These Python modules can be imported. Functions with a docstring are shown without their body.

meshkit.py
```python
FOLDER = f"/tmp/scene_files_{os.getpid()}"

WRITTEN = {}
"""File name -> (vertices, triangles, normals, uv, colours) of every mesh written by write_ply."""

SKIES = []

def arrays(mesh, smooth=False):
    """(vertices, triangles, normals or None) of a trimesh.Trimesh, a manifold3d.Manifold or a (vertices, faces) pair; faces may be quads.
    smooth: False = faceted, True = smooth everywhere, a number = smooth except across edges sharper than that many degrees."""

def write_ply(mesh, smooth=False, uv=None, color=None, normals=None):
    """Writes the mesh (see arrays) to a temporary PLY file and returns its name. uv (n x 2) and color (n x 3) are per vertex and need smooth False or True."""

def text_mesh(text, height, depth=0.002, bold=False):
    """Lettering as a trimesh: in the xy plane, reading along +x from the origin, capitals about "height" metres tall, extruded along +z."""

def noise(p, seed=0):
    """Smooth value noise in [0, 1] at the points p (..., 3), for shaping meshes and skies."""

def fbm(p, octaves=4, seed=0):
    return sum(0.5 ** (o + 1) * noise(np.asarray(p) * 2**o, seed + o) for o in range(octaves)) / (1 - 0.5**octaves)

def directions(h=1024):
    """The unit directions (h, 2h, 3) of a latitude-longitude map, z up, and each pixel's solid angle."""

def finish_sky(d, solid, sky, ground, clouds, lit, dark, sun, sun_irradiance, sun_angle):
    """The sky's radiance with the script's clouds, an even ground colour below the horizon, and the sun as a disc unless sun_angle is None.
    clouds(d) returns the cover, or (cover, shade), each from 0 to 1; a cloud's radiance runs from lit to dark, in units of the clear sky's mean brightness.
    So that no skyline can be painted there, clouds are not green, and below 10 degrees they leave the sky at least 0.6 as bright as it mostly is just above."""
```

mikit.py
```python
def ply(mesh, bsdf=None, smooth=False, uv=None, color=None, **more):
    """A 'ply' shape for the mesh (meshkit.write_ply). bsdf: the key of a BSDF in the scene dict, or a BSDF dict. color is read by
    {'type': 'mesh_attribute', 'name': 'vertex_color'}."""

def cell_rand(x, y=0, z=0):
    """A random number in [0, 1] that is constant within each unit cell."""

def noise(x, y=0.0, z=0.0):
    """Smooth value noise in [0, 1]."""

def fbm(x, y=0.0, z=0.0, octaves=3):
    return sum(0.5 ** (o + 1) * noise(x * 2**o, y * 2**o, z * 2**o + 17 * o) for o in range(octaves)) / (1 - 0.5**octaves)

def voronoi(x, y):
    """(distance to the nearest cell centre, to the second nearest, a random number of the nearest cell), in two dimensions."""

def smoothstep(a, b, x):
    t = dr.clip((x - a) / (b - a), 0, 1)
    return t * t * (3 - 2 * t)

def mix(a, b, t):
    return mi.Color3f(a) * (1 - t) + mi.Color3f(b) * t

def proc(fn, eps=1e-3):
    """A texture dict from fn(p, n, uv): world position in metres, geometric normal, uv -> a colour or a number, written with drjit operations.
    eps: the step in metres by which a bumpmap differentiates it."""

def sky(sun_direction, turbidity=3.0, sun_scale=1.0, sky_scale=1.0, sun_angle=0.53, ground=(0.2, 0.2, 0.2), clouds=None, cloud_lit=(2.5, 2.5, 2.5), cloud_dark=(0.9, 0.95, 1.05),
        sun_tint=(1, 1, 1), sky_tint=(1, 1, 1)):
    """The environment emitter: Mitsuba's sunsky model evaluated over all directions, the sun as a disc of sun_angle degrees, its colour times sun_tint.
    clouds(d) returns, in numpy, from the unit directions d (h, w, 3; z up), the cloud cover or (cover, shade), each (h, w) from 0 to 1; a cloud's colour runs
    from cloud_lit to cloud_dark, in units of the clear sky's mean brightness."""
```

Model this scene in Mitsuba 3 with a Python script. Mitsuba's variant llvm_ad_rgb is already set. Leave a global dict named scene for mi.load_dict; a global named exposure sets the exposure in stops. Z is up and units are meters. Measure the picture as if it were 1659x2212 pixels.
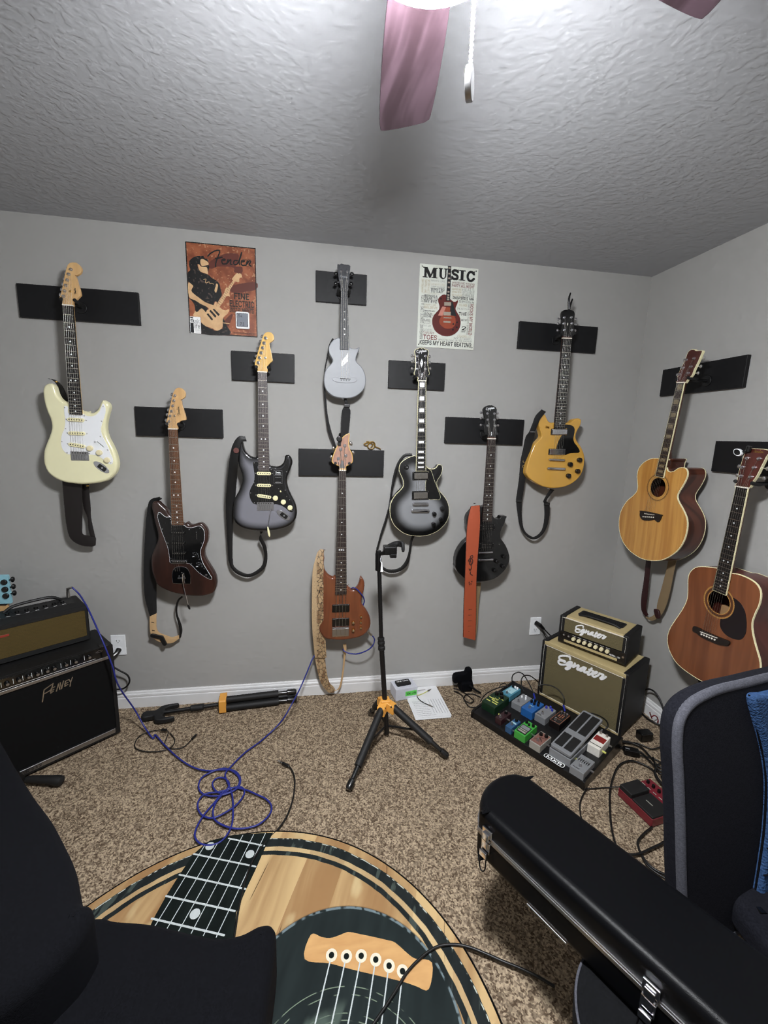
"""A music room: guitars on wall hangers, amps, a pedalboard, a round rug and cables, lit by a ceiling fan lamp."""
import math, random
import numpy as np
import drjit as dr
import mitsuba as mi
import trimesh
from shapely.geometry import Polygon, LineString, Point, MultiPolygon, box as sbox
from shapely.ops import unary_union
from shapely import affinity
from scipy.spatial import Delaunay
import mikit, meshkit
from mikit import proc, noise, fbm, voronoi, smoothstep, cell_rand

random.seed(7)
RNG = np.random.default_rng(11)
T = mi.ScalarTransform4f
scene, labels = {}, {}

# ---------------------------------------------------------------- camera, light, exposure
CAM = np.array([-1.8759, -2.3029, 1.5143])
FWD = np.array([0.16261635, 0.97060591, -0.17742627])
UPV = np.array([4.16756947e-04, 1.79752206e-01, 9.83711833e-01])
scene['camera'] = {'type': 'perspective', 'fov_axis': 'x', 'fov': 84.603, 'near_clip': 0.02, 'far_clip': 50.0,
                   'to_world': T().look_at(origin=CAM.tolist(), target=(CAM + FWD).tolist(), up=UPV.tolist())}
exposure = 3.85
LAMP_CENTRE = np.array([-1.728, -1.683, 2.158])      # frosted bowl under the ceiling fan: the room's only light
LAMP_RADIUS, LAMP_HALF = 0.122, 0.050
LAMP_RADIANCE = [32.0, 32.6, 33.4]

# room: back wall y = 0, right wall x = 0, floor z = 0
XL, YF, H = -3.47, -3.37, 2.4385


def lin(c):
    """sRGB 0-255 or '#rrggbb' -> linear"""
    if isinstance(c, str):
        c = [int(c[i:i + 2], 16) for i in (1, 3, 5)]
    c = np.asarray(c, float) / 255
    c = np.where(c <= 0.04045, c / 12.92, ((c + 0.055) / 1.055) ** 2.4) ** 1.2
    return c * 0.86 + 0.14 * (c @ np.array([0.2126, 0.7152, 0.0722]))


def M(name, col=None, rough=0.5, metal=0.0, spec=0.5, coat=0.0, sheen=0.0, fn=None, bump=None, bump_scale=None, eps=1e-3, vertex=False):
    base = {'type': 'rgb', 'value': lin(col).tolist()} if col is not None else None
    if fn is not None:
        base = proc(fn)
    if vertex:
        base = {'type': 'mesh_attribute', 'name': 'vertex_color'}
    b = {'type': 'principled', 'base_color': base, 'roughness': rough, 'metallic': metal, 'specular': spec}
    if coat:
        b['clearcoat'], b['clearcoat_gloss'] = coat, 0.95
    if sheen:
        b['sheen'] = sheen
    if bump is not None:
        b = {'type': 'bumpmap', 'arbitrary': proc(bump, eps=eps), 'scale': bump_scale, 'bsdf': b}
    scene['m_' + name] = {'type': 'twosided', 'bsdf': b}
    return 'm_' + name


def C3(a):
    return mi.Color3f(*[float(x) for x in a]) if isinstance(a, np.ndarray) else a


def mix(a, b, t):
    return mikit.mix(C3(a), C3(b), t)


USED = {}


def key_for(base):
    """base, base_001, base_002 ... for repeats"""
    n = USED.get(base, 0)
    USED[base] = n + 1
    return base if n == 0 else f'{base}_{n:03d}'


def add(base, mesh, mat, smooth=35, label=None, **kw):
    k = key_for(base)
    if mat.startswith('m_') is False:
        mat = 'm_' + mat
    scene[k] = mikit.ply(mesh, mat, smooth=smooth, **kw)
    if label:
        labels[k] = {'label': label}
    return k


def tag(k, label, cat, group=None):
    labels[k] = {'label': label, 'category': cat}
    if group:
        labels[k]['group'] = group
    return k


def thing(base, label, cat, group=None):
    return tag(key_for(base), label, cat, group)


def struct(k, mesh, mat, smooth=False):
    add(k, mesh, mat, smooth)
    labels[k] = {'kind': 'structure'}
    return k


RAW={
'white_body':(2,'-2992 1625 -3005 1630 -3017 1641 -3025 1656 -3029 1673 -3033 1692 -3041 1702 -3049 1704 -3063 1700 -3074 1691 -3081 1674 -3083 1654 -3082 1630 -3079 1603 -3073 1574 -3065 1549 -3062 1527 -3063 1507 -3069 1486 -3081 1458 -3094 1430 -3104 1405 -3109 1379 -3111 1351 -3107 1325 -3098 1302 -3079 1281 -3055 1266 -3028 1256 -2995 1251 -2962 1248 -2926 1250 -2896 1254 -2858 1264 -2837 1276 -2815 1298 -2802 1325 -2798 1349 -2800 1376 -2807 1408 -2817 1436 -2829 1465 -2836 1494 -2836 1522 -2830 1553 -2820 1584 -2813 1608 -2816 1625 -2828 1636 -2837 1639 -2843 1634 -2850 1622 -2856 1609 -2865 1594 -2881 1582 -2895 1579 -2909 1584 -2920 1587 -2927 1587'),
'white_guard':(2,'-2998 1605 -2983 1602 -2982 1574 -2925 1574 -2914 1567 -2893 1564 -2874 1569 -2856 1585 -2845 1607 -2836 1623 -2828 1610 -2829 1585 -2838 1557 -2848 1531 -2854 1506 -2852 1483 -2843 1457 -2831 1427 -2822 1396 -2814 1367 -2818 1349 -2828 1345 -2844 1356 -2862 1373 -2880 1384 -2899 1388 -2913 1389 -2994 1388 -3009 1392 -3022 1407 -3027 1427 -3026 1452 -3020 1478 -3009 1501 -3002 1526 -3000 1551 -3001 1581'),
'white_screws':(2,'-2997 1599 -2919 1565 -2836 1611 -2849 1543 -2859 1473 -2833 1412 -2824 1352 -2913 1394 -3006 1395 -3023 1445 -3002 1505'),
'white_fb':(2,'-2960 2034 -2918 2033'),
'white_fb2':(2,'-2974 1570 -2924 1570'),
'white_head':(2,'-2963 2051 -2972 2059 -2973 2066 -2966 2083 -2958 2107 -2950 2137 -2942 2164 -2934 2188 -2926 2204 -2917 2211 -2905 2214 -2892 2213 -2882 2205 -2875 2193 -2877 2179 -2884 2170 -2897 2162 -2903 2163 -2898 2150 -2895 2130 -2890 2110 -2887 2086 -2892 2078 -2901 2069 -2910 2058 -2921 2050 -2922 2036 -2964 2036'),
'white_posts':(2,'-2915 2184 -2926 2164 -2933 2140 -2941 2118 -2948 2095 -2955 2073'),
'white_hw':(2,'-2954 1546 -2956 1485 -2960 1430 -2906 1418 -2868 1399 -2837 1365 -2992 1402 -2916 1360 -2897 1355 -2836 1306 -2875 1450 -2847 1424 -3031 1711 -2945 1237'),
'white_logo':(2,'-2901 2110 -2900 2086'),
'jazz_body':(2,'-2575 1095 -2592 1126 -2608 1143 -2621 1157 -2628 1166 -2639 1167 -2652 1165 -2659 1153 -2660 1132 -2655 1103 -2651 1064 -2646 1038 -2642 1014 -2641 990 -2647 963 -2656 942 -2667 918 -2677 891 -2680 864 -2681 837 -2679 807 -2672 779 -2665 751 -2647 729 -2618 711 -2589 697 -2550 686 -2515 678 -2480 674 -2446 674 -2415 680 -2395 689 -2382 706 -2374 735 -2375 764 -2381 789 -2393 815 -2405 838 -2418 864 -2426 889 -2426 914 -2420 936 -2410 961 -2405 988 -2406 1013 -2412 1032 -2424 1049 -2438 1059 -2455 1056 -2475 1050 -2490 1052 -2501 1063 -2510 1058 -2516 1053'),
'jazz_guard':(2,'-2629 1112 -2622 1112 -2611 1101 -2597 1090 -2573 1087 -2571 1050 -2519 1049 -2505 1039 -2485 1035 -2466 1039 -2446 1044 -2434 1038 -2424 1022 -2422 997 -2425 970 -2435 943 -2444 919 -2444 886 -2437 855 -2423 825 -2407 794 -2397 774 -2400 765 -2415 771 -2437 786 -2457 803 -2476 826 -2495 848 -2512 853 -2584 854 -2591 883 -2596 932 -2608 978 -2618 1012 -2628 1055 -2634 1092'),
'jazz_fb':(2,'-2559 1516 -2519 1515'),
'jazz_fb2':(2,'-2568 1054 -2516 1051'),
'jazz_head':(2,'-2561 1530 -2568 1541 -2568 1550 -2561 1571 -2555 1597 -2546 1629 -2538 1659 -2529 1686 -2519 1702 -2507 1709 -2494 1708 -2483 1700 -2476 1687 -2477 1672 -2485 1661 -2499 1653 -2495 1650 -2494 1634 -2491 1621 -2486 1602 -2481 1583 -2480 1563 -2496 1559 -2504 1555 -2511 1549 -2517 1541 -2519 1530 -2521 1516 -2561 1516'),
'jazz_posts':(2,'-2522 1672 -2528 1649 -2534 1625 -2542 1600 -2549 1578 -2555 1552'),
'jazz_hw':(2,'-2545 1013 -2547 960 -2546 907 -2471 891 -2456 839 -2422 788 -2587 865 -2509 862 -2458 1014 -2458 972 -2623 1178 -2542 680'),
'jazz_trem':(2,'-2584 754 -2586 784 -2582 812 -2570 831 -2550 837 -2528 835 -2511 825 -2501 804 -2497 776 -2499 751 -2507 743 -2575 747'),
'jazz_arm':(2,'-2532 799 -2532 749 -2525 705 -2514 637 -2506 611'),
'jazz_screws':(2,'-2628 1105 -2576 1079 -2492 1027 -2441 1034 -2437 957 -2452 872 -2431 822 -2409 777 -2449 799 -2490 852 -2595 959 -2617 1031 -2585 879'),
'jazz_logo':(2,'-2503 1622 -2500 1582'),
'silver_body':(2,'-2152 1394 -2164 1391 -2182 1393 -2199 1404 -2213 1421 -2220 1442 -2223 1462 -2229 1468 -2237 1465 -2243 1454 -2247 1431 -2249 1405 -2250 1377 -2246 1346 -2236 1320 -2231 1294 -2231 1273 -2238 1250 -2249 1223 -2263 1199 -2274 1173 -2278 1143 -2281 1114 -2280 1082 -2270 1060 -2250 1041 -2222 1027 -2189 1020 -2153 1017 -2116 1017 -2079 1020 -2048 1026 -2016 1037 -1992 1053 -1974 1075 -1966 1100 -1966 1127 -1972 1157 -1985 1187 -1998 1214 -2008 1241 -2013 1265 -2012 1292 -2002 1319 -1992 1345 -1986 1369 -1990 1390 -1999 1403 -2012 1406 -2022 1400 -2025 1381 -2031 1366 -2046 1352 -2064 1347 -2084 1349 -2098 1354'),
'silver_guard':(2,'-2173 1369 -2152 1366 -2152 1333 -2098 1337 -2074 1332 -2053 1333 -2035 1341 -2022 1358 -2015 1374 -2009 1389 -2003 1382 -2003 1359 -2008 1335 -2018 1311 -2024 1284 -2026 1260 -2021 1236 -2011 1212 -1998 1188 -1988 1164 -1982 1139 -1983 1123 -1991 1115 -2001 1119 -2020 1134 -2038 1147 -2058 1154 -2080 1156 -2164 1155 -2179 1159 -2189 1171 -2196 1190 -2198 1211 -2194 1230 -2185 1248 -2175 1269 -2171 1293 -2172 1317 -2175 1343 -2177 1361'),
'silver_fb':(2,'-2143 1795 -2100 1797'),
'silver_fb2':(2,'-2151 1325 -2097 1328'),
'silver_head':(2,'-2144 1813 -2157 1829 -2153 1851 -2145 1876 -2136 1905 -2126 1933 -2117 1961 -2109 1974 -2099 1981 -2089 1983 -2077 1980 -2068 1971 -2065 1959 -2067 1949 -2077 1939 -2086 1933 -2086 1925 -2083 1908 -2078 1886 -2074 1862 -2073 1853 -2084 1844 -2093 1833 -2100 1823 -2100 1800 -2144 1798'),
'silver_posts':(2,'-2104 1954 -2112 1931 -2119 1909 -2126 1886 -2134 1863 -2140 1840'),
'silver_hw':(2,'-2125 1312 -2126 1252 -2126 1196 -2071 1188 -2032 1168 -1999 1139 -2163 1166 -2081 1124 -2065 1123 -2002 1076 -2047 1226 -2015 1196 -2223 1487 -2125 1006'),
'silver_tree':(2,'-2106 1864 -2107 1920 -2108 1866'),
'silver_arm':(2,'-2092 1135 -2101 1093 -2111 1042 -2103 990'),
'silver_screws':(2,'-2171 1364 -2090 1332 -2015 1322 -2022 1229 -2001 1180 -1990 1124 -2082 1161 -2175 1163 -2192 1213 -2175 1264'),
'silver_label':(2,'-2078 1328 -2036 1262'),
'uke_body':(2,'-1753 1981 -1770 1979 -1786 1969 -1801 1949 -1807 1930 -1804 1908 -1794 1890 -1787 1875 -1794 1859 -1810 1842 -1823 1822 -1829 1793 -1828 1761 -1820 1736 -1804 1717 -1781 1703 -1754 1697 -1724 1696 -1693 1699 -1666 1710 -1643 1727 -1626 1751 -1620 1777 -1621 1803 -1630 1832 -1645 1854 -1663 1869 -1671 1881 -1670 1897 -1663 1917 -1656 1933 -1655 1947 -1664 1940 -1680 1936 -1695 1938 -1705 1944'),
'uke_fb':(2,'-1750 2194 -1718 2196'),
'uke_fb2':(2,'-1752 1925 -1706 1930'),
'uke_head':(2,'-1750 2196 -1752 2219 -1758 2236 -1763 2265 -1767 2312 -1757 2313 -1748 2319 -1735 2316 -1707 2313 -1709 2282 -1710 2243 -1714 2222 -1716 2199'),
'uke_posts':(2,'-1750 2284 -1720 2285 -1750 2246 -1719 2245'),
'uke_btn':(2,'-1773 2277 -1696 2282 -1774 2234 -1699 2238'),
'uke_hw':(2,'-1780 1794 -1673 1798 -1674 1776 -1726 1770 -1778 1775 -1750 1790 -1698 1792 -1726 1782 -1780 1977 -1732 1692'),
'uke_dots':(2,'-1732 2101 -1731 2068 -1731 2024 -1730 1999'),
'uke_f1':(2,'-1712 1914 -1720 1898 -1733 1884 -1741 1871 -1743 1852 -1739 1852 -1736 1866 -1726 1880 -1716 1891 -1712 1901'),
'uke_f2':(2,'-1711 1898 -1720 1888 -1731 1878 -1736 1868 -1729 1872 -1718 1882 -1712 1890'),
'uke_f3':(2,'-1710 1885 -1719 1877 -1729 1868 -1737 1857 -1738 1852 -1726 1862 -1714 1872 -1710 1879'),
'bass_body':(2,'-1763 758 -1779 756 -1796 764 -1811 780 -1821 798 -1825 819 -1827 841 -1824 865 -1829 883 -1837 881 -1846 862 -1851 826 -1851 778 -1847 725 -1841 679 -1839 633 -1845 586 -1854 539 -1857 492 -1851 453 -1833 420 -1814 403 -1782 395 -1746 391 -1710 390 -1671 394 -1637 400 -1607 412 -1583 434 -1568 465 -1567 498 -1576 530 -1592 560 -1610 585 -1618 599 -1620 625 -1615 647 -1608 678 -1605 709 -1609 731 -1618 747 -1627 753 -1631 741 -1637 716 -1647 695 -1663 684 -1681 686 -1696 698 -1703 703'),
'bass_fb':(2,'-1752 1332 -1716 1332'),
'bass_fb2':(2,'-1766 667 -1704 662'),
'bass_head':(2,'-1751 1331 -1750 1352 -1781 1367 -1788 1387 -1771 1439 -1751 1475 -1731 1506 -1700 1522 -1701 1492 -1699 1451 -1683 1415 -1680 1379 -1698 1363 -1715 1352 -1715 1331'),
'bass_posts':(2,'-1744 1440 -1755 1393 -1723 1459 -1717 1409'),
'bass_btn':(2,'-1780 1444 -1790 1399 -1690 1470 -1678 1424'),
'bass_hw':(2,'-1781 604 -1687 561 -1780 524 -1687 479 -1780 471 -1688 415 -1665 498 -1664 452 -1622 528 -1623 496 -1622 463 -1734 390 -1824 908'),
'bass_tuner':(2,'-1752 1493 -1735 1360'),
'custom_body':(2,'-1347 1411 -1368 1411 -1386 1405 -1407 1393 -1426 1377 -1434 1358 -1434 1337 -1425 1316 -1413 1292 -1407 1268 -1411 1249 -1426 1230 -1447 1209 -1464 1184 -1474 1157 -1477 1127 -1474 1100 -1465 1070 -1449 1042 -1426 1020 -1398 1000 -1364 988 -1330 983 -1291 983 -1257 989 -1220 1004 -1190 1026 -1166 1054 -1153 1085 -1150 1119 -1156 1152 -1170 1183 -1189 1207 -1210 1229 -1222 1251 -1229 1273 -1224 1292 -1214 1308 -1205 1327 -1202 1349 -1207 1367 -1223 1370 -1233 1356 -1249 1347 -1269 1348 -1283 1355 -1290 1361'),
'custom_guard':(2,'-1291 1355 -1271 1344 -1262 1334 -1246 1292 -1227 1249 -1209 1209 -1206 1195 -1213 1184 -1235 1187 -1270 1188 -1274 1230 -1288 1233 -1289 1291 -1277 1295 -1278 1335 -1290 1337'),
'custom_fb':(2,'-1355 1792 -1314 1794'),
'custom_fb2':(2,'-1348 1338 -1294 1338'),
'custom_head':(2,'-1352 1795 -1353 1811 -1361 1819 -1374 1829 -1370 1846 -1368 1867 -1369 1890 -1371 1913 -1376 1933 -1376 1939 -1371 1947 -1364 1949 -1352 1955 -1346 1955 -1342 1952 -1338 1956 -1333 1956 -1323 1950 -1313 1949 -1307 1940 -1309 1916 -1308 1893 -1306 1871 -1301 1850 -1296 1833 -1307 1823 -1311 1815 -1313 1797'),
'custom_posts':(2,'-1361 1915 -1360 1884 -1359 1854 -1320 1918 -1319 1886 -1315 1855'),
'custom_btn':(2,'-1387 1918 -1386 1890 -1385 1857 -1295 1920 -1293 1891 -1289 1862'),
'custom_hw':(2,'-1365 1333 -1274 1290 -1363 1230 -1270 1184 -1360 1172 -1271 1148 -1365 1136 -1264 1111 -1194 1136 -1237 1107 -1197 1076 -1238 1051 -1398 1355 -1377 1425 -1336 980'),
'custom_logo':(2,'-1366 1933 -1318 1942 -1341 1914 -1328 1885 -1337 1852 -1350 1884 -1336 1839 -1334 1811'),
'black_body':(2,'-934 1145 -955 1145 -981 1145 -1002 1138 -1024 1118 -1040 1095 -1045 1069 -1041 1039 -1030 1010 -1024 984 -1030 963 -1052 943 -1074 912 -1089 880 -1095 844 -1094 814 -1095 801 -1080 772 -1057 748 -1030 728 -994 717 -959 710 -913 711 -873 719 -839 734 -811 757 -789 786 -775 821 -774 853 -783 882 -800 916 -821 945 -835 961 -841 982 -840 1005 -831 1031 -820 1054 -815 1077 -810 1088 -819 1091 -842 1090 -852 1078 -868 1074 -881 1078 -889 1086'),
'black_fb':(2,'-960 1513 -916 1514'),
'black_fb2':(2,'-958 1063 -903 1061'),
'black_head':(2,'-954 1513 -957 1529 -966 1539 -978 1547 -982 1567 -978 1590 -978 1613 -985 1635 -990 1650 -994 1667 -985 1681 -973 1686 -963 1691 -955 1689 -948 1692 -938 1687 -926 1683 -917 1671 -917 1656 -917 1635 -915 1615 -912 1592 -907 1569 -904 1549 -911 1541 -912 1530 -912 1514'),
'black_posts':(2,'-969 1647 -965 1615 -963 1584 -930 1648 -927 1616 -920 1585'),
'black_btn':(2,'-998 1651 -996 1622 -994 1587 -905 1652 -902 1625 -897 1588'),
'black_hw':(2,'-966 1045 -879 1011 -963 940 -878 904 -969 894 -881 876 -967 851 -875 833 -812 857 -853 830 -813 799 -860 776 -848 931 -998 1158 -949 703'),
'black_logo':(2,'-976 1666 -932 1676 -937 1552 -934 1534'),
'yellow_body':(2,'-573 1614 -593 1611 -613 1619 -625 1634 -635 1651 -648 1659 -660 1656 -671 1641 -674 1621 -670 1602 -660 1577 -648 1548 -647 1531 -664 1511 -681 1493 -691 1467 -701 1438 -710 1402 -716 1367 -717 1338 -709 1320 -688 1300 -654 1280 -613 1262 -574 1253 -535 1252 -490 1257 -448 1271 -412 1294 -386 1325 -373 1358 -370 1397 -374 1433 -386 1462 -406 1491 -425 1511 -438 1531 -441 1552 -433 1578 -422 1598 -417 1622 -422 1636 -440 1641 -462 1634 -473 1623 -488 1614 -510 1611'),
'yellow_guard':(2,'-511 1603 -486 1603 -466 1597 -454 1580 -454 1554 -456 1531 -447 1508 -427 1488 -410 1465 -416 1453 -455 1450 -480 1445 -496 1439 -501 1471 -551 1473 -529 1543 -497 1547 -499 1582 -511 1583'),
'yellow_fb':(2,'-585 2046 -533 2047'),
'yellow_fb2':(2,'-582 1577 -519 1581'),
'yellow_head':(2,'-574 2051 -576 2062 -593 2069 -590 2096 -592 2138 -598 2166 -593 2185 -567 2193 -533 2190 -521 2172 -523 2143 -516 2101 -505 2077 -523 2067 -525 2052'),
'yellow_posts':(2,'-582 2153 -580 2124 -575 2091 -542 2156 -536 2127 -532 2094'),
'yellow_btn':(2,'-604 2148 -604 2125 -602 2092 -504 2154 -500 2129 -501 2097'),
'yellow_hw':(2,'-594 1580 -497 1547 -597 1472 -497 1438 -594 1417 -498 1404 -599 1370 -488 1354 -408 1413 -462 1387 -412 1350 -465 1323 -624 1588 -655 1680 -562 1245'),
'yellow_capo':(2,'-570 2269 -575 2237 -568 2189 -553 2242 -560 2218'),
'ac1_body':(2,'393 1443 354 1440 321 1428 293 1409 274 1387 267 1366 267 1338 275 1307 282 1280 277 1255 252 1227 222 1201 198 1168 181 1132 175 1093 178 1056 189 1017 208 984 237 954 276 931 318 917 366 909 415 911 465 922 507 939 546 966 579 998 602 1033 616 1071 622 1110 620 1147 611 1175 592 1203 570 1227 551 1248 542 1269 547 1291 561 1318 573 1347 579 1372 575 1392 563 1405 541 1408 520 1401 500 1387 478 1381 462 1387 455 1401 455 1426 456 1445'),
'ac1_fb':(2,'452 1806 493 1798'),
'ac1_fb2':(2,'399 1351 453 1353'),
'ac1_head':(2,'444 1806 440 1824 448 1852 463 1883 475 1914 482 1938 495 1947 512 1946 524 1938 543 1935 557 1931 551 1910 542 1885 530 1859 521 1832 501 1816 486 1799'),
'ac1_posts':(2,'482 1906 471 1872 453 1844 524 1905 514 1871 505 1843'),
'ac1_hole':(2,'364 1290 469 1303 409 1345 427 1247'),
'ac1_bridge':(2,'338 1162 466 1165 472 1158 461 1127 444 1127 431 1133 395 1120 356 1116 333 1131 331 1152'),
'ac1_hw':(2,'359 1133 427 1143 365 1151 431 1156'),
'ac2_body':(2,'802 991 776 987 738 979 706 967 685 949 671 923 669 897 674 866 680 828 680 795 669 754 651 709 632 666 616 624 609 585 613 552 626 523 647 499 674 479 710 468 755 464 805 464 850 470 894 478 923 487 958 505 1000 536 1027 567 1042 599 1046 634 1042 665 1033 694 1017 725 1000 759 986 795 981 827 986 866 993 900 994 933 988 959 973 978 950 989 922 994 889 995 862 990'),
'ac2_fb':(2,'825 1346 876 1351'),
'ac2_fb2':(2,'804 891 866 897'),
'ac2_head':(2,'819 1346 822 1370 823 1413 828 1456 836 1499 847 1506 920 1502 916 1474 905 1437 895 1403 883 1377 871 1350'),
'ac2_posts':(2,'848 1468 835 1431 835 1395 895 1469 883 1433 876 1395'),
'ac2_hole':(2,'781 835 883 855 827 896 836 801'),
'ac2_guard':(2,'888 891 905 889 927 878 945 857 956 830 963 801 965 768 955 739 935 726 904 722 876 730 858 749 854 774 859 789 883 803 901 832 901 858 892 881'),
'ac2_bridge':(2,'742 694 775 699 786 697 862 702 880 704 911 705 909 686 877 673 859 669 802 665 778 666 761 672 742 671'),
'ac2_hw':(2,'789 678 852 684 781 687 863 697'),
'ac2_clip':(2,'818 1490 853 1495 856 1516 865 1523 883 1490'),
'white_strap1':(5,'-3061 1278 -2982 1279 75 -3064 1249 -2982 1249 74 -3067 1161 -2987 1161 72 -3068 1049 -2998 1049 71 -3058 977 -3002 999 69 -3021 941 -2983 988 66 -2975 931 -2964 982 63 -2953 935 -2948 974 60'),
'white_strap2':(5,'-2984 1270 -2955 1270 60 -2989 1233 -2960 1226 56 -2995 1136 -2963 1128 52 -2982 1075 -2966 1083 51 -2980 1007 -2960 1022 53 -2967 953 -2951 961 55'),
'white_strap3':(5,'-3064 1726 -3063 1725 100 -3052 1722 -3044 1723 95 -3042 1711 -3036 1719 90 -3040 1692 -3026 1705 75 -3045 1663 -3022 1684 60 -3037 1639 -3014 1650 57 -3023 1627 -3014 1626 55'),
'jazz_strap1':(5,'-2628 1188 -2619 1176 100 -2679 1166 -2635 1163 85 -2703 1088 -2643 1101 70 -2717 1001 -2651 1000 65 -2734 864 -2668 862 60 -2745 744 -2683 743 55 -2747 651 -2692 649 50 -2736 579 -2694 591 50 -2730 546 -2696 562 50'),
'jazz_strap2':(5,'-2730 546 -2696 562 50 -2734 506 -2700 519 50 -2733 454 -2701 479 50 -2716 417 -2690 452 50 -2675 391 -2659 434 48 -2630 388 -2628 421 47 -2593 411 -2595 430 45'),
'jazz_strap3':(5,'-2595 408 -2586 415 45 -2590 446 -2576 452 47 -2594 499 -2578 490 48 -2602 551 -2593 551 50 -2598 598 -2589 597 57 -2585 636 -2576 632 63 -2563 659 -2554 655 70'),
'silver_strap1':(5,'-2209 1492 -2202 1469 135 -2240 1490 -2226 1462 139 -2271 1442 -2240 1415 134 -2290 1358 -2250 1351 120 -2311 1235 -2260 1285 95 -2323 1141 -2278 1158 73 -2326 985 -2296 1011 57 -2325 844 -2305 843 50'),
'silver_strap2':(5,'-2325 848 -2303 852 50 -2312 799 -2299 812 50 -2276 762 -2269 782 50 -2219 747 -2222 765 50 -2159 778 -2169 794 52 -2131 814 -2148 828 53 -2124 868 -2140 873 55 -2130 924 -2148 920 63 -2148 970 -2163 966 72 -2157 1005 -2141 1005 80'),
'uke_strap1':(5,'-1789 1982 -1781 1979 80 -1806 1946 -1798 1944 77 -1812 1907 -1806 1906 73 -1825 1839 -1820 1840 70 -1829 1761 -1824 1762 63 -1827 1702 -1817 1703 57 -1818 1612 -1808 1612 50 -1805 1530 -1790 1535 43 -1778 1457 -1766 1463 37 -1770 1409 -1757 1409 30'),
'uke_strap2':(5,'-1729 1703 -1716 1704 70 -1722 1666 -1698 1651 66 -1734 1640 -1692 1636 62 -1738 1604 -1693 1595 57 -1740 1521 -1700 1522 51 -1745 1469 -1718 1469 45'),
'bass_strap1':(5,'-1845 918 -1825 913 125 -1862 899 -1827 895 129 -1871 868 -1830 852 133 -1880 832 -1827 819 134 -1886 793 -1830 770 132 -1889 717 -1828 715 130 -1890 623 -1829 652 126 -1890 528 -1828 556 122 -1886 427 -1823 472 112 -1880 354 -1815 383 96 -1874 275 -1809 271 80'),
'bass_strap2':(5,'-1884 376 -1825 373 80 -1877 301 -1819 298 72 -1862 195 -1810 192 64 -1839 101 -1792 104 58 -1797 37 -1768 70 54 -1764 31 -1757 48 50'),
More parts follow.
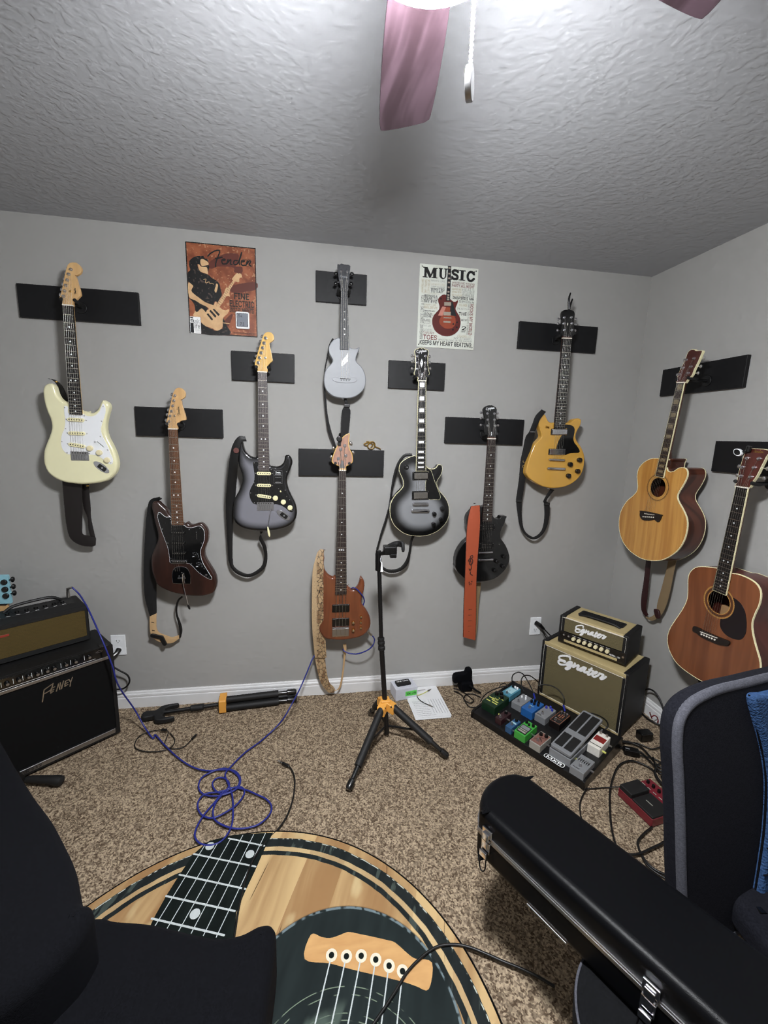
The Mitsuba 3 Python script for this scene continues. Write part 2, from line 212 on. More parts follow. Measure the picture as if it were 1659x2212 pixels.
'bass_strap3':(5,'-1768 31 -1760 41 50 -1736 60 -1727 55 50 -1720 139 -1711 132 50 -1712 230 -1702 229 52 -1711 301 -1695 300 56 -1716 335 -1698 340 60'),
'custom_strap1':(5,'-1371 1428 -1370 1415 120 -1410 1422 -1406 1406 109 -1442 1377 -1426 1368 98 -1461 1304 -1445 1305 86 -1469 1224 -1459 1220 75 -1476 1142 -1467 1138 64 -1494 1059 -1483 1055 57 -1515 984 -1505 980 54 -1533 904 -1524 901 50'),
'custom_strap2':(5,'-1533 904 -1524 901 50 -1535 840 -1524 844 50 -1504 780 -1496 792 50 -1457 753 -1456 772 51 -1399 761 -1404 780 53 -1356 797 -1372 814 54 -1343 856 -1355 865 59 -1336 934 -1349 935 64 -1323 973 -1339 974 70'),
'black_strap1':(5,'-1033 1150 -985 1157 140 -1046 1095 -979 1067 146 -1052 1022 -979 974 150 -1050 927 -980 859 150 -1043 780 -976 759 144 -1036 677 -968 675 133 -1026 568 -950 514 113 -1008 359 -932 334 90'),
'black_strap2':(5,'-936 336 -925 344 80 -930 440 -915 439 67 -930 543 -915 543 62 -944 685 -911 684 65'),
'yellow_strap1':(5,'-665 1679 -637 1668 125 -697 1644 -658 1645 128 -712 1599 -674 1618 128 -722 1559 -688 1560 121 -735 1527 -685 1528 110 -736 1463 -697 1436 96 -736 1397 -695 1341 78 -730 1292 -695 1245 66 -734 1176 -698 1162 60'),
'yellow_strap2':(5,'-734 1176 -698 1162 60 -718 1107 -688 1077 56 -686 1007 -662 996 51 -628 946 -613 956 52 -574 944 -580 962 54 -532 991 -551 1002 56 -516 1067 -546 1077 58 -524 1148 -559 1153 62 -551 1174 -569 1174 71 -514 1237 -539 1243 80'),
'ac1_strap1':(5,'311 885 343 895 60 311 756 345 768 55 305 659 345 675 50 313 586 343 604 45 344 557 358 575 40'),
'ac1_strap2':(5,'342 558 361 550 40 369 565 396 558 40 407 608 441 609 40 410 664 466 678 42 424 751 479 763 45 439 854 487 870 48 446 917 493 931 50'),
'ac2_strap':(5,'717 419 764 440 60 728 393 788 422 57 745 343 819 392 53 765 291 840 343 50'),
'f_black':(2,'65 189 113 160 167 144 214 143 248 138 260 161 301 168 313 188 306 197 240 172 206 180 198 212 209 247 250 245 304 233 324 245 316 277 302 302 296 268 276 256 236 256 209 255 183 234 156 235 162 261 180 296 213 320 300 336 353 369 420 396 459 426 471 478 489 545 452 595 423 633 383 625 361 669 327 660 246 643 154 596 69 548 57 518 82 480 66 460 20 442 12 390 18 328 53 305 41 264 40 222'),
'f_black2':(2,'19 601 98 630 184 668 264 695 277 726 248 754 189 720 161 727 127 755 100 751 89 689 64 648 25 619'),
'f_black3':(2,'172 879 235 913 329 940 382 959 438 935 487 922 485 805 518 840 550 897 584 989 170 1000'),
'f_face':(2,'195 186 213 172 253 172 301 168 317 178 306 194 318 225 277 238 223 249 204 227'),
'f_neckskin':(2,'163 235 183 234 209 255 277 254 296 273 300 330 260 323 213 315 180 296'),
'f_arm':(2,'13 445 66 460 82 480 57 518 69 548 154 596 246 643 334 665 367 673 407 703 433 744 404 767 336 754 278 699 184 668 98 630 16 598'),
'f_gbody':(2,'397 624 413 639 404 682 449 685 489 709 537 717 579 699 588 715 563 753 506 793 491 826 484 901 459 931 417 952 383 953 329 929 255 917 208 898 169 863 172 805 99 767 133 754 189 715 248 754 263 732 339 696 368 663'),
'f_gneck':(2,'409 661 581 461 661 376 681 391 601 496 449 685'),
'f_ghead':(2,'644 362 719 291 740 297 768 290 791 315 787 337 755 344 750 381 736 393 681 380'),
'f_hand':(2,'532 506 561 462 608 485 600 523 608 560 578 551 544 547'),
'f_pg':(2,'255 764 324 729 400 709 433 739 434 792 389 810 360 843 293 825 253 796'),
'f_leg':(2,'86 762 100 751 172 805 165 811 64 805'),
'f_line':(2,'483 856 582 861 579 869 482 863'),
'f_sh1':(2,'319 204 528 101 700 78 755 101 731 176 701 220 798 219 789 289 685 285 666 233 454 237 344 270'),
'f_sh2':(2,'624 442 981 373 992 458 732 505 621 501'),
'f_sh3':(2,'597 767 639 755 608 831 564 897 518 840'),
'f_F':(2,'309 136 351 102 420 71 468 63 481 78 451 137 421 197 413 245'),
'f_F2':(2,'416 155 471 144 513 133'),
'f_e':(2,'525 169 552 162 549 152 519 156 507 181 523 206 571 200'),
'f_n':(2,'578 200 597 154 593 185 628 154 638 161 630 199 650 203'),
'f_d':(2,'732 155 690 158 675 185 695 200 738 181 798 63 759 164 764 200'),
'f_e2':(2,'794 164 829 159 829 146 798 148 786 173 796 201 841 198'),
'f_r':(2,'855 200 878 145 870 178 906 146 926 153 904 186 931 203'),
'f_sF':(2,'233 395 257 388 271 390 259 417 272 429 310 414 323 434 344 427 377 436'),
'f_sticker':(2,'10 813 164 813 166 998 11 1002'),
'f_thermo':(2,'681 726 877 724 890 913 687 920'),
'f_thermoscr':(2,'701 751 851 752 860 888 706 893'),
'f_t1':(2,'669 511 885 515 886 581 673 577'),
'f_t2':(2,'600 603 959 596 959 668 600 671'),
'f_t3':(2,'596 685 952 677 954 730 598 733'),
'f_t4':(2,'617 950 938 949 938 965 616 966'),
'f_t5':(2,'810 102 921 100 921 113 809 115'),
'f_white1':(2,'412 429 439 437 430 480 407 529 385 504 403 461'),
'm_body':(2,'363 372 406 346 458 345 543 392 598 418 635 416 668 398 674 421 654 464 639 502 669 543 710 583 738 640 740 704 710 765 653 811 571 842 480 849 396 834 318 800 269 744 246 681 261 617 303 573 352 528 360 486 338 440 332 404'),
'm_core':(2,'432 503 552 496 619 582 654 644 644 704 586 744 496 754 419 731 370 685 381 632 422 572'),
'm_gl':(2,'409 488 476 490 437 566 417 604 342 602 375 543'),
'm_neck':(2,'472 -1 527 -2 538 413 467 415'),
'm_pg':(2,'553 418 584 426 662 593 563 588 563 543 547 539 550 475'),
'm_pu1':(2,'438 432 557 428 557 472 441 476'),
'm_pu2':(2,'436 552 559 548 563 591 437 595'),
'm_br':(2,'440 616 576 614 577 624 441 629'),
'm_tp':(2,'440 661 564 660 566 681 441 682'),
'm_knobs':(2,'679 667 616 692 680 729 614 762 380 396'),
'm_q_M':(2,'54 159 300 156 296 38 101 36'),
'm_q_U':(2,'318 37 471 32 477 160 348 153'),
'm_q_S':(2,'523 38 666 29 677 157 533 161'),
'm_q_I':(2,'667 36 771 34 778 156 692 157'),
'm_q_C':(2,'782 36 943 31 952 166 797 160'),
'm_q_tm':(2,'564 177 947 184 948 200 565 193'),
'm_q_tp':(2,'558 206 945 205 948 239 561 241'),
'm_q_he':(2,'741 246 953 249 949 280 740 280'),
'm_q_wo':(2,'745 284 953 282 951 309 743 313'),
'm_q_fe':(2,'744 316 952 316 951 348 746 347'),
'm_q_ins':(2,'578 354 948 351 952 387 580 385'),
'm_q_ip':(2,'691 405 953 398 951 419 693 423'),
'm_q_wa':(2,'198 271 434 275 432 301 197 299'),
'm_q_ts':(2,'197 304 410 304 405 330 198 327'),
'm_q_bt':(2,'105 358 318 359 320 384 107 386'),
'm_q_br2':(2,'103 387 320 392 307 419 105 420'),
'm_q_bm':(2,'101 420 315 423 313 455 103 456'),
'm_q_mm':(2,'105 547 290 545 287 563 106 562'),
'm_q_so':(2,'107 575 255 578 253 607 105 604'),
'm_q_ac':(2,'105 609 231 611 232 634 106 633'),
'm_q_me':(2,'100 654 219 656 217 685 102 686'),
'm_q_go':(2,'96 773 253 776 250 803 97 802'),
'm_q_ta':(2,'98 808 293 815 290 836 99 832'),
'm_q_to':(2,'103 845 344 847 344 904 107 898'),
'm_q_kp':(2,'48 914 949 915 954 970 50 965'),
'm_q_mk':(2,'361 887 954 885 956 907 363 906'),
'm_q_cr':(2,'700 822 948 827 946 852 702 847'),
'm_q_st':(2,'641 852 951 855 953 879 643 877'),
'm_q_th':(2,'699 538 840 539 840 579 702 578'),
'm_q_pl':(2,'675 487 835 486 837 510 677 510'),
'm_q_two':(2,'767 711 844 710 845 759 767 757'),
'm_q_ml':(2,'196 178 434 178 432 196 197 198'),
'm_q_dance':(2,'54 901 99 899 87 367 43 362'),
'm_q_rocks':(2,'892 811 947 814 952 432 895 430'),
'm_q_gt':(2,'857 812 884 811 880 436 853 435'),
'm_q_b1':(2,'41 182 73 180 71 332 49 329'),
'm_q_b2':(2,'199 220 433 219 435 236 200 238'),
'm_q_b3':(2,'562 254 727 257 729 278 564 272'),
'm_q_b4':(2,'561 288 730 291 728 311 563 308'),
'm_q_b5':(2,'564 324 733 327 731 348 566 344'),
'm_q_b6':(2,'97 469 303 468 301 489 98 490'),
'm_q_b7':(2,'99 500 327 498 325 519 100 526'),
'm_q_b8':(2,'99 696 221 698 219 714 100 715'),
'm_q_b9':(2,'104 730 231 732 225 748 105 749'),
'm_q_b10':(2,'49 336 360 333 358 349 50 351'),
'm_q_b11':(2,'752 623 844 621 842 646 754 647'),
'm_q_b12':(2,'757 768 838 767 835 786 758 784'),
'm_q_b13':(2,'95 179 131 177 129 329 103 325'),
'm_q_b14':(2,'146 181 178 179 180 331 154 327'),
'm_q_b15':(2,'201 251 436 254 437 264 202 263'),
'm_q_b16':(2,'698 438 834 436 837 465 700 467'),
}
RAW.update({
'blue1':(3,'-3083 -91 680 -3081 -95 725 -3054 -105 735 -3018 -117 700 -2951 -188 655 -2871 -277 575 -2836 -302 505 -2813 -303 410 -2805 -298 335 -2800 -261 250 -2774 -211 120 -2723 -237 35 -2666 -293 8'),
'blue2':(3,'-2661 -272 10 -2595 -349 10 -2501 -448 10 -2421 -513 10 -2352 -543 10 -2291 -545 10 -2234 -558 10 -2200 -603 10 -2199 -652 10 -2234 -680 10 -2290 -688 10 -2340 -670 10 -2367 -630 10 -2366 -582 10 -2328 -551 10 -2277 -539 10 -2224 -575 10 -2200 -618 10 -2210 -664 10 -2256 -680 10 -2293 -658 10 -2313 -618 10 -2300 -592 10 -2269 -596 10 -2242 -627 10 -2246 -660 10 -2277 -668 10 -2329 -672 10 -2348 -701 10 -2342 -740 10 -2315 -777 10 -2274 -794 10 -2230 -776 10 -2188 -739 10 -2169 -688 10 -2188 -655 10 -2231 -659 10 -2267 -698 10 -2280 -748 10 -2266 -799 10 -2218 -837 10 -2162 -856 10 -2096 -849 10 -2056 -811 10 -2050 -770 10 -2075 -732 10 -2123 -699 10 -2171 -670 10 -2225 -654 10 -2258 -672 10 -2283 -722 10 -2311 -777 10 -2324 -830 10 -2320 -868 10 -2291 -900 10 -2248 -910 10 -2213 -893 10 -2194 -840 10 -2201 -767 10 -2220 -686 10 -2255 -611 10 -2269 -569 10 -2248 -524 10 -2204 -452 10 -2146 -390 10 -2109 -341 10'),
'blue3':(3,'-2096 -326 12 -2063 -301 30 -2028 -291 70 -1990 -252 120 -1954 -160 141 -1920 -120 203 -1882 -80 276 -1848 -50 300'),
'blue4':(3,'-1714 -60 306 -1712 -70 303 -1694 -80 294 -1664 -90 290 -1634 -100 294 -1598 -110 310 -1567 -110 327 -1548 -110 350 -1540 -100 371 -1544 -100 387 -1554 -100 400 -1565 -100 412'),
'blue5':(3,'-1609 -90 578 -1603 -100 608 -1611 -120 639 -1625 -130 663 -1642 -130 683 -1657 -130 696 -1670 -125 698 -1680 -100 682'),
'blk1':(3,'-2032 -534 12 -1990 -563 8 -1964 -631 8 -1964 -730 8 -1983 -816 8 -2016 -877 8 -2055 -921 8 -2090 -989 16 -2108 -1059 16 -2115 -1145 16 -2115 -1209 16 -2115 -1269 16'),
'blk2':(3,'-1740 -1488 14 -1722 -1473 14 -1693 -1450 14 -1653 -1416 14 -1620 -1386 14 -1587 -1365 14 -1545 -1345 14 -1503 -1335 14 -1456 -1339 14 -1416 -1352 14 -1376 -1373 14 -1333 -1398 14 -1295 -1418 14 -1251 -1445 14 -1214 -1473 14'),
'blk3':(3,'-2627 -250 20 -2608 -250 6 -2603 -288 6 -2598 -335 6 -2582 -362 6 -2537 -379 6 -2498 -367 6 -2475 -324 10'),
'blk4':(3,'-2627 -250 20 -2693 -235 6 -2736 -264 6 -2739 -317 6 -2717 -356 6 -2660 -382 6 -2595 -385 6 -2558 -362 6 -2558 -315 6 -2598 -259 6'),
'pb1':(3,'-1034 -55 6 -1003 -81 6 -982 -116 6 -965 -160 6 -957 -191 6 -989 -207 6 -1008 -170 6 -979 -127 6 -939 -126 6 -915 -150 6 -902 -167 6'),
'pb2':(3,'-1023 -100 6 -1008 -134 6 -1010 -195 6 -1002 -240 6 -964 -249 6 -931 -224 6'),
'pb3':(3,'-939 -239 30 -894 -203 50 -823 -174 60 -762 -170 70 -731 -190 70 -705 -220 60'),
'pb4':(3,'-811 -201 90 -797 -192 100 -771 -184 100 -765 -206 100 -760 -212 90'),
'pb5':(3,'-748 -255 130 -761 -249 160 -746 -229 180 -715 -223 190 -685 -224 180 -654 -223 140 -650 -262 120 -648 -298 100'),
'pb6':(3,'-697 -282 100 -705 -260 130 -700 -245 160 -673 -228 170 -634 -219 160 -595 -208 130 -562 -197 100'),
'pb7':(3,'-630 -304 150 -600 -312 160 -563 -327 160 -536 -347 150 -518 -369 130 -517 -392 110 -538 -417 100'),
'pb8':(3,'-492 -523 120 -459 -539 130 -419 -553 120 -390 -566 100 -386 -577 80 -404 -577 60 -429 -561 60 -439 -523 60'),
'rc1':(3,'-752 -1130 8 -723 -1066 8 -676 -991 8 -594 -882 8 -503 -793 8 -435 -747 8 -369 -736 8 -328 -764 8 -310 -804 8 -325 -851 8 -330 -894 8 -322 -918 8 -280 -938 8'),
'rc2':(3,'-750 -1146 10 -696 -1160 12 -624 -1147 12 -546 -1128 12 -459 -1089 12 -387 -1040 12 -357 -986 12 -344 -938 12 -331 -895 12 -304 -844 12'),
'rc3':(3,'-544 -1063 7 -602 -1086 7 -649 -1112 7 -669 -1145 7 -677 -1186 7 -666 -1218 7 -637 -1240 7 -593 -1249 7'),
'rc4':(3,'-704 -856 6 -659 -859 6 -602 -861 6 -546 -879 20'),
'rc5':(3,'-684 -852 6 -731 -888 6 -768 -925 6 -800 -978 6 -810 -1021 6 -802 -1053 6'),
'rc6':(3,'-674 -1158 6 -683 -1193 6 -672 -1225 6 -649 -1253 6 -636 -1279 6 -634 -1307 6 -637 -1329 6'),
'tg1':(3,'-388 -600 12 -332 -616 12 -283 -631 12 -256 -664 12 -261 -732 12 -268 -784 12 -246 -816 12 -220 -862 12'),
'tg2':(3,'-322 -577 8 -303 -623 8 -254 -629 8 -224 -659 8 -200 -678 8 -134 -666 8 -54 -654 8'),
'tg3':(3,'-253 -737 16 -290 -793 16 -329 -832 16 -341 -878 16 -338 -915 16 -293 -937 16'),
'tg4':(3,'-324 -698 10 -288 -718 10 -256 -734 10 -236 -763 10 -244 -800 10 -284 -831 10 -295 -808 10 -260 -775 10 -195 -769 10 -173 -794 10'),
'tg5':(3,'-371 -656 14 -322 -662 14 -286 -699 14 -287 -761 14 -283 -814 14 -243 -833 14 -210 -852 14'),
'tg6':(3,'-250 -839 20 -279 -877 20 -318 -905 20 -323 -885 20 -278 -850 20 -222 -843 20'),
'tg7':(3,'-422 -565 50 -366 -569 20 -321 -602 10 -277 -625 10 -251 -674 10'),
'ac1c':(3,'-45 -412 149 -40 -441 173 -35 -474 175 -30 -505 153 -30 -533 119 -30 -551 81 -50 -572 63 -60 -562 45'),
'ac2c':(3,'-28 -531 20 7 -527 10 13 -552 10 0 -597 10 -14 -627 10'),
'ac3c':(3,'-47 -417 12 -51 -458 12 -43 -499 12 -26 -531 12 -28 -573 12 -29 -605 12'),
'red1':(3,'-94 -520 90 -71 -506 60 -48 -493 30'),
'red2':(3,'-68 -508 50 -61 -515 65 -40 -513 55 -25 -511 30 -27 -510 15'),
'red3':(3,'-9 -496 10 -9 -520 10 -16 -544 10 -12 -563 10 -13 -565 20'),
'r_fb':(2,'-2282 -910 -2259 -889 -2203 -878 -2125 -883 -2032 -890 -2058 -954 -2080 -1026 -2105 -1097 -2121 -1154 -2118 -1214 -2124 -1267 -2192 -1249 -2375 -1158 -2372 -1136 -2356 -1073 -2334 -1007 -2306 -937'),
'r_fr0':(2,'-2194 -892 -2059 -940'),
'r_fr1':(2,'-2306 -937 -2081 -1014'),
'r_fr2':(2,'-2334 -1007 -2104 -1086'),
'r_fr3':(2,'-2356 -1073 -2127 -1150'),
'r_fr4':(2,'-2378 -1136 -2147 -1214'),
'r_st0':(2,'-2276 -911 -2360 -1158'),
'r_st1':(2,'-2232 -910 -2323 -1175'),
'r_st2':(2,'-2187 -895 -2285 -1183'),
'r_st3':(2,'-2144 -886 -2246 -1195'),
'r_st4':(2,'-2104 -888 -2208 -1206'),
'r_st5':(2,'-2061 -890 -2169 -1216'),
'r_dots':(2,'-2107 -965 -2249 -1141 -2256 -914'),
'r_bridge':(2,'-1905 -1308 -1887 -1249 -1855 -1260 -1831 -1266 -1808 -1264 -1783 -1259 -1769 -1259 -1741 -1268 -1704 -1280 -1658 -1296 -1640 -1303 -1624 -1317 -1606 -1336 -1585 -1353 -1539 -1369 -1564 -1426 -1599 -1414 -1640 -1397 -1768 -1353 -1833 -1329'),
'r_pins':(2,'-1827 -1310 -1784 -1319 -1741 -1324 -1700 -1339 -1664 -1359 -1628 -1377'),
'r_ps0':(2,'-1831 -1322 -1876 -1455'),
'r_ps1':(2,'-1789 -1332 -1834 -1462'),
'r_ps2':(2,'-1746 -1338 -1792 -1468'),
'r_ps3':(2,'-1705 -1353 -1746 -1474'),
'r_ps4':(2,'-1669 -1371 -1706 -1480'),
'r_ps5':(2,'-1632 -1389 -1666 -1486'),
'r_hole':(2,'-1999 -1245 -1959 -1218 -1912 -1196 -1853 -1181 -1793 -1182 -1733 -1194 -1675 -1216 -1621 -1250 -1578 -1286 -1542 -1328'),
'r_hole2':(2,'-1955 -1413 -1915 -1394 -1865 -1381 -1814 -1378 -1762 -1385 -1712 -1403 -1664 -1433 -1630 -1473'),
'r_ringpx':(2,'-1832 -944 -1853 -993 -1864 -1022 -1878 -1074'),
'r_ring2':(2,'-1461 -1332 -1517 -1332 -1539 -1325 -1437 -1341 -1487 -1330'),
'eg0':(2,'172 309 169 320 157 321 133 313 114 302 108 290 114 282 129 283 144 284 143 279 124 278 110 272 107 264 112 255 127 255 148 265 157 276'),
'eg1':(2,'184 295 174 295 161 283 154 270 159 267 171 278 184 294 181 275 174 254 161 242 152 243 162 255 177 268 191 279'),
'eg2':(2,'201 297 198 283 194 271 205 283 218 293 223 292 218 277 217 269 225 270 235 283'),
'eg3':(2,'262 298 250 297 238 284 232 271 237 269 248 279 262 298 256 283 255 272 262 271 271 280'),
'eg4':(2,'292 310 285 294 276 272 279 266 289 274 299 286'),
'eg5':(2,'280 297 302 298'),
'eg6':(2,'302 283 314 291 322 301 315 301 304 286 301 272 310 269 322 279 332 292'),
'eg7':(2,'335 302 340 301 355 302 348 286 342 276 349 275 361 287 368 298'),
})


def R(name):
    n, s = RAW[name]
    return np.array([float(x) for x in s.split()]).reshape(-1, n) / 1000.0


# ---------------------------------------------------------------- mesh helpers
def smooth_closed(pts, sub=5):
    """Catmull-Rom through a closed outline"""
    p = np.asarray(pts, float)
    p0, p2, p3 = np.roll(p, 1, 0), np.roll(p, -1, 0), np.roll(p, -2, 0)
    out = []
    for i in range(len(p)):
        for t in np.arange(sub) / sub:
            out.append(0.5 * (2 * p[i] + (p2[i] - p0[i]) * t + (2 * p0[i] - 5 * p[i] + 4 * p2[i] - p3[i]) * t * t + (3 * p[i] - p0[i] - 3 * p2[i] + p3[i]) * t ** 3))
    return np.array(out)


def smooth_open(pts, sub=6):
    p = np.asarray(pts, float)
    if len(p) < 3:
        return p
    q = np.vstack([2 * p[0] - p[1], p, 2 * p[-1] - p[-2]])
    out = []
    for i in range(1, len(q) - 2):
        for t in np.arange(sub) / sub:
            out.append(0.5 * (2 * q[i] + (q[i + 1] - q[i - 1]) * t + (2 * q[i - 1] - 5 * q[i] + 4 * q[i + 1] - q[i + 2]) * t * t + (3 * q[i] - q[i - 1] - 3 * q[i + 1] + q[i + 2]) * t ** 3))
    out.append(p[-1])
    return np.array(out)


def resample(p, step):
    p = np.asarray(p, float)
    d = np.r_[0, np.cumsum(np.linalg.norm(np.diff(p, axis=0), axis=1))]
    n = max(2, int(round(d[-1] / step)) + 1)
    s = np.linspace(0, d[-1], n)
    return np.stack([np.interp(s, d, p[:, k]) for k in range(p.shape[1])], 1)


def uvw_back(v):
    return np.stack([v[:, 0], -v[:, 2], v[:, 1]], 1)


def uvw_right(v):
    return np.stack([-v[:, 2], -v[:, 0], v[:, 1]], 1)


def uvw_flat(v):
    return v


WALL = {'B': uvw_back, 'R': uvw_right, 'Z': uvw_flat}


def frame(o, ex, ey):
    """map from local (x, y, z) with x along ex, y along ey (in plan, unit), z up"""
    o, ex, ey = (np.asarray(a, float) for a in (o, ex, ey))
    return lambda v: o + v[:, :1] * ex + v[:, 1:2] * ey + v[:, 2:3] * np.array([0, 0, 1.0])


def mapped(mesh, wall):
    f = WALL[wall] if isinstance(wall, str) else wall
    m = trimesh.Trimesh(f(np.asarray(mesh.vertices, float)), mesh.faces, process=False)
    # keep outward orientation
    a = np.array([[0, 0, 0], [1, 0, 0], [0, 1, 0], [0, 0, 1.0]])
    b = f(a)
    if np.linalg.det(b[1:] - b[0]) < 0:
        m.faces = m.faces[:, ::-1]
    return m


def ring_normals(p):
    t = np.roll(p, -1, 0) - np.roll(p, 1, 0)
    t /= np.linalg.norm(t, axis=1, keepdims=True) + 1e-12
    return np.stack([t[:, 1], -t[:, 0]], 1)        # outward for ccw


def ccw(p):
    a = np.sum(p[:, 0] * np.roll(p[:, 1], -1) - np.roll(p[:, 0], -1) * p[:, 1])
    return p if a > 0 else p[::-1]


def cap_tris(p):
    v, f = trimesh.creation.triangulate_polygon(Polygon(p), engine='earcut')
    if len(v) != len(p):
        from scipy.spatial import cKDTree
        f = cKDTree(p).query(v)[1][f]
    a = p[f]
    flip = np.cross(a[:, 1] - a[:, 0], a[:, 2] - a[:, 0]) < 0
    f[flip] = f[flip][:, ::-1]
    return f


def slab(p, w0, w1, r0=0.0, r1=0.0, n=4, top=True):
    """outline p (ccw made), extruded w0..w1 with rounded edges of radius r0 (low) and r1 (high)"""
    p = ccw(np.asarray(p, float))
    nr = ring_normals(p)
    lev = []
    if r0 > 0:
        for i in range(n + 1):
            a = math.pi / 2 * i / n
            lev.append((r0 * (1 - math.sin(a)), w0 + r0 * (1 - math.cos(a))))
    else:
        lev.append((0, w0))
    if r1 > 0:
        for i in range(n + 1):
            a = math.pi / 2 * i / n
            lev.append((r1 * (1 - math.cos(a)), w1 - r1 * (1 - math.sin(a))))
    else:
        lev.append((0, w1))
    N = len(p)
    V, F = [], []
    for off, w in lev:
        V.append(np.c_[p - nr * off, np.full(N, w)])
    i = np.arange(N)
    j = (i + 1) % N
    for k in range(len(lev) - 1):
        a, b = k * N, (k + 1) * N
        F.append(np.c_[a + i, a + j, b + j])
        F.append(np.c_[a + i, b + j, b + i])
    F.append(cap_tris(V[0][:, :2])[:, ::-1])
    if top:
        F.append(cap_tris(V[-1][:, :2]) + (len(lev) - 1) * N)
    return trimesh.Trimesh(np.vstack(V), np.vstack(F), process=False)


def shape_mesh(g, w0, w1):
    """shapely shape (also with holes) extruded"""
    gs = [x for x in getattr(g, 'geoms', [g]) if x.area > 1e-9]
    ms = []
    for x in gs:
        m = trimesh.creation.extrude_polygon(x, w1 - w0, engine='earcut')
        m.apply_translation([0, 0, w0])
        ms.append(m)
    return trimesh.util.concatenate(ms)


def strokes(lines, width):
    return unary_union([LineString(l).buffer(width / 2, quad_segs=4) if len(l) > 1 else Point(l[0]).buffer(width / 2) for l in lines])


def tube(pts, r, sides=8, closed=False):
    """pts n x 3, r a number or n numbers; capped"""
    p = np.asarray(pts, float)
    rr = np.broadcast_to(np.asarray(r, float), (len(p),))
    t = np.gradient(p, axis=0)
    t /= np.linalg.norm(t, axis=1, keepdims=True) + 1e-12
    ref = np.array([0, 0, 1.0]) if abs(t[0][2]) < 0.9 else np.array([1.0, 0, 0])
    n = np.cross(t[0], ref)
    n /= np.linalg.norm(n)
    V = []
    ang = np.arange(sides) * 2 * math.pi / sides
    for i in range(len(p)):
        n = n - t[i] * (n @ t[i])
        n /= np.linalg.norm(n) + 1e-12
        b = np.cross(t[i], n)
        V.append(p[i] + rr[i] * (np.cos(ang)[:, None] * n + np.sin(ang)[:, None] * b))
    V = np.vstack(V)
    F = []
    i = np.arange(sides)
    j = (i + 1) % sides
    for k in range(len(p) - 1):
        a, b = k * sides, (k + 1) * sides
        F += [np.c_[a + i, a + j, b + j], np.c_[a + i, b + j, b + i]]
    V = np.vstack([V, p[0], p[-1]])
    F += [np.c_[j, i, np.full(sides, len(V) - 2)], np.c_[(len(p) - 1) * sides + i, (len(p) - 1) * sides + j, np.full(sides, len(V) - 1)]]
    return trimesh.Trimesh(V, np.vstack(F), process=False)


def lathe(profile, sides=24):
    """profile of (r, z) from bottom to top, around z"""
    pr = np.asarray(profile, float)
    ang = np.arange(sides) * 2 * math.pi / sides
    V = np.vstack([np.c_[r * np.cos(ang), r * np.sin(ang), np.full(sides, z)] for r, z in pr])
    F = []
    i = np.arange(sides)
    j = (i + 1) % sides
    for k in range(len(pr) - 1):
        a, b = k * sides, (k + 1) * sides
        F += [np.c_[a + i, a + j, b + j], np.c_[a + i, b + j, b + i]]
    V = np.vstack([V, [0, 0, pr[0][1]], [0, 0, pr[-1][1]]])
    F += [np.c_[j, i, np.full(sides, len(V) - 2)], np.c_[(len(pr) - 1) * sides + i, (len(pr) - 1) * sides + j, np.full(sides, len(V) - 1)]]
    return trimesh.Trimesh(V, np.vstack(F), process=False)


def bx(x0, x1, y0, y1, z0, z1, r=0.0):
    """box with chamfered edges"""
    r = min(r, 0.40 * min(x1 - x0, y1 - y0, z1 - z0))
    if r <= 0:
        m = trimesh.creation.box((x1 - x0, y1 - y0, z1 - z0))
        m.apply_translation([(x0 + x1) / 2, (y0 + y1) / 2, (z0 + z1) / 2])
        return m
    p = sbox(x0, y0, x1, y1).buffer(-r).buffer(r, quad_segs=3)
    return slab(np.array(p.exterior.coords)[:-1], z0, z1, r * 0.98, r * 0.98, 3)


def rrect(x0, x1, y0, y1, r, q=4):
    r = min(r, 0.45 * min(abs(x1 - x0), abs(y1 - y0)))
    return np.array(sbox(x0, y0, x1, y1).buffer(-r).buffer(r, quad_segs=q).exterior.coords)[:-1]


def circle(c, r, n=24):
    a = np.arange(n) * 2 * math.pi / n
    return np.c_[c[0] + r * np.cos(a), c[1] + r * np.sin(a)]


def capsule(c, length, width, ang=0.0):
    d = np.array([math.cos(ang), math.sin(ang)]) * max(length - width, 1e-4) / 2
    return np.array(LineString([np.asarray(c) - d, np.asarray(c) + d]).buffer(width / 2, quad_segs=6).exterior.coords)[:-1]


def move(m, v):
    m = m.copy()
    m.apply_translation(v)
    return m


def cat(*ms):
    return trimesh.util.concatenate([m for m in ms])


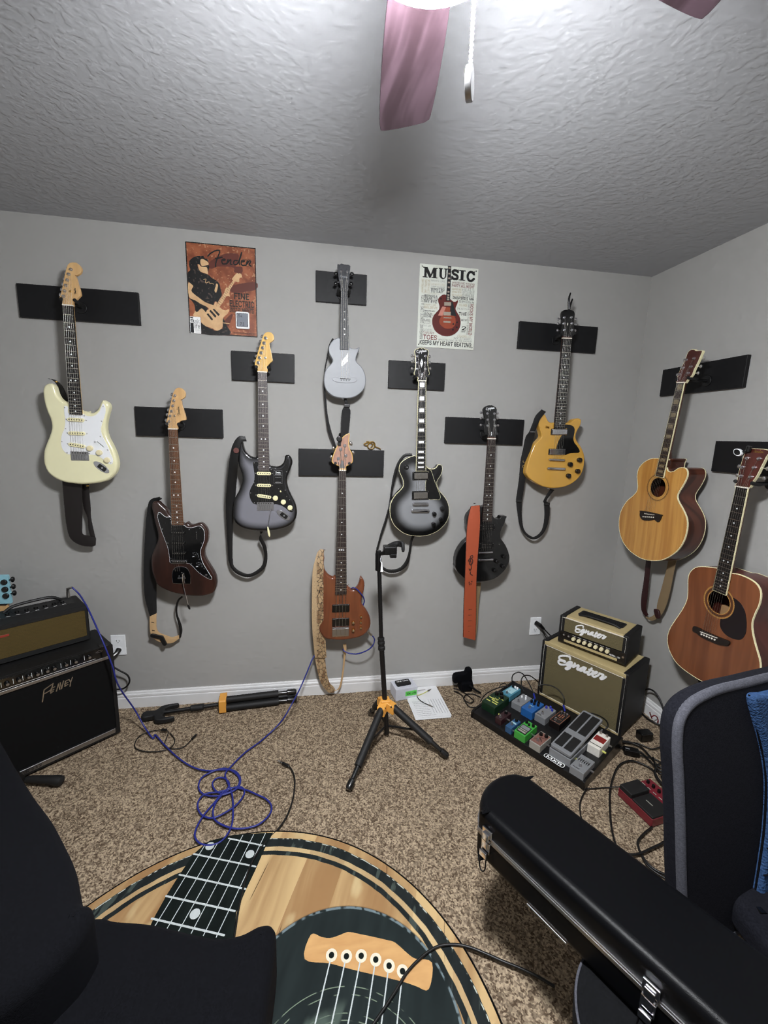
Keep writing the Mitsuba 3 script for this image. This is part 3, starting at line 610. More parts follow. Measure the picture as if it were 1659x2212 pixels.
def ribbon(rows, thick=0.0025, wall='B', sub=5, fn=None):
    """rows of (u0, v0, u1, v1, w): a strap between two edges, with thickness towards the viewer"""
    q = smooth_open(rows, sub)
    n = len(q)
    a = np.c_[q[:, 0], q[:, 1], q[:, 4]]
    b = np.c_[q[:, 2], q[:, 3], q[:, 4]]
    mid = (a + b) / 2
    c = (b - a)
    t = np.gradient(mid, axis=0)
    nn = np.cross(t, c)
    nn /= np.linalg.norm(nn, axis=1, keepdims=True) + 1e-12
    nn[nn[:, 2] < 0] *= -1
    # keep the normals close to the wall's where the strap turns
    nn = nn * 0.5 + np.array([0, 0, 0.5])
    nn /= np.linalg.norm(nn, axis=1, keepdims=True)
    K = 5
    V = []
    for k in range(K):
        s = k / (K - 1)
        bow = thick * 0.5 * (1 - (2 * s - 1) ** 2)
        V.append(a * (1 - s) + b * s + nn * (thick * 0.5 + bow))
    for k in range(K):
        s = 1 - k / (K - 1)
        V.append(a * (1 - s) + b * s - nn * (thick * 0.5))
    K2 = 2 * K
    V = np.stack(V, 1).reshape(-1, 3)
    F = []
    for i in range(n - 1):
        for k in range(K2):
            p0, p1 = i * K2 + k, i * K2 + (k + 1) % K2
            F += [[p0, p1, p1 + K2], [p0, p1 + K2, p0 + K2]]
    for k in range(1, K2 - 1):
        F += [[0, k + 1, k], [(n - 1) * K2, (n - 1) * K2 + k, (n - 1) * K2 + k + 1]]
    m = trimesh.Trimesh(V, np.array(F), process=False)
    trimesh.repair.fix_normals(m)
    return mapped(m, wall)


def fit_text(txt, x0, y0, x1, y1, d, bold=False, rot=0):
    """lettering stretched to the rectangle x0..x1, y0..y1, in the xy plane, d thick"""
    m = meshkit.text_mesh(txt, 0.05, d, bold)
    lo, hi = m.bounds
    w, h = (x1 - x0, y1 - y0) if rot in (0, 180) else (y1 - y0, x1 - x0)
    v = (m.vertices - [lo[0], lo[1], 0]) * [w / (hi[0] - lo[0]), h / (hi[1] - lo[1]), 1]
    v[:, :2] -= [w / 2, h / 2]
    a = math.radians(rot)
    v[:, :2] = v[:, :2] @ np.array([[math.cos(a), math.sin(a)], [-math.sin(a), math.cos(a)]])
    v[:, :2] += [(x0 + x1) / 2, (y0 + y1) / 2]
    m.vertices = v
    return m


# ---------------------------------------------------------------- materials
def wall_col(p, n, uv):
    return mix(lin('#a7a6a3'), lin('#abaaa8'), fbm(p.x * 3 + p.y * 3, p.z * 3, 1.7))


def wall_bump(p, n, uv):
    return smoothstep(0.45, 0.7, fbm((p.x + p.y * 1.3) * 70, (p.y * 0.6 + p.z) * 70, p.z * 20, octaves=2))


def ceil_bump(p, n, uv):
    a = smoothstep(0.40, 0.66, fbm(p.x * 75, p.y * 75, 3.1, octaves=3))
    return a + 0.25 * noise(p.x * 180, p.y * 180, 1.0)


def carpet_col(p, n, uv):
    f, s, c = voronoi(p.x * 230 + 1.5 * noise(p.x * 60, p.y * 60), p.y * 230)
    f2, s2, c2 = voronoi(p.x * 95 + 7.3, p.y * 95 + 2.1)
    big = fbm(p.x * 5, p.y * 5, 9.0)
    col = mix(lin('#5f4f3f'), lin('#b9a78e'), smoothstep(0.08, 0.95, c * 0.65 + c2 * 0.35))
    col = mix(col, lin('#4a3c30'), smoothstep(0.86, 0.95, c2) * 0.55)
    return col * (0.90 + 0.2 * big)


def carpet_bump(p, n, uv):
    f, s, c = voronoi(p.x * 200, p.y * 200)
    return 1 - dr.clip(f, 0, 1) + 0.6 * noise(p.x * 90, p.y * 90, 2.0)


M('wall', fn=wall_col, rough=0.75, spec=0.25, bump=wall_bump, bump_scale=0.0006, eps=2e-3)
M('ceiling', '#a2a3a6', rough=0.85, spec=0.2, bump=ceil_bump, bump_scale=0.0009, eps=1.5e-3)
M('trim', '#dcdcdc', rough=0.35)
M('carpet', fn=carpet_col, rough=0.95, spec=0.05, sheen=0.2, bump=carpet_bump, bump_scale=0.0022, eps=8e-4)


def wood_fn(c0, c1, axis='v', k=1.0, seed=0.0, streak=60):
    c0, c1 = lin(c0), lin(c1)

    def fn(p, n, uv):
        h = p.x + p.y * 0.9
        g = fbm(h * streak * k + 2.5 * noise(p.z * 3 + seed, h * 4), p.z * 3.0 * k + seed, 0.3, octaves=3)
        return mix(c0, c1, smoothstep(0.25, 0.75, g))
    return fn


def wood_x_fn(c0, c1, streak=50, seed=0.0):
    c0, c1 = lin(c0), lin(c1)

    def fn(p, n, uv):
        g = fbm(p.x * streak + 3 * noise(p.y * 5, p.x * 6 + seed), p.y * 4, seed, octaves=3)
        return mix(c0, c1, smoothstep(0.25, 0.75, g))
    return fn


M('maple', fn=wood_fn('#c8a066', '#d9b47a', seed=1.0), rough=0.35, coat=0.3)
M('amber_maple', fn=wood_fn('#d2a744', '#e0ba5c', seed=2.0), rough=0.2, coat=0.8)
M('rosewood', fn=wood_fn('#2b201d', '#3d2d28', seed=3.0, streak=120), rough=0.5)
M('dark_rosewood', fn=wood_fn('#17120f', '#221b18', seed=3.5, streak=120), rough=0.45)
M('pau_ferro', fn=wood_fn('#5a3a22', '#7a5230', seed=4.0, streak=120), rough=0.45)
M('grey_rosewood', fn=wood_fn('#41383a', '#574c4c', seed=5.0, streak=120), rough=0.45)
M('ebony', fn=wood_fn('#101012', '#1a1a1d', seed=6.0), rough=0.35)
M('mahogany_neck', fn=wood_fn('#4a2a1c', '#5c3624', seed=7.0), rough=0.35, coat=0.4)
M('mahogany_top', fn=wood_fn('#78451f', '#8e562a', seed=8.0, streak=40), rough=0.28, coat=0.7)
M('spruce_top', fn=wood_fn('#b8822c', '#cc9a40', seed=9.0, streak=70), rough=0.25, coat=0.8)
M('rosewood_side', fn=wood_fn('#4a2616', '#6a3a24', seed=10.0, streak=30), rough=0.2, coat=0.9)
M('mahogany_side', fn=wood_fn('#4e241a', '#642f24', seed=11.0, streak=30), rough=0.25, coat=0.7)
M('bass_wood', fn=wood_fn('#6e3a1c', '#844a22', seed=12.0, streak=45), rough=0.18, coat=1.0)
M('bass_face', fn=wood_fn('#a8806c', '#b8917c', seed=12.5, streak=45), rough=0.12, coat=1.0)
M('walnut_body', fn=wood_fn('#33201a', '#472a20', seed=13.0, streak=35), rough=0.16, coat=1.0)
M('fan_wood_flare_tint', fn=wood_x_fn('#3d2c33', '#55434c', streak=40, seed=4.0), rough=0.5)  # brown wood with the mauve of lamp flare mixed into its colour
M('bridge_wood', '#2a1e18', rough=0.5)
M('olympic_white', '#e4e0b8', rough=0.10, coat=1.0)
M('white_plastic', '#e6e8ea', rough=0.25)
M('cream_plastic', '#e8e2b4', rough=0.3)
M('aged_cream', '#e2d8b0', rough=0.3)
M('guard_black', '#0c0c0d', rough=0.07, coat=0.6)
M('black_plastic', '#121213', rough=0.3)
M('black_rubber', '#151516', rough=0.65)
M('black_gloss', '#060607', rough=0.08, coat=1.0)
M('black_satin', '#101114', rough=0.45)
M('hanger_black', '#15161a', rough=0.55, spec=0.35)
M('yellow_body', '#c99c1e', rough=0.12, coat=1.0)
M('chrome', '#d8d8dc', rough=0.08, metal=1.0)
M('nickel', '#c8c4be', rough=0.22, metal=1.0)
M('brushed', '#b8b8ba', rough=0.35, metal=1.0)
M('gold', '#d9b04a', rough=0.2, metal=1.0)
M('fret', '#cfcac0', rough=0.25, metal=1.0)
M('string', '#c9c6c0', rough=0.3, metal=1.0)
M('bone', '#ded8cc', rough=0.35)
M('pearl', '#f0f2f4', rough=0.2, coat=0.5)
M('dot_dark', '#8a7c60', rough=0.4)
M('uke_grey', '#8e9196', rough=0.45)
M('uke_neck', '#33353c', rough=0.55)
M('uke_dark', '#1c1d20', rough=0.5)
M('binding', '#e6dfb4', rough=0.3)
M('leather_black', '#101011', rough=0.55)
M('webbing_black', '#121214', rough=0.75)
M('leather_brown', '#1f1614', rough=0.6)
M('leather_tan', '#c2a274', rough=0.7)
M('leather_orange', '#b2562a', rough=0.55)
M('leather_orange_dark', '#4a1d10', rough=0.7)
M('leather_maroon', '#3a1218', rough=0.5)
M('leather_patch', '#6b3b34', rough=0.6)
M('suede_tan', '#8a7656', rough=0.9)
M('blue_cable', '#2a3488', rough=0.4)
M('black_cable', '#0d0d0e', rough=0.45)
M('red_cable', '#7c1c24', rough=0.5)
M('yellow_part', '#e0a21a', rough=0.4)
M('tolex', '#0e0e10', rough=0.6, bump=lambda p, n, uv: noise(p.x * 500, p.y * 500, p.z * 500), bump_scale=0.0006, eps=5e-4)
M('cream_tolex', '#b9a878', rough=0.55)
M('label_white', '#e8e8e8', rough=0.5)
M('ink_black', '#0c0b0b', rough=0.7)
M('paper', '#dadbdc', rough=0.8)
M('paper_line', '#9a9b9e', rough=0.8)
M('green_label', '#4fce3a', rough=0.5)


def grille_fn(c0, c1, k):
    c0, c1 = lin(c0), lin(c1)

    def fn(p, n, uv):
        a = dr.sin((p.x * 1.0 + p.y * 1.0) * k) * dr.sin(p.z * k)
        b = dr.sin((p.x - p.y) * k * 0.7 + p.z * k * 0.5)
        return mix(c0, c1, dr.clip(0.5 + 0.5 * a + 0.15 * b, 0, 1))
    return fn


M('grille_tan', fn=grille_fn('#4c4530', '#8f8460', 1500.0), rough=0.85, spec=0.2)
M('grille_gold', fn=grille_fn('#3a3018', '#74622f', 1900.0), rough=0.8, spec=0.2)
M('grille_black', fn=grille_fn('#070707', '#141416', 1500.0), rough=0.85, spec=0.2)


SNX = float((R('bass_strap1')[3:9, 0] * 0.6 + R('bass_strap1')[3:9, 2] * 0.4).mean())


def snake_fn(p, n, uv):
    h = p.x * 1.0
    f, s, c = voronoi(h * 60, p.z * 42)
    edge = smoothstep(0.02, 0.14, s - f)
    base = mix(lin('#b59a74'), lin('#8c6e4c'), smoothstep(0.5, 0.9, c))
    dark = mix(lin('#2a1a12'), base, edge)
    # plain small scales on the outer margin, dark saddles towards the inner edge
    side = smoothstep(SNX - 0.006, SNX + 0.006, p.x)
    f2, s2, c2 = voronoi(h * 150, p.z * 150)
    plain = mix(lin('#a88c66'), lin('#c2a983'), smoothstep(0.0, 0.25, s2 - f2))
    return mix(plain, dark, side)


M('snakeskin', fn=snake_fn, rough=0.6)


def fabric(name, c0, c1, k=900.0, rough=0.95, scale=0.0006):
    a, b = lin(c0), lin(c1)
    M(name, fn=lambda p, n, uv: mix(a, b, noise(p.x * k * 0.6, p.y * k * 0.6, p.z * k * 0.6)), rough=rough, spec=0.1, sheen=0.3,
      bump=lambda p, n, uv: noise(p.x * k, p.y * k, p.z * k), bump_scale=scale, eps=5e-4)


fabric('fabric_black', '#0d0e13', '#15161c', 700.0)
fabric('fabric_charcoal', '#1c1d24', '#2a2b33', 500.0)
fabric('fabric_grey_trim', '#4c4d55', '#66676f', 700.0)
fabric('fabric_blue', '#2c4668', '#456690', 260.0, scale=0.0025)
fabric('case_vinyl', '#101114', '#131418', 900.0, rough=0.38, scale=0.0002)
fabric('felt_grey', '#17181a', '#202124', 600.0)

# ---------------------------------------------------------------- the room
struct('wall_back', bx(XL - 0.1, 0.1, 0.0, 0.1, -0.05, H + 0.1), 'wall')
struct('wall_right', bx(0.0, 0.1, YF - 0.1, 0.0, -0.05, H + 0.1), 'wall')
struct('wall_left', bx(XL - 0.1, XL, YF - 0.1, 0.0, -0.05, H + 0.1), 'wall')
struct('wall_front', bx(XL, 0.0, YF - 0.1, YF, -0.05, H + 0.1), 'wall')
struct('ceiling', bx(XL - 0.1, 0.1, YF - 0.1, 0.1, H, H + 0.1), 'ceiling')


def floor_mesh():
    """carpet pile: a fine grid, tufted, under everything the camera sees"""
    st = 0.0062
    xs, ys = np.arange(XL, 0.0 + st, st), np.arange(-2.1, 0.0 + st, st)
    gx, gy = np.meshgrid(xs, ys)
    P = np.c_[gx.ravel(), gy.ravel(), np.zeros(gx.size)]
    P[:, :2] += RNG.uniform(-0.0022, 0.0022, (len(P), 2))
    z = meshkit.noise(P * [85, 85, 1], 3) * 0.5 + RNG.uniform(0, 1, len(P)) * 0.5
    low = meshkit.fbm(P * [4, 4, 1], 3, 8)
    P[:, 2] = -0.0055 + z * 0.0055 + (low - 0.5) * 0.004
    P[:, 2] = np.minimum(P[:, 2], 0.0012)
    ny, nx = gx.shape
    i = np.arange(nx - 1)[None] + np.arange(ny - 1)[:, None] * nx
    i = i.ravel()
    F = np.vstack([np.c_[i, i + 1, i + nx + 1], np.c_[i, i + nx + 1, i + nx]])
    n = len(P)
    back = np.array([[XL, YF, -0.003], [0, YF, -0.003], [0, -2.1, -0.003], [XL, -2.1, -0.003]])
    return trimesh.Trimesh(np.vstack([P, back]), np.vstack([F, [[n, n + 1, n + 2], [n, n + 2, n + 3]]]), process=False)


struct('floor', floor_mesh(), 'carpet', smooth=True)

prof = np.array([[0, 0], [0.0140, 0], [0.0140, 0.058], [0.0115, 0.064], [0.0130, 0.069], [0.0125, 0.078], [0.0085, 0.084], [0.0075, 0.090], [0.005, 0.0945], [0, 0.0945]])


def baseboard(key, a, b, nrm):
    a, b, nrm = (np.array(x, float) for x in (a, b, nrm))
    V = np.vstack([np.c_[e[0] + prof[:, 0] * nrm[0], e[1] + prof[:, 0] * nrm[1], prof[:, 1] - 0.004] for e in (a, b)])
    n = len(prof)
    F = []
    for i in range(n):
        j = (i + 1) % n
        F += [[i, j, n + j], [i, n + j, n + i]]
    f = cap_tris(ccw(prof))
    F = np.vstack([F, f, f[:, ::-1] + n])
    m = trimesh.Trimesh(V, F, process=False)
    trimesh.repair.fix_normals(m)
    struct(key, m, 'trim')


baseboard('baseboard_back', (XL, 0), (0, 0), (0, -1))
baseboard('baseboard_right', (0, 0), (0, YF), (-1, 0))
baseboard('baseboard_left', (XL, 0), (XL, YF), (1, 0))
baseboard('baseboard_front', (XL, YF), (0, YF), (0, 1))

# ---------------------------------------------------------------- ceiling fan with its lamp
fan = thing('ceiling_fan', 'ceiling fan with dark wood blades and a glowing frosted lamp bowl', 'ceiling fan')
FC = LAMP_CENTRE[:2]
M('fan_metal', '#3a3a3c', rough=0.4, metal=0.8)
M('lamp_glass', '#f0f0f0', rough=0.6)
add(fan + '__motor_housing', move(lathe([(0.075, 2.19), (0.10, 2.20), (0.105, 2.26), (0.12, 2.30), (0.12, 2.36), (0.085, 2.40), (0.08, H)], 40), [*FC, 0]), 'fan_metal')
prl = [(0.001, -LAMP_HALF)] + [(LAMP_RADIUS * math.sin(t), -LAMP_HALF * math.cos(t)) for t in np.linspace(0.12, math.pi - 0.75, 22)]
lampk = add(fan + '__lamp_bowl', move(lathe(prl, 48), LAMP_CENTRE), 'lamp_glass', smooth=True)
scene[lampk]['emitter'] = {'type': 'area', 'radiance': {'type': 'rgb', 'value': LAMP_RADIANCE}}


def blade_mesh():
    # blade along +x, plan outline; widest beyond the middle, one corner pointed
    o = np.array([[0.125, -0.052], [0.20, -0.055], [0.30, -0.060], [0.40, -0.0625], [0.50, -0.061], [0.515, -0.055], [0.522, -0.045], [0.532, 0.0], [0.537, 0.035], [0.537, 0.050], [0.530, 0.057], [0.48, 0.060], [0.38, 0.060], [0.28, 0.057], [0.18, 0.051], [0.125, 0.047]])
    m = slab(smooth_closed(o, 4), -0.003, 0.003, 0.002, 0.002, 2)
    a = math.radians(-7)
    v = m.vertices.copy()
    m.vertices = np.c_[v[:, 0], v[:, 1] * math.cos(a) - v[:, 2] * math.sin(a), v[:, 1] * math.sin(a) + v[:, 2] * math.cos(a)]
    return m


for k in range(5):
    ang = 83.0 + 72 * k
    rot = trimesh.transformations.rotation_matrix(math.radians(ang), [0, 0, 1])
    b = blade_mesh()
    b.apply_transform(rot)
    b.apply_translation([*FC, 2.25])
    bk = add(fan + '__blade', b, 'fan_wood_flare_tint')
    ir = bx(0.09, 0.19, -0.018, 0.018, -0.004, 0.0, 0.0015)
    ir.apply_transform(rot)
    ir.apply_translation([*FC, 2.2475])
    add(bk + '__bracket', ir, 'fan_metal')
ch = thing('pull_chain', 'white beaded pull chain with an oval fob hanging from the ceiling fan', 'pull chain')
cx, cy = -1.6645, -1.650
beads = [move(trimesh.creation.icosphere(1, 0.0030), [cx, cy, z]) for z in np.arange(2.022, 2.20, 0.0062)]
add(ch + '__chain', cat(*beads, tube([[cx, cy, 2.015], [cx, cy, 2.21]], 0.0008, 6)), 'white_plastic', smooth=True)
fob = slab(circle((0, 0), 0.0165, 28) * [1.0, 1.25], -0.0045, 0.0045, 0.0015, 0.0015)
fv = fob.vertices.copy()
a = math.radians(62)
fob.vertices = np.c_[cx + fv[:, 0] * math.cos(a) - fv[:, 2] * math.sin(a), cy + fv[:, 0] * math.sin(a) + fv[:, 2] * math.cos(a), 1.996 + fv[:, 1]]
add(ch + '__fob', fob, 'brushed')
# ---------------------------------------------------------------- hanger boards and guitars
GRP_BOARD = 'black hanger boards on the walls'
BOARD_T = 0.019


def board(x0, x1, z0, z1, label, wall='B'):
    k = thing('hanger_board', label, 'hanger board', GRP_BOARD)
    add(k + '__panel', mapped(bx(x0, x1, z0, z1, 0.0005, BOARD_T, 0.0015), wall), 'hanger_black')
    return k


def yoke(bk, c, w, wall, spread=0.030, drop=0.0, ang=0.0):
    """the padded fork that carries a headstock, on a short arm from its board; c = where the neck passes, w = depth of the prongs' tips"""
    u, v = c
    add(bk + '__arm', mapped(tube([[u, v + drop, BOARD_T - 0.001], [u, v + drop, w - 0.055]], 0.0075, 10), wall), 'black_satin')
    fl = slab(circle((u, v + drop), 0.026, 24), BOARD_T - 0.001, BOARD_T + 0.005, 0, 0.002)
    add(bk + '__flange', mapped(fl, wall), 'black_satin')
    pts = []
    for s in (-1, 1):
        q = np.array([[u, v + drop, w - 0.055], [u + s * spread * 0.7, v + drop, w - 0.05], [u + s * spread, v + drop * 0.5, w - 0.03], [u + s * spread, v + 0.002, w - 0.005], [u + s * spread * 0.93, v + 0.006, w + 0.008]])
        pts.append(tube(smooth_open(q, 5), 0.0072, 10))
    add(bk + '__fork', mapped(cat(*pts), wall), 'black_rubber')


B1 = board(-3.196, -2.691, 1.998, 2.141, 'long black hanger board behind the head of the cream double-cutaway guitar')
B2 = board(-2.743, -2.335, 1.480, 1.621, 'black hanger board behind the head of the dark walnut offset guitar')
B3 = board(-2.282, -1.976, 1.767, 1.907, 'black hanger board behind the amber head of the silver-grey guitar')
B4 = board(-1.869, -1.615, 2.165, 2.307, 'black hanger board behind the head of the grey ukulele, highest of the boards')
B5 = board(-1.958, -1.502, 1.294, 1.436, 'black hanger board behind the bass head, with a gold clef on its top edge')
B6 = board(-1.490, -1.182, 1.765, 1.906, 'black hanger board just under the white metal MUSIC sign')
B7 = board(-1.163, -0.703, 1.485, 1.627, 'black hanger board behind the head of the black guitar with the orange strap')
B8 = board(-0.777, -0.311, 2.007, 2.147, 'black hanger board behind the head of the yellow guitar')
B9 = board(0.195, 0.655, 1.770, 1.908, 'black hanger board on the right wall behind the spruce-topped acoustic guitar', 'R')
B10 = board(0.5715, 1.03, 1.395, 1.536, 'black hanger board on the right wall behind the mahogany acoustic head', 'R')

DOTS = [3, 5, 7, 9, 12, 15, 17, 19, 21]


class Guitar:
    def __init__(s, base, label, cat_, tr, wall, wf, wn, scale, group='guitars hanging on the walls'):
        s.k = thing(base, label, cat_, group)
        s.tr, s.wall, s.wf, s.wn, s.scale = tr, wall, wf, wn, scale
        s.nl, s.nr = R(tr + '_fb')
        s.el, s.er = R(tr + '_fb2')
        s.n0 = (s.nl + s.nr) / 2
        s.n1 = (s.el + s.er) / 2
        s.d = (s.n1 - s.n0) / np.linalg.norm(s.n1 - s.n0)        # towards the bridge
        s.p = np.array([-s.d[1], s.d[0]])
        if s.p @ (s.nr - s.nl) < 0:
            s.p = -s.p
        s.L = np.linalg.norm(s.n1 - s.n0)

    def add(s, part, mesh, mat, smooth=35, **kw):
        return add(s.k + '__' + part, mapped(mesh, s.wall), mat, smooth, **kw)

    def at(s, t, x=0.0):
        """point on the neck: t metres from the nut, x metres sideways"""
        return s.n0 + s.d * t + s.p * x

    def half(s, t):
        a, b = np.linalg.norm(s.nr - s.nl) / 2, np.linalg.norm(s.er - s.el) / 2
        return a + (b - a) * t / s.L

    def quad(s, t0, t1, x0f=-1, x1f=1, inset=0.0):
        h0, h1 = s.half(t0) - inset, s.half(t1) - inset
        return np.array([s.at(t0, x0f * h0), s.at(t0, x1f * h0), s.at(t1, x1f * h1), s.at(t1, x0f * h1)])

    def body(s, mat, back, r=0.010, outline=None, smooth=35, sub=5, name='body', r0=None):
        o = smooth_closed(R(s.tr + '_body') if outline is None else outline, sub)
        s.out = o
        return s.add(name, slab(o, back, s.wf, r if r0 is None else r0, r, 4), mat, smooth)

    def neck(s, fb_mat, neck_mat, nfrets=21, depth=0.018, heel=0.02, inlay='dots', inlay_mat='pearl', binding=None, fret_mat='fret', nut_mat='bone', to=None, fb_t=0.006):
        w = s.wn
        inset = 0.0
        if binding:
            s.add('fretboard__binding', slab(s.quad(0, s.L + 0.002), w - fb_t - 0.0005, w - 0.0005), binding, False)
            inset = 0.0022
        s.add('fretboard', slab(s.quad(0, s.L, inset=inset), w - fb_t, w), fb_mat, False)
        # neck back: D-shaped section from nut to heel
        T_ = s.L if to is None else to
        rows = []
        for t, dep in ((-0.012, depth), (T_ * 0.55, depth * 1.08), (T_ * 0.8, depth * 1.15), (T_ * 0.9, heel), (T_, heel)):
            h = s.half(max(t, 0)) * 0.985
            a = np.linspace(0, math.pi, 11)
            c = s.at(t)
            xs, ws = h * np.cos(a), (w - fb_t + 0.0003) - dep * np.sin(a) ** 0.8
            rows.append(np.c_[c[0] + s.p[0] * xs, c[1] + s.p[1] * xs, ws])
        n = 11
        F = []
        for i in range(len(rows) - 1):
            for k in range(n):
                p0, p1 = i * n + k, i * n + (k + 1) % n
                F += [[p0, p1, p1 + n], [p0, p1 + n, p0 + n]]
        for k in range(1, n - 1):
            F += [[0, k + 1, k], [(len(rows) - 1) * n, (len(rows) - 1) * n + k, (len(rows) - 1) * n + k + 1]]
        m = trimesh.Trimesh(np.vstack(rows), np.array(F), process=False)
        trimesh.repair.fix_normals(m)
        s.add('neck', m, neck_mat, 40)
        for i in range(1, nfrets + 1):
            t = s.scale * (1 - 2 ** (-i / 12))
            if t > s.L - 0.002:
                break
            s.add('fretboard__fret', slab(s.quad(t - 0.0010, t + 0.0010, inset=0.0006), w - 0.0002, w + 0.0012), fret_mat, False)
        mid = lambda i: s.scale * (1 - (2 ** (-(i - 1) / 12) + 2 ** (-i / 12)) / 2)
        if inlay == 'dots':
            for i in DOTS:
                t = mid(i)
                if t > s.L - 0.005 or i > nfrets:
                    break
                for x in ((-0.0095, 0.0095) if i == 12 else (0,)):
                    s.add('fretboard__inlay_dot', slab(circle(s.at(t, x), 0.0034, 14), w - 0.0002, w + 0.0003), inlay_mat, False)
        elif inlay == 'blocks':
            for i in [1] + DOTS:
                if i > nfrets:
                    break
                a, b = s.scale * (1 - 2 ** (-(i - 1) / 12)), s.scale * (1 - 2 ** (-i / 12))
                if b > s.L:
                    break
                g = (b - a) * 0.16
                s.add('fretboard__inlay_block', slab(s.quad(a + g, b - g, -0.60, 0.60), w - 0.0002, w + 0.0003), inlay_mat, False)
        s.add('nut', slab(s.quad(-0.005, 0.0, inset=-0.0004), w - 0.008, w + 0.0022), nut_mat, False)

    def headstock(s, mat, thick=0.014, face=None, r=0.0015, sub=4, w=None):
        w = s.wn - 0.008 if w is None else w
        o = smooth_closed(R(s.tr + '_head'), sub)
        k = s.add('headstock', slab(o, w - thick, w, r, r, 2), mat)
        s.hw = w
        return k

    def tuners(s, posts, shift=None, btns=None, post_mat='chrome', btn_mat='chrome', r=0.0042, ferr=0.0062, bl=0.017, bw=0.012, bdep=0.016):
        for i, q in enumerate(posts):
            k = s.add('tuner', slab(circle(q, r, 14), s.hw, s.hw + 0.010, 0, 0.0015), post_mat)
            s.add(k.split('__', 1)[1] + '__ferrule', slab(circle(q, ferr, 16), s.hw - 0.0005, s.hw + 0.002, 0, 0.0008), post_mat)
            b = q + np.asarray(shift) if btns is None else btns[i]
            wz = s.hw - bdep
            ax = (b - q) / np.linalg.norm(b - q)
            s.add(k.split('__', 1)[1] + '__shaft', tube([[*(q + ax * 0.004), wz], [*b, wz]], 0.0022, 8), post_mat)
            e = trimesh.creation.icosphere(2, 1.0)
            v = e.vertices * [bl / 2, bw / 2, 0.0045]
            px = np.array([-ax[1], ax[0]])
            e.vertices = np.c_[b[0] + px[0] * v[:, 0] + ax[0] * v[:, 1], b[1] + px[1] * v[:, 0] + ax[1] * v[:, 1], wz + v[:, 2]]
            s.add(k.split('__', 1)[1] + '__button', e, btn_mat, True)

    def strings(s, bridge, wb, posts=None, spread=0.026, n=6, nutspread=None, r=0.00042, mat='string'):
        """n strings from the posts over the nut to the bridge (point, depth wb)"""
        ns = s.half(0) * 0.82 if nutspread is None else nutspread
        for i in range(n):
            f = -1 + 2 * i / (n - 1)
            a = s.at(-0.002, f * ns)
            b = np.asarray(bridge) + s.p * f * spread
            pts = [[*a, s.wn + 0.0026], [*b, wb]]
            if posts is not None:
                q = posts[i]
                pts = [[*q, s.hw + 0.006]] + pts
            s.add('string', tube(pts, r * (1.35 - 0.11 * i), 5), mat, True)

    def disc(s, part, c, r, w0, h, mat, rr=0.001, n=20):
        return s.add(part, slab(circle(c, r, n), w0, w0 + h, 0, rr), mat)

    def screws(s, pts, w, mat='chrome', r=0.0028):
        for q in pts:
            s.add('pickguard__screw', slab(circle(q, r, 10), w - 0.0003, w + 0.0012, 0, 0.0006), mat)

    def single_coil(s, c, ang, mat, pole_mat='bridge_wood', L=0.083, ears=True):
        k = s.add('pickup', slab(capsule(c, 0.070, 0.0165, ang), s.wf + 0.0015, s.wf + 0.0085, 0, 0.0015), mat)
        d = np.array([math.cos(ang), math.sin(ang)])
        for i in range(6):
            s.disc(k.split('__', 1)[1] + '__pole', c + d * (i - 2.5) * 0.0104, 0.0026, s.wf + 0.008, 0.0012, pole_mat, 0.0004, 10)
        if ears:
            for sg in (-1, 1):
                s.disc(k.split('__', 1)[1] + '__screw', c + d * sg * 0.041, 0.0028, s.wf + 0.0015, 0.0015, 'nickel', 0.0005, 10)

    def humbucker(s, p0, p1, ring, cover, poles=None, ringed=True):
        (x0, y0), (x1, y1) = np.minimum(p0, p1), np.maximum(p0, p1)
        c = np.array([(x0 + x1) / 2, (y0 + y1) / 2])
        hx, hy = (x1 - x0) / 2, (y1 - y0) / 2
        rot = lambda q: c + np.c_[q[:, 0] * s.p[0] + q[:, 1] * -s.d[0], q[:, 0] * s.p[1] + q[:, 1] * -s.d[1]]
        k = s.add('pickup', slab(rot(rrect(-hx, hx, -hy, hy, 0.003)), s.wf, s.wf + 0.005, 0, 0.0015), ring)
        kk = k.split('__', 1)[1]
        if cover:
            m = 0.0055 if ringed else 0.002
            s.add(kk + '__cover', slab(rot(rrect(-hx + m + 0.003, hx - m - 0.003, -hy + m, hy - m, 0.003)), s.wf + 0.004, s.wf + 0.011, 0, 0.002), cover)
        if poles:
            for yy in poles[1]:
                for i in range(6):
                    q = rot(np.array([[(i - 2.5) * 0.0102, yy]]))[0]
                    s.disc(kk + '__pole', q, 0.0024, s.wf + (0.0105 if cover else 0.0045), 0.0012, poles[0], 0.0004, 10)
        for sx in (-1, 1):
            for sy in (-1, 1):
                s.disc(kk + '__screw', rot(np.array([[sx * (hx - 0.004), sy * (hy - 0.004)]]))[0], 0.0020, s.wf + 0.0048, 0.001, 'nickel', 0.0003, 8)

    def knob(s, c, r, h, mat, top=None):
        k = s.add('knob', slab(circle(c, r, 22), s.wf + 0.001, s.wf + 0.001 + h, 0, r * 0.18), mat)
        kk = k.split('__', 1)[1]
        if top:
            s.disc(kk + '__top', c, r * 0.66, s.wf + h, 0.003, top, 0.0006)
        else:
            q = np.array([c + np.array([-0.0006, 0]), c + np.array([0.0006, 0]), c + np.array([0.0006, r * 0.8]), c + np.array([-0.0006, r * 0.8])])
            s.add(kk + '__pointer', slab(q, s.wf + h + 0.0008, s.wf + h + 0.0013), 'dot_dark', False)
        return kk

    def strap_button(s, c, w, mat='chrome'):
        s.add('strap_button', tube([[*c, w], [c[0], c[1] + 0.004, w]], [0.006, 0.006], 12), mat)


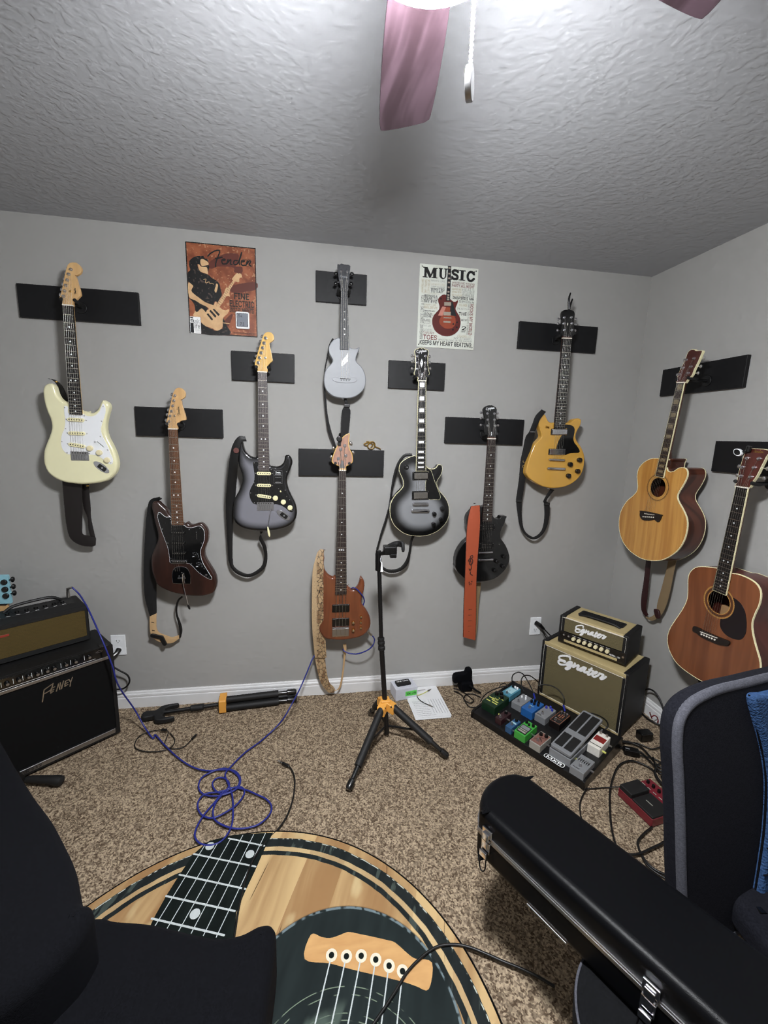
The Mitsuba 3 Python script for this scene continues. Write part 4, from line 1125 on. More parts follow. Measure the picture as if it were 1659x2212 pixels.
def logo(g, part, strokes_, a, b, w, width, mat, up=None):
    """strokes in a unit box (x 0..1 along a->b, y up to ~0.4), placed on the line a->b"""
    a, b = np.asarray(a), np.asarray(b)
    ex = b - a
    L = np.linalg.norm(ex)
    ey = np.array([-ex[1], ex[0]]) if up is None else np.asarray(up) * L
    sh = strokes([[tuple(a + ex * x + ey * y) for x, y in smooth_open(l, 4)] for l in strokes_], width)
    g.add(part, shape_mesh(sh, w, w + 0.0004), mat, False)


SCRIPT_LOOPY = [[(0.20, 0.28), (0.08, 0.30), (0.0, 0.18), (0.06, 0.05), (0.2, 0.06)], [(0.28, 0.20), (0.25, -0.08)], [(0.27, 0.18), (0.36, 0.22), (0.37, 0.1), (0.28, 0.06)],
                [(0.44, 0.2), (0.44, 0.08)], [(0.44, 0.27), (0.44, 0.28)], [(0.52, 0.2), (0.49, -0.08)], [(0.51, 0.18), (0.60, 0.22), (0.61, 0.1), (0.52, 0.07)], [(0.67, 0.3), (0.66, 0.07)], [(0.66, 0.15), (0.72, 0.2), (0.73, 0.08)],
                [(0.80, 0.19), (0.77, 0.1), (0.83, 0.08), (0.86, 0.17), (0.8, 0.2)], [(0.9, 0.2), (0.89, 0.08)], [(0.89, 0.15), (0.94, 0.2), (0.95, 0.08)], [(0.98, 0.14), (1.04, 0.16), (1.02, 0.21), (0.97, 0.14), (1.04, 0.08)]]
SCRIPT_SLANT = [[(0.0, 0.22), (0.08, 0.3), (0.24, 0.3), (0.14, 0.0)], [(0.1, 0.16), (0.22, 0.17)], [(0.28, 0.12), (0.35, 0.14), (0.3, 0.18), (0.27, 0.08), (0.34, 0.05)], [(0.42, 0.16), (0.40, 0.05)], [(0.41, 0.12), (0.48, 0.16), (0.48, 0.05)],
                [(0.62, 0.15), (0.55, 0.12), (0.57, 0.04), (0.65, 0.08), (0.72, 0.32)], [(0.66, 0.16), (0.67, 0.04)], [(0.76, 0.11), (0.84, 0.13), (0.79, 0.17), (0.75, 0.07), (0.82, 0.04)], [(0.9, 0.15), (0.88, 0.04)], [(0.89, 0.11), (0.97, 0.15), (0.95, 0.09), (1.0, 0.03)]]


def bolt_on_bridge(g, p0, p1, mat):
    """vibrato bridge plate with six saddles"""
    (x0, y0), (x1, y1) = np.minimum(p0, p1), np.maximum(p0, p1)
    k = g.add('bridge', slab(rrect(x0, x1, y0, y1, 0.002), g.wf - 0.0005, g.wf + 0.003, 0, 0.0008), mat)
    w = (x1 - x0) * 0.86 / 6
    for i in range(6):
        xx = x0 + (x1 - x0) * 0.05 + w * i
        g.add('bridge__saddle', bx(xx + 0.0006, xx + w - 0.0006, y0 + (y1 - y0) * 0.12, y0 + (y1 - y0) * 0.62, g.wf + 0.003, g.wf + 0.0085, 0.0008), mat)
        g.disc('bridge__screw', (xx + w / 2, y1 - (y1 - y0) * 0.16), 0.0026, g.wf + 0.0028, 0.0012, 'guard_black', 0.0004, 10)


def jack_plate(g, a, b, mat):
    a, b = np.asarray(a), np.asarray(b)
    c, L = (a + b) / 2, np.linalg.norm(b - a)
    ang = math.atan2(*(b - a)[::-1])
    q = circle((0, 0), 1, 32) * [L / 2, L * 0.21]
    rot = np.array([[math.cos(ang), math.sin(ang)], [-math.sin(ang), math.cos(ang)]])
    k = g.add('jack_plate', slab(q @ rot + c, g.wf - 0.0005, g.wf + 0.003, 0, 0.0015), mat)
    q2 = (rrect(-L * 0.20, L * 0.30, -L * 0.13, L * 0.13, L * 0.06)) @ rot + c
    g.add('jack_plate__recess', slab(q2, g.wf + 0.0028, g.wf + 0.0036), 'guard_black', False)
    d = np.array([math.cos(ang), math.sin(ang)])
    g.disc('jack_plate__socket', c + d * L * 0.06, 0.0048, g.wf + 0.0034, 0.002, mat, 0.0008, 16)
    for s_ in (-1, 1):
        g.disc('jack_plate__screw', c + d * s_ * L * 0.44, 0.0022, g.wf + 0.0024, 0.0012, mat, 0.0005, 10)


def slab_on(g, part, pts, w0, h, mat, sub=5, r=0.0006):
    o = smooth_closed(R(pts), sub) if isinstance(pts, str) else pts
    return g.add(part, slab(o, w0, w0 + h, 0, r, 2), mat)


WF, WN = 0.120, 0.131
WB = 0.078
STRAT = np.array([[0, 0]])

# --- cream double-cutaway guitar
g = Guitar('electric_guitar', 'cream double-cutaway electric guitar with a white pickguard and maple head', 'electric guitar', 'white', 'B', WF, WN, 0.648)
g.body('olympic_white', WB, 0.012)
slab_on(g, 'pickguard', 'white_guard', WF - 0.0003, 0.0022, 'white_plastic')
g.wf = WF
g.screws(R('white_screws'), WF + 0.0018, 'nickel')
g.neck('dark_rosewood', 'maple', 21)
hd = g.headstock('maple')
ps = R('white_posts')
g.tuners(ps, (-0.020, 0.010))
hw = R('white_hw')
g.single_coil(hw[0], math.radians(-1), 'cream_plastic'); g.single_coil(hw[1], math.radians(-1), 'cream_plastic'); g.single_coil(hw[2], math.radians(-9), 'cream_plastic')
for c in hw[3:6]:
    g.knob(c, 0.0125, 0.012, 'aged_cream', 'aged_cream')
bolt_on_bridge(g, hw[6], hw[7], 'brushed')
jack_plate(g, hw[8], hw[9], 'chrome')
g.add('switch', cat(tube([[*hw[10], WF + 0.002], [hw[10][0] - 0.002, hw[10][1] + 0.003, WF + 0.014]], [0.002, 0.004], 8)), 'white_plastic')
g.add('switch__slot', slab(capsule((hw[10] + hw[11]) / 2, np.linalg.norm(hw[11] - hw[10]), 0.0022, math.atan2(*(hw[11] - hw[10])[::-1])), WF + 0.0019, WF + 0.0023), 'guard_black', False)
g.strap_button(hw[12], WF - 0.02, 'gold'); g.strap_button(hw[13], WF - 0.022, 'gold')
br = np.array([(hw[6][0] + hw[7][0]) / 2 - 0.004, (hw[6][1] + hw[7][1]) / 2])
g.strings(br, WF + 0.010, ps[::-1])
g.disc('string_tree', g.at(-0.062, 0.012), 0.004, g.hw, 0.005, 'gold', 0.001, 12)
lg = R('white_logo')
logo(g, 'headstock__logo', SCRIPT_SLANT, lg[1] + [-0.004, 0], lg[0] + [-0.004, 0], g.hw, 0.0016, 'bridge_wood')
yoke(B1, g.at(-0.022), g.hw - 0.004, 'B', 0.028)

# --- dark walnut offset guitar
g = Guitar('electric_guitar', 'dark walnut offset-waist electric guitar with a black pickguard and a chrome tremolo plate', 'electric guitar', 'jazz', 'B', WF, WN, 0.648)
g.body('walnut_body', WB, 0.010)
slab_on(g, 'pickguard', 'jazz_guard', WF - 0.0003, 0.0024, 'guard_black')
edge = smooth_closed(R('jazz_guard'), 5)
g.add('pickguard__white_edge', slab(Polygon(edge).buffer(0.0016).exterior.coords[:-1], WF - 0.0003, WF + 0.0012, 0, 0.0008, 2), 'white_plastic')
g.screws(R('jazz_screws'), WF + 0.002)
g.neck('pau_ferro', 'maple', 21)
g.headstock('maple')
ps = R('jazz_posts')
g.tuners(ps, (-0.018, 0.006))
hw = R('jazz_hw')
for c in hw[:3]:
    g.single_coil(c, math.radians(-1), 'black_plastic', 'nickel', ears=False)
for c in hw[3:5]:
    kk = g.knob(c, 0.0115, 0.012, 'black_plastic', 'black_plastic')
    for a in np.linspace(-20, 120, 6):
        q = c + 0.0165 * np.array([math.cos(math.radians(a)), math.sin(math.radians(a))])
        g.disc('pickguard__mark', q, 0.0012, WF + 0.002, 0.0004, 'white_plastic', 0, 8)
    g.add(kk + '__pointer', slab(capsule(c + np.array([-0.004, 0.0]), 0.010, 0.0024, 0.2), WF + 0.0158, WF + 0.0164), 'white_plastic', False)
g.disc('jack', hw[5], 0.0062, WF + 0.001, 0.005, 'chrome', 0.0015)
bc, ba = (hw[6] + hw[7]) / 2, math.atan2(*(hw[7] - hw[6])[::-1])
g.add('bridge', slab(capsule(bc, np.linalg.norm(hw[7] - hw[6]), 0.0165, ba), WF + 0.004, WF + 0.011, 0.001, 0.002), 'chrome')
for i in range(6):
    g.disc('bridge__saddle', bc + (hw[7] - hw[6]) / np.linalg.norm(hw[7] - hw[6]) * (i - 2.5) * 0.0102, 0.0036, WF + 0.0105, 0.003, 'nickel', 0.001, 10)
slab_on(g, 'tremolo_plate', 'jazz_trem', WF - 0.0003, 0.0030, 'chrome', 4, 0.0012)
tq = R('jazz_trem').mean(0)
g.add('tremolo_plate__string_bar', tube([[tq[0] - 0.017, tq[1] - 0.016, WF + 0.005], [tq[0] + 0.017, tq[1] - 0.017, WF + 0.005]], 0.0034, 10), 'chrome')
for sx, sy in ((-0.011, -0.006), (0.012, -0.007), (0.003, 0.012), (0.006, 0.002), (0.010, 0.006)):
    g.disc('tremolo_plate__screw', tq + [sx, sy], 0.0030, WF + 0.0025, 0.0025, 'chrome', 0.001, 12)
arm = smooth_open(R('jazz_arm'), 6)
g.add('tremolo_arm', tube(np.c_[arm[:-5], np.full(len(arm) - 5, WF + 0.014)], 0.0026, 8), 'chrome')
g.add('tremolo_arm__tip', tube(np.c_[arm[-7:], np.full(7, WF + 0.014)], [0.003, 0.0042, 0.0048, 0.005, 0.0048, 0.0042, 0.003], 10), 'black_plastic')
g.add('switch', tube([[*hw[8], WF + 0.002], [*hw[8], WF + 0.008]], 0.0022, 8), 'chrome')
g.add('switch__slot', slab(capsule((hw[8] + hw[9]) / 2, 0.030, 0.0018, math.pi / 2), WF + 0.002, WF + 0.0024), 'nickel', False)
g.strap_button(hw[10], WF - 0.02, 'black_plastic'); g.strap_button(hw[11], WF - 0.022, 'black_plastic')
g.strings(bc, WF + 0.0145, ps[::-1])
for i in range(3):
    a_ = bc + np.array([-0.022 + i * 0.0102, -0.004])
    g.add('string', tube([[*a_, WF + 0.0135], [a_[0] + 0.002, tq[1] + 0.02, WF + 0.004]], 0.0005, 5), 'string', True)
g.disc('string_tree', g.at(-0.064, 0.010), 0.004, g.hw, 0.005, 'nickel', 0.001, 12)
lg = R('jazz_logo')
logo(g, 'headstock__logo', SCRIPT_SLANT, lg[1] + [-0.003, 0], lg[0] + [-0.003, 0], g.hw, 0.0017, 'bridge_wood')
yoke(B2, g.at(-0.020), g.hw - 0.004, 'B', 0.028)


# --- sunburst-style painted tops: the paint fades from the middle to a black rim
def burst_top(outline, c_mid, c_rim, lo, hi, step=0.006, focus=None):
    P = Polygon(outline)
    x0, y0, x1, y1 = P.bounds
    xs, ys = np.meshgrid(np.arange(x0, x1, step), np.arange(y0, y1, step * 0.866))
    xs[::2] += step / 2
    pts = np.c_[xs.ravel(), ys.ravel()]
    inner = P.buffer(-step * 0.5)
    from shapely import contains_xy
    pts = pts[contains_xy(inner, pts[:, 0], pts[:, 1])]
    V = np.vstack([outline, pts])
    tri = Delaunay(V).simplices
    cen = V[tri].mean(1)
    tri = tri[contains_xy(P, cen[:, 0], cen[:, 1])]
    a = V[tri]
    flip = np.cross(a[:, 1] - a[:, 0], a[:, 2] - a[:, 0]) < 0
    tri[flip] = tri[flip][:, ::-1]
    from shapely import points, distance
    d = distance(P.exterior, points(V))
    t = np.clip((d - lo) / (hi - lo), 0, 1)
    t = t * t * (3 - 2 * t)
    col = lin(c_rim) * (1 - t[:, None]) + lin(c_mid) * t[:, None]
    return V, tri, col


M('burst_paint', rough=0.14, coat=0.9, vertex=True, metal=0.25)


def painted_top(g, outline, w, c_mid, c_rim, lo, hi, dome=0.0, r=0.0):
    V, tri, col = burst_top(outline, c_mid, c_rim, lo, hi)
    P = Polygon(outline)
    from shapely import points, distance
    d = distance(P.exterior, points(V))
    z = w + dome * (1 - np.exp(-np.maximum(d, 0) / 0.05))
    if r > 0:
        e = np.clip(d / r, 0, 1)
        z = z - r * (1 - np.sqrt(np.clip(1 - (1 - e) ** 2, 0, 1)))
    m = trimesh.Trimesh(np.c_[V, z], tri, process=False)
    return add(g.k + '__body__painted_top', mapped(m, g.wall), 'burst_paint', True, color=col)


g = Guitar('electric_guitar', 'silver-grey double-cutaway electric guitar with a black pickguard and amber head', 'electric guitar', 'silver', 'B', WF, WN, 0.648)
g.body('black_gloss', WB, 0.009, name='body')
painted_top(g, g.out, WF + 0.0004, '#8d8d96', '#0c0c0d', 0.004, 0.050, r=0.009)
slab_on(g, 'pickguard', 'silver_guard', WF - 0.0003, 0.0022, 'guard_black')
g.screws(R('silver_screws'), WF + 0.0018)
g.neck('grey_rosewood', 'amber_maple', 22)
g.headstock('amber_maple')
ps = R('silver_posts')
g.tuners(ps, (-0.018, 0.010), r=0.0060, ferr=0.0078)
hw = R('silver_hw')
g.single_coil(hw[0], math.radians(-0.5), 'cream_plastic'); g.single_coil(hw[1], math.radians(-0.5), 'cream_plastic'); g.single_coil(hw[2], math.radians(-9), 'cream_plastic')
for c in hw[3:6]:
    g.knob(c, 0.0130, 0.012, 'cream_plastic', 'cream_plastic')
bolt_on_bridge(g, hw[6], hw[7], 'chrome')
jack_plate(g, hw[8], hw[9], 'chrome')
g.add('switch', tube([[*hw[10], WF + 0.002], [hw[10][0] + 0.003, hw[10][1] - 0.003, WF + 0.014]], [0.002, 0.0042], 8), 'cream_plastic')
g.add('switch__slot', slab(capsule((hw[10] + hw[11]) / 2, 0.030, 0.0018, -0.75), WF + 0.0019, WF + 0.0023), 'black_satin', False)
for q in (hw[10] + [-0.008, 0.010], hw[11]):
    g.disc('switch__screw', q, 0.0024, WF + 0.0018, 0.001, 'nickel', 0.0004, 10)
g.strap_button(hw[12], WF - 0.02); g.strap_button(hw[13], WF - 0.022)
br = np.array([(hw[6][0] + hw[7][0]) / 2 - 0.003, (hw[6][1] + hw[7][1]) / 2 - 0.002])
g.strings(br, WF + 0.010, ps[::-1])
tr_ = R('silver_tree')
g.disc('string_tree', tr_[0], 0.0055, g.hw, 0.007, 'nickel', 0.002, 14)
arm = np.c_[smooth_open(R('silver_arm')[:3], 6), np.full(13, WF + 0.014)]
g.add('tremolo_arm', tube(arm, 0.0022, 8), 'chrome')
e = R('silver_arm')
tip = np.linspace(e[2], e[3], 7)
g.add('tremolo_arm__tip', tube(np.c_[tip, np.full(7, WF + 0.015)], [0.0026, 0.004, 0.0052, 0.006, 0.0060, 0.0058, 0.003], 10), 'cream_plastic')
a_, b_ = R('silver_label')
x0, x1, y0, y1 = min(a_[0], b_[0]), max(a_[0], b_[0]), min(a_[1], b_[1]), max(a_[1], b_[1])
fr = sbox(x0, y0, x1, y1).difference(sbox(x0 + 0.0008, y0 + 0.0008, x1 - 0.0008, y1 - 0.0008)).union(sbox(x0, y0 + (y1 - y0) * 0.62, x1, y0 + (y1 - y0) * 0.64))
lines_ = [sbox(x0 + 0.007, y0 + (y1 - y0) * f, x1 - 0.007, y0 + (y1 - y0) * (f + h)) for f, h in ((0.68, 0.05), (0.75, 0.02), (0.46, 0.03), (0.06, 0.07))]
g.add('pickguard__film_label', shape_mesh(unary_union([fr] + lines_), WF + 0.0019, WF + 0.0022), 'brushed', False)
logo(g, 'pickguard__film_logo', SCRIPT_SLANT, (x0 + 0.008, y1 - 0.014), (x1 - 0.008, y1 - 0.014), WF + 0.0019, 0.0012, 'white_plastic')
yoke(B3, g.at(-0.020), g.hw - 0.004, 'B', 0.030)

# --- grey ukulele
g = Guitar('ukulele', 'small matt grey cutaway ukulele with a flame-shaped sound hole', 'ukulele', 'uke', 'B', 0.10, 0.106, 0.380, group=None)
g.body('uke_grey', 0.045, 0.004, r0=0.012)
for i in range(4):
    pass
g.neck('uke_neck', 'uke_neck', 18, depth=0.014, heel=0.016, inlay=None, fret_mat='uke_dark', nut_mat='uke_dark', fb_t=0.004)
for q in R('uke_dots'):
    g.disc('fretboard__inlay_dot', q, 0.0033, 0.1058, 0.0006, 'pearl', 0, 12)
g.headstock('uke_neck', 0.012, w=0.100)
ps = R('uke_posts')
g.tuners(ps, btns=R('uke_btn'), btn_mat='black_plastic', bl=0.016, bw=0.020, bdep=0.014)
hw = R('uke_hw')
g.add('bridge', slab(smooth_closed(hw[:5], 3), 0.0998, 0.1028, 0, 0.0012), 'uke_grey')
g.add('bridge__saddle', bx(hw[5][0], hw[6][0], hw[5][1] - 0.0015, hw[5][1] + 0.0015, 0.1025, 0.1062, 0.0006), 'uke_dark')
for i in range(4):
    g.disc('bridge__pin', hw[5] + (hw[6] - hw[5]) * ((i + 0.5) / 4) + [0, -0.008], 0.0024, 0.1025, 0.0012, 'uke_dark', 0.0004, 10)
for f in ('uke_f1', 'uke_f2', 'uke_f3'):
    slab_on(g, 'sound_hole', f, 0.0999, 0.0003, 'guard_black', 3, 0)
g.strings((hw[5] + hw[6]) / 2, 0.1068, ps[[2, 0, 1, 3]], spread=0.0195, n=4, nutspread=0.013, mat='bone')
g.strap_button(hw[8], 0.07); g.strap_button(hw[9], 0.075)
logo(g, 'headstock__logo', SCRIPT_LOOPY, g.n0 + [-0.020, 0.062], g.n0 + [0.014, 0.060], 0.100, 0.001, 'uke_grey')
yoke(B4, g.at(-0.004), 0.092, 'B', 0.026)

# --- natural brown bass
g = Guitar('bass_guitar', 'glossy brown four-string bass guitar with two black pickups', 'bass guitar', 'bass', 'B', WF, WN, 0.864, group=None)
g.body('bass_wood', WB, 0.012)
g.neck('rosewood', 'maple', 24, depth=0.02, heel=0.024, inlay=None)
for i in DOTS + [24]:
    if i == 12:
        continue
    t = g.scale * (1 - (2 ** (-(i - 1) / 12) + 2 ** (-i / 12)) / 2)
    if t < g.L - 0.004:
        g.disc('fretboard__inlay_dot', g.at(t), 0.0030, WN - 0.0002, 0.0006, 'pearl', 0, 12)
t = g.scale * (1 - (2 ** (-11 / 12) + 2 ** (-1)) / 2)
c = g.at(t)
g.add('fretboard__inlay_letters', shape_mesh(unary_union([sbox(c[0] + x, c[1] - 0.005, c[0] + x + 0.008, c[1] + 0.005).difference(sbox(c[0] + x + 0.002, c[1] - 0.002, c[0] + x + 0.010, c[1] + 0.002)) for x in (-0.014, -0.004, 0.006)]), WN - 0.0002, WN + 0.0003), 'pearl', False)
g.headstock('amber_maple', 0.014, w=WN - 0.012)
g.add('headstock__face', slab(Polygon(smooth_closed(R('bass_head'), 4)).buffer(-0.004).exterior.coords[:-1], WN - 0.0122, WN - 0.0115), 'bass_face', False)
ps = R('bass_posts')
g.tuners(ps, btns=R('bass_btn'), r=0.0065, ferr=0.0085, btn_mat='nickel', bl=0.022, bw=0.016, bdep=0.020)
hw = R('bass_hw')
for a_, b_ in ((hw[0], hw[1]), (hw[2], hw[3])):
    x0, x1, y0, y1 = a_[0], b_[0], b_[1], a_[1]
    g.add('pickup', bx(x0, x1, y0, y1, WF - 0.001, WF + 0.008, 0.003), 'black_plastic')
x0, x1, y0, y1 = hw[4][0], hw[5][0], hw[5][1], hw[4][1]
g.add('bridge', bx(x0, x1, y0, y1, WF - 0.001, WF + 0.003, 0.001), 'nickel')
for i in range(4):
    w_ = (x1 - x0) / 4
    g.add('bridge__saddle', bx(x0 + w_ * i + 0.001, x0 + w_ * (i + 1) - 0.001, y0 + 0.010, y1 - 0.006, WF + 0.003, WF + 0.010, 0.001), 'brushed')
g.add('bridge__top_bar', tube([[x0 + 0.001, y1, WF + 0.006], [x1 - 0.001, y1, WF + 0.006]], 0.0034, 8), 'chrome')
for c in hw[6:8]:
    g.knob(c, 0.0085, 0.014, 'gold', 'nickel')
for c in hw[8:11]:
    g.knob(c, 0.0065, 0.010, 'gold', 'nickel')
g.strap_button(hw[11], WF - 0.02); g.strap_button(hw[12], WF - 0.01)
g.strings(np.array([(x0 + x1) / 2, y1 - 0.006]), WF + 0.0115, ps[[1, 0, 2, 3]], spread=0.028, n=4, nutspread=0.0145, r=0.0011)
tn = R('bass_tuner')
g.add('truss_cover', slab(smooth_closed(np.array([[-0.013, -0.022], [0.013, -0.022], [0.010, 0.0], [0.004, 0.022], [-0.004, 0.022], [-0.010, 0.0]]) + tn[1], 3), WN - 0.0116, WN - 0.0095, 0, 0.001), 'chrome')
yoke(B5, g.at(-0.032), g.hw - 0.004, 'B', 0.038)
ct = thing('clip_on_tuner', 'round black clip-on tuner gripping the tip of the bass head', 'tuner')
add(ct + '__dial', mapped(slab(circle(tn[0], 0.0145, 28), WN - 0.004, WN + 0.012, 0.003, 0.004), 'B'), 'black_gloss')
add(ct + '__clip', mapped(bx(tn[0][0] - 0.006, tn[0][0] + 0.009, tn[0][1] - 0.034, tn[0][1] - 0.008, WN - 0.010, WN - 0.002, 0.002), 'B'), 'black_plastic')
add(ct + '__arm', mapped(tube([[tn[0][0] + 0.006, tn[0][1] + 0.024, WN - 0.02], [tn[0][0] + 0.004, tn[0][1] + 0.008, WN - 0.004]], 0.008, 12), 'B'), 'black_plastic')

# --- silver-burst single-cutaway
g = Guitar('electric_guitar', 'silverburst single-cutaway electric guitar with cream binding and block inlays', 'electric guitar', 'custom', 'B', WF, WN, 0.628)
g.body('black_gloss', 0.070, 0.0025, sub=5, r0=0.004)
painted_top(g, g.out, WF, '#9a9ca0', '#070708', 0.020, 0.075, dome=0.006)
g.add('body__binding', slab(Polygon(g.out).buffer(0.0022).exterior.coords[:-1], WF - 0.008, WF - 0.0005, 0.0006, 0.0012, 2), 'binding')
slab_on(g, 'pickguard', 'custom_guard', WF + 0.007, 0.002, 'guard_black', 3)
g.add('pickguard__white_edge', slab(Polygon(smooth_closed(R('custom_guard'), 3)).buffer(0.0013).exterior.coords[:-1], WF + 0.0070, WF + 0.0082), 'binding', False)
g.neck('ebony', 'black_gloss', 22, inlay='blocks', binding='binding')
g.headstock('black_gloss', 0.013, w=WN - 0.012)
g.add('headstock__binding', slab(Polygon(smooth_closed(R('custom_head'), 4)).buffer(0.0016).exterior.coords[:-1], WN - 0.0245, WN - 0.0128), 'binding', False)
ps = R('custom_posts')
g.tuners(ps, btns=R('custom_btn'), r=0.0045, ferr=0.0066, bl=0.016, bw=0.013)
hw = R('custom_hw')
g.wf = WF + 0.006
g.humbucker(hw[0], hw[1], 'black_plastic', 'nickel', ('chrome', (0.010,)))
g.humbucker(hw[2], hw[3], 'black_plastic', 'nickel', ('chrome', (-0.010,)))
for a_, b_, part in ((hw[4], hw[5], 'bridge'), (hw[6], hw[7], 'tailpiece')):
    c_, L_ = (a_ + b_) / 2, abs(b_[0] - a_[0])
    g.add(part, slab(capsule(c_, L_, abs(b_[1] - a_[1]) * 0.72, -0.0), g.wf + 0.002, g.wf + 0.013, 0.002, 0.004), 'chrome')
    for sx in (-1, 1):
        g.disc(part + '__stud', c_ + [sx * L_ * 0.43, 0], 0.0052, g.wf - 0.001, 0.015, 'chrome', 0.001, 14)
for c in hw[8:12]:
    g.knob(c, 0.0115, 0.016, 'black_gloss', 'black_gloss')
g.disc('switch', hw[12], 0.0125, g.wf - 0.001, 0.003, 'black_plastic', 0.001, 24)
g.add('switch__toggle', tube([[*hw[12], g.wf], [hw[12][0], hw[12][1] + 0.001, g.wf + 0.016]], [0.004, 0.0045], 10), 'chrome')
g.strap_button(hw[13], WF - 0.03); g.strap_button(hw[14], WF - 0.025)
g.strings((hw[4] + hw[5]) / 2, g.wf + 0.014, ps[[2, 1, 0, 3, 4, 5]], spread=0.026)
lg = R('custom_logo')
logo(g, 'headstock__logo', SCRIPT_LOOPY, lg[0] + [0, -0.004], lg[1] + [0, -0.006], g.hw, 0.0019, 'pearl')
dm = np.array([[0, 0.022], [0.0082, 0.0], [0, -0.024], [-0.0082, 0.0]])
dc = lg[2:6].mean(0)
g.add('headstock__diamond', shape_mesh(Polygon(dm + dc).difference(LineString([dc + [-0.01, 0.004], dc + [0.01, -0.001]]).buffer(0.0007)).difference(LineString([dc + [0, 0.03], dc + [0, -0.03]]).buffer(0.0005)), g.hw, g.hw + 0.0004), 'pearl', False)
g.add('headstock__truss_cover', slab(rrect(lg[6][0] - 0.005, lg[6][0] + 0.006, lg[7][1], lg[6][1] - 0.002, 0.002), g.hw, g.hw + 0.001), 'black_satin', False)
logo(g, 'headstock__truss_mark', SCRIPT_SLANT, (lg[6][0] + 0.004, lg[7][1] + 0.002), (lg[6][0] + 0.004, lg[6][1] - 0.004), g.hw + 0.001, 0.0012, 'pearl')
yoke(B6, g.at(-0.022), g.hw - 0.004, 'B', 0.032)

# --- black single-cutaway behind the orange strap
g = Guitar('electric_guitar', 'plain black single-cutaway electric guitar half covered by an orange leather strap', 'electric guitar', 'black', 'B', WF, WN, 0.628)
g.body('black_gloss', 0.072, 0.004, r0=0.006)
g.neck('rosewood', 'mahogany_neck', 22)
g.headstock('black_gloss', 0.013, w=WN - 0.012)
ps = R('black_posts')
g.tuners(ps, btns=R('black_btn'), r=0.0045, ferr=0.0066, bl=0.014, bw=0.014)
hw = R('black_hw')
g.humbucker(hw[0], hw[1], 'black_plastic', None, ('nickel', (0.0075, -0.0075)))
g.humbucker(hw[2], hw[3], 'black_plastic', None, ('nickel', (0.0075, -0.0075)))
for a_, b_, part in ((hw[4], hw[5], 'bridge'), (hw[6], hw[7], 'tailpiece')):
    c_, L_ = (a_ + b_) / 2, abs(b_[0] - a_[0])
    g.add(part, slab(capsule(c_, L_, 0.0125, 0.03), WF + 0.006, WF + 0.015, 0.002, 0.004), 'chrome')
    for sx in (-1, 1):
        g.disc(part + '__stud', c_ + [sx * L_ * 0.43, 0], 0.005, WF - 0.001, 0.015, 'chrome', 0.001, 14)
for c in hw[8:12]:
    g.knob(c, 0.0115, 0.016, 'black_gloss', 'black_plastic')
g.disc('switch', hw[12], 0.003, WF, 0.012, 'nickel', 0.001, 10)
g.strap_button(hw[13], WF - 0.02, 'black_plastic'); g.strap_button(hw[14], WF - 0.025, 'black_plastic')
g.strings((hw[4] + hw[5]) / 2, WF + 0.016, ps[[2, 1, 0, 3, 4, 5]], spread=0.026)
lg = R('black_logo')
logo(g, 'headstock__logo', SCRIPT_LOOPY, lg[0] + [0, -0.004], lg[1] + [0, -0.005], g.hw, 0.0015, 'pearl')
logo(g, 'headstock__truss_mark', SCRIPT_SLANT, lg[3] + [0.001, 0], lg[2] + [0.001, 0], g.hw, 0.0014, 'pearl')
yoke(B7, g.at(-0.024), g.hw - 0.004, 'B', 0.032)

# --- yellow double-cutaway
g = Guitar('electric_guitar', 'bright yellow double-cutaway electric guitar with a black pickguard and four black knobs', 'electric guitar', 'yellow', 'B', WF, WN, 0.628)
g.body('yellow_body', 0.076, 0.006)
slab_on(g, 'pickguard', 'yellow_guard', WF - 0.0003, 0.0022, 'guard_black', 4)
g.neck('dark_rosewood', 'mahogany_neck', 22)
g.headstock('black_gloss', 0.013, w=WN - 0.012)
ps = R('yellow_posts')
g.tuners(ps, btns=R('yellow_btn'), r=0.0045, ferr=0.0066, bl=0.014, bw=0.013)
hw = R('yellow_hw')
g.humbucker(hw[0], hw[1], 'black_plastic', 'chrome', ('nickel', (0.0,)), ringed=False)
g.humbucker(hw[2], hw[3], 'black_plastic', 'chrome', ('nickel', (0.0,)), ringed=False)
for a_, b_, part in ((hw[4], hw[5], 'bridge'), (hw[6], hw[7], 'tailpiece')):
    c_, L_ = (a_ + b_) / 2, abs(b_[0] - a_[0])
    g.add(part, slab(capsule(c_, L_, abs(b_[1] - a_[1]) * 0.85, -0.02), WF + 0.004, WF + 0.013, 0.002, 0.004), 'chrome')
    for sx in (-1, 1):
        g.disc(part + '__stud', c_ + [sx * L_ * 0.43, 0], 0.005, WF - 0.001, 0.014, 'chrome', 0.001, 14)
for c in hw[8:12]:
    g.knob(c, 0.0130, 0.015, 'black_plastic', 'black_gloss')
g.disc('switch', hw[12], 0.007, WF - 0.001, 0.004, 'gold', 0.001, 16)
g.add('switch__toggle', tube([[*hw[12], WF], [hw[12][0] + 0.008, hw[12][1] - 0.002, WF + 0.012]], [0.003, 0.004], 8), 'gold')
g.strap_button(hw[13], WF - 0.02); g.strap_button(hw[14], WF - 0.025)
g.strings((hw[4] + hw[5]) / 2, WF + 0.014, ps[[2, 1, 0, 3, 4, 5]], spread=0.026)
dd = np.array([[0, 0.008], [0.004, 0.0], [0, -0.009], [-0.004, 0.0]])
g.add('headstock__diamond', slab(dd + (ps[1] + ps[4]) / 2 + [0, -0.003], g.hw, g.hw + 0.0004), 'bone', False)
yoke(B8, g.at(-0.016), g.hw - 0.004, 'B', 0.034)
cp = R('yellow_capo')
kc = thing('capo', 'black spring capo clipped on the tip of the yellow guitar head', 'capo')
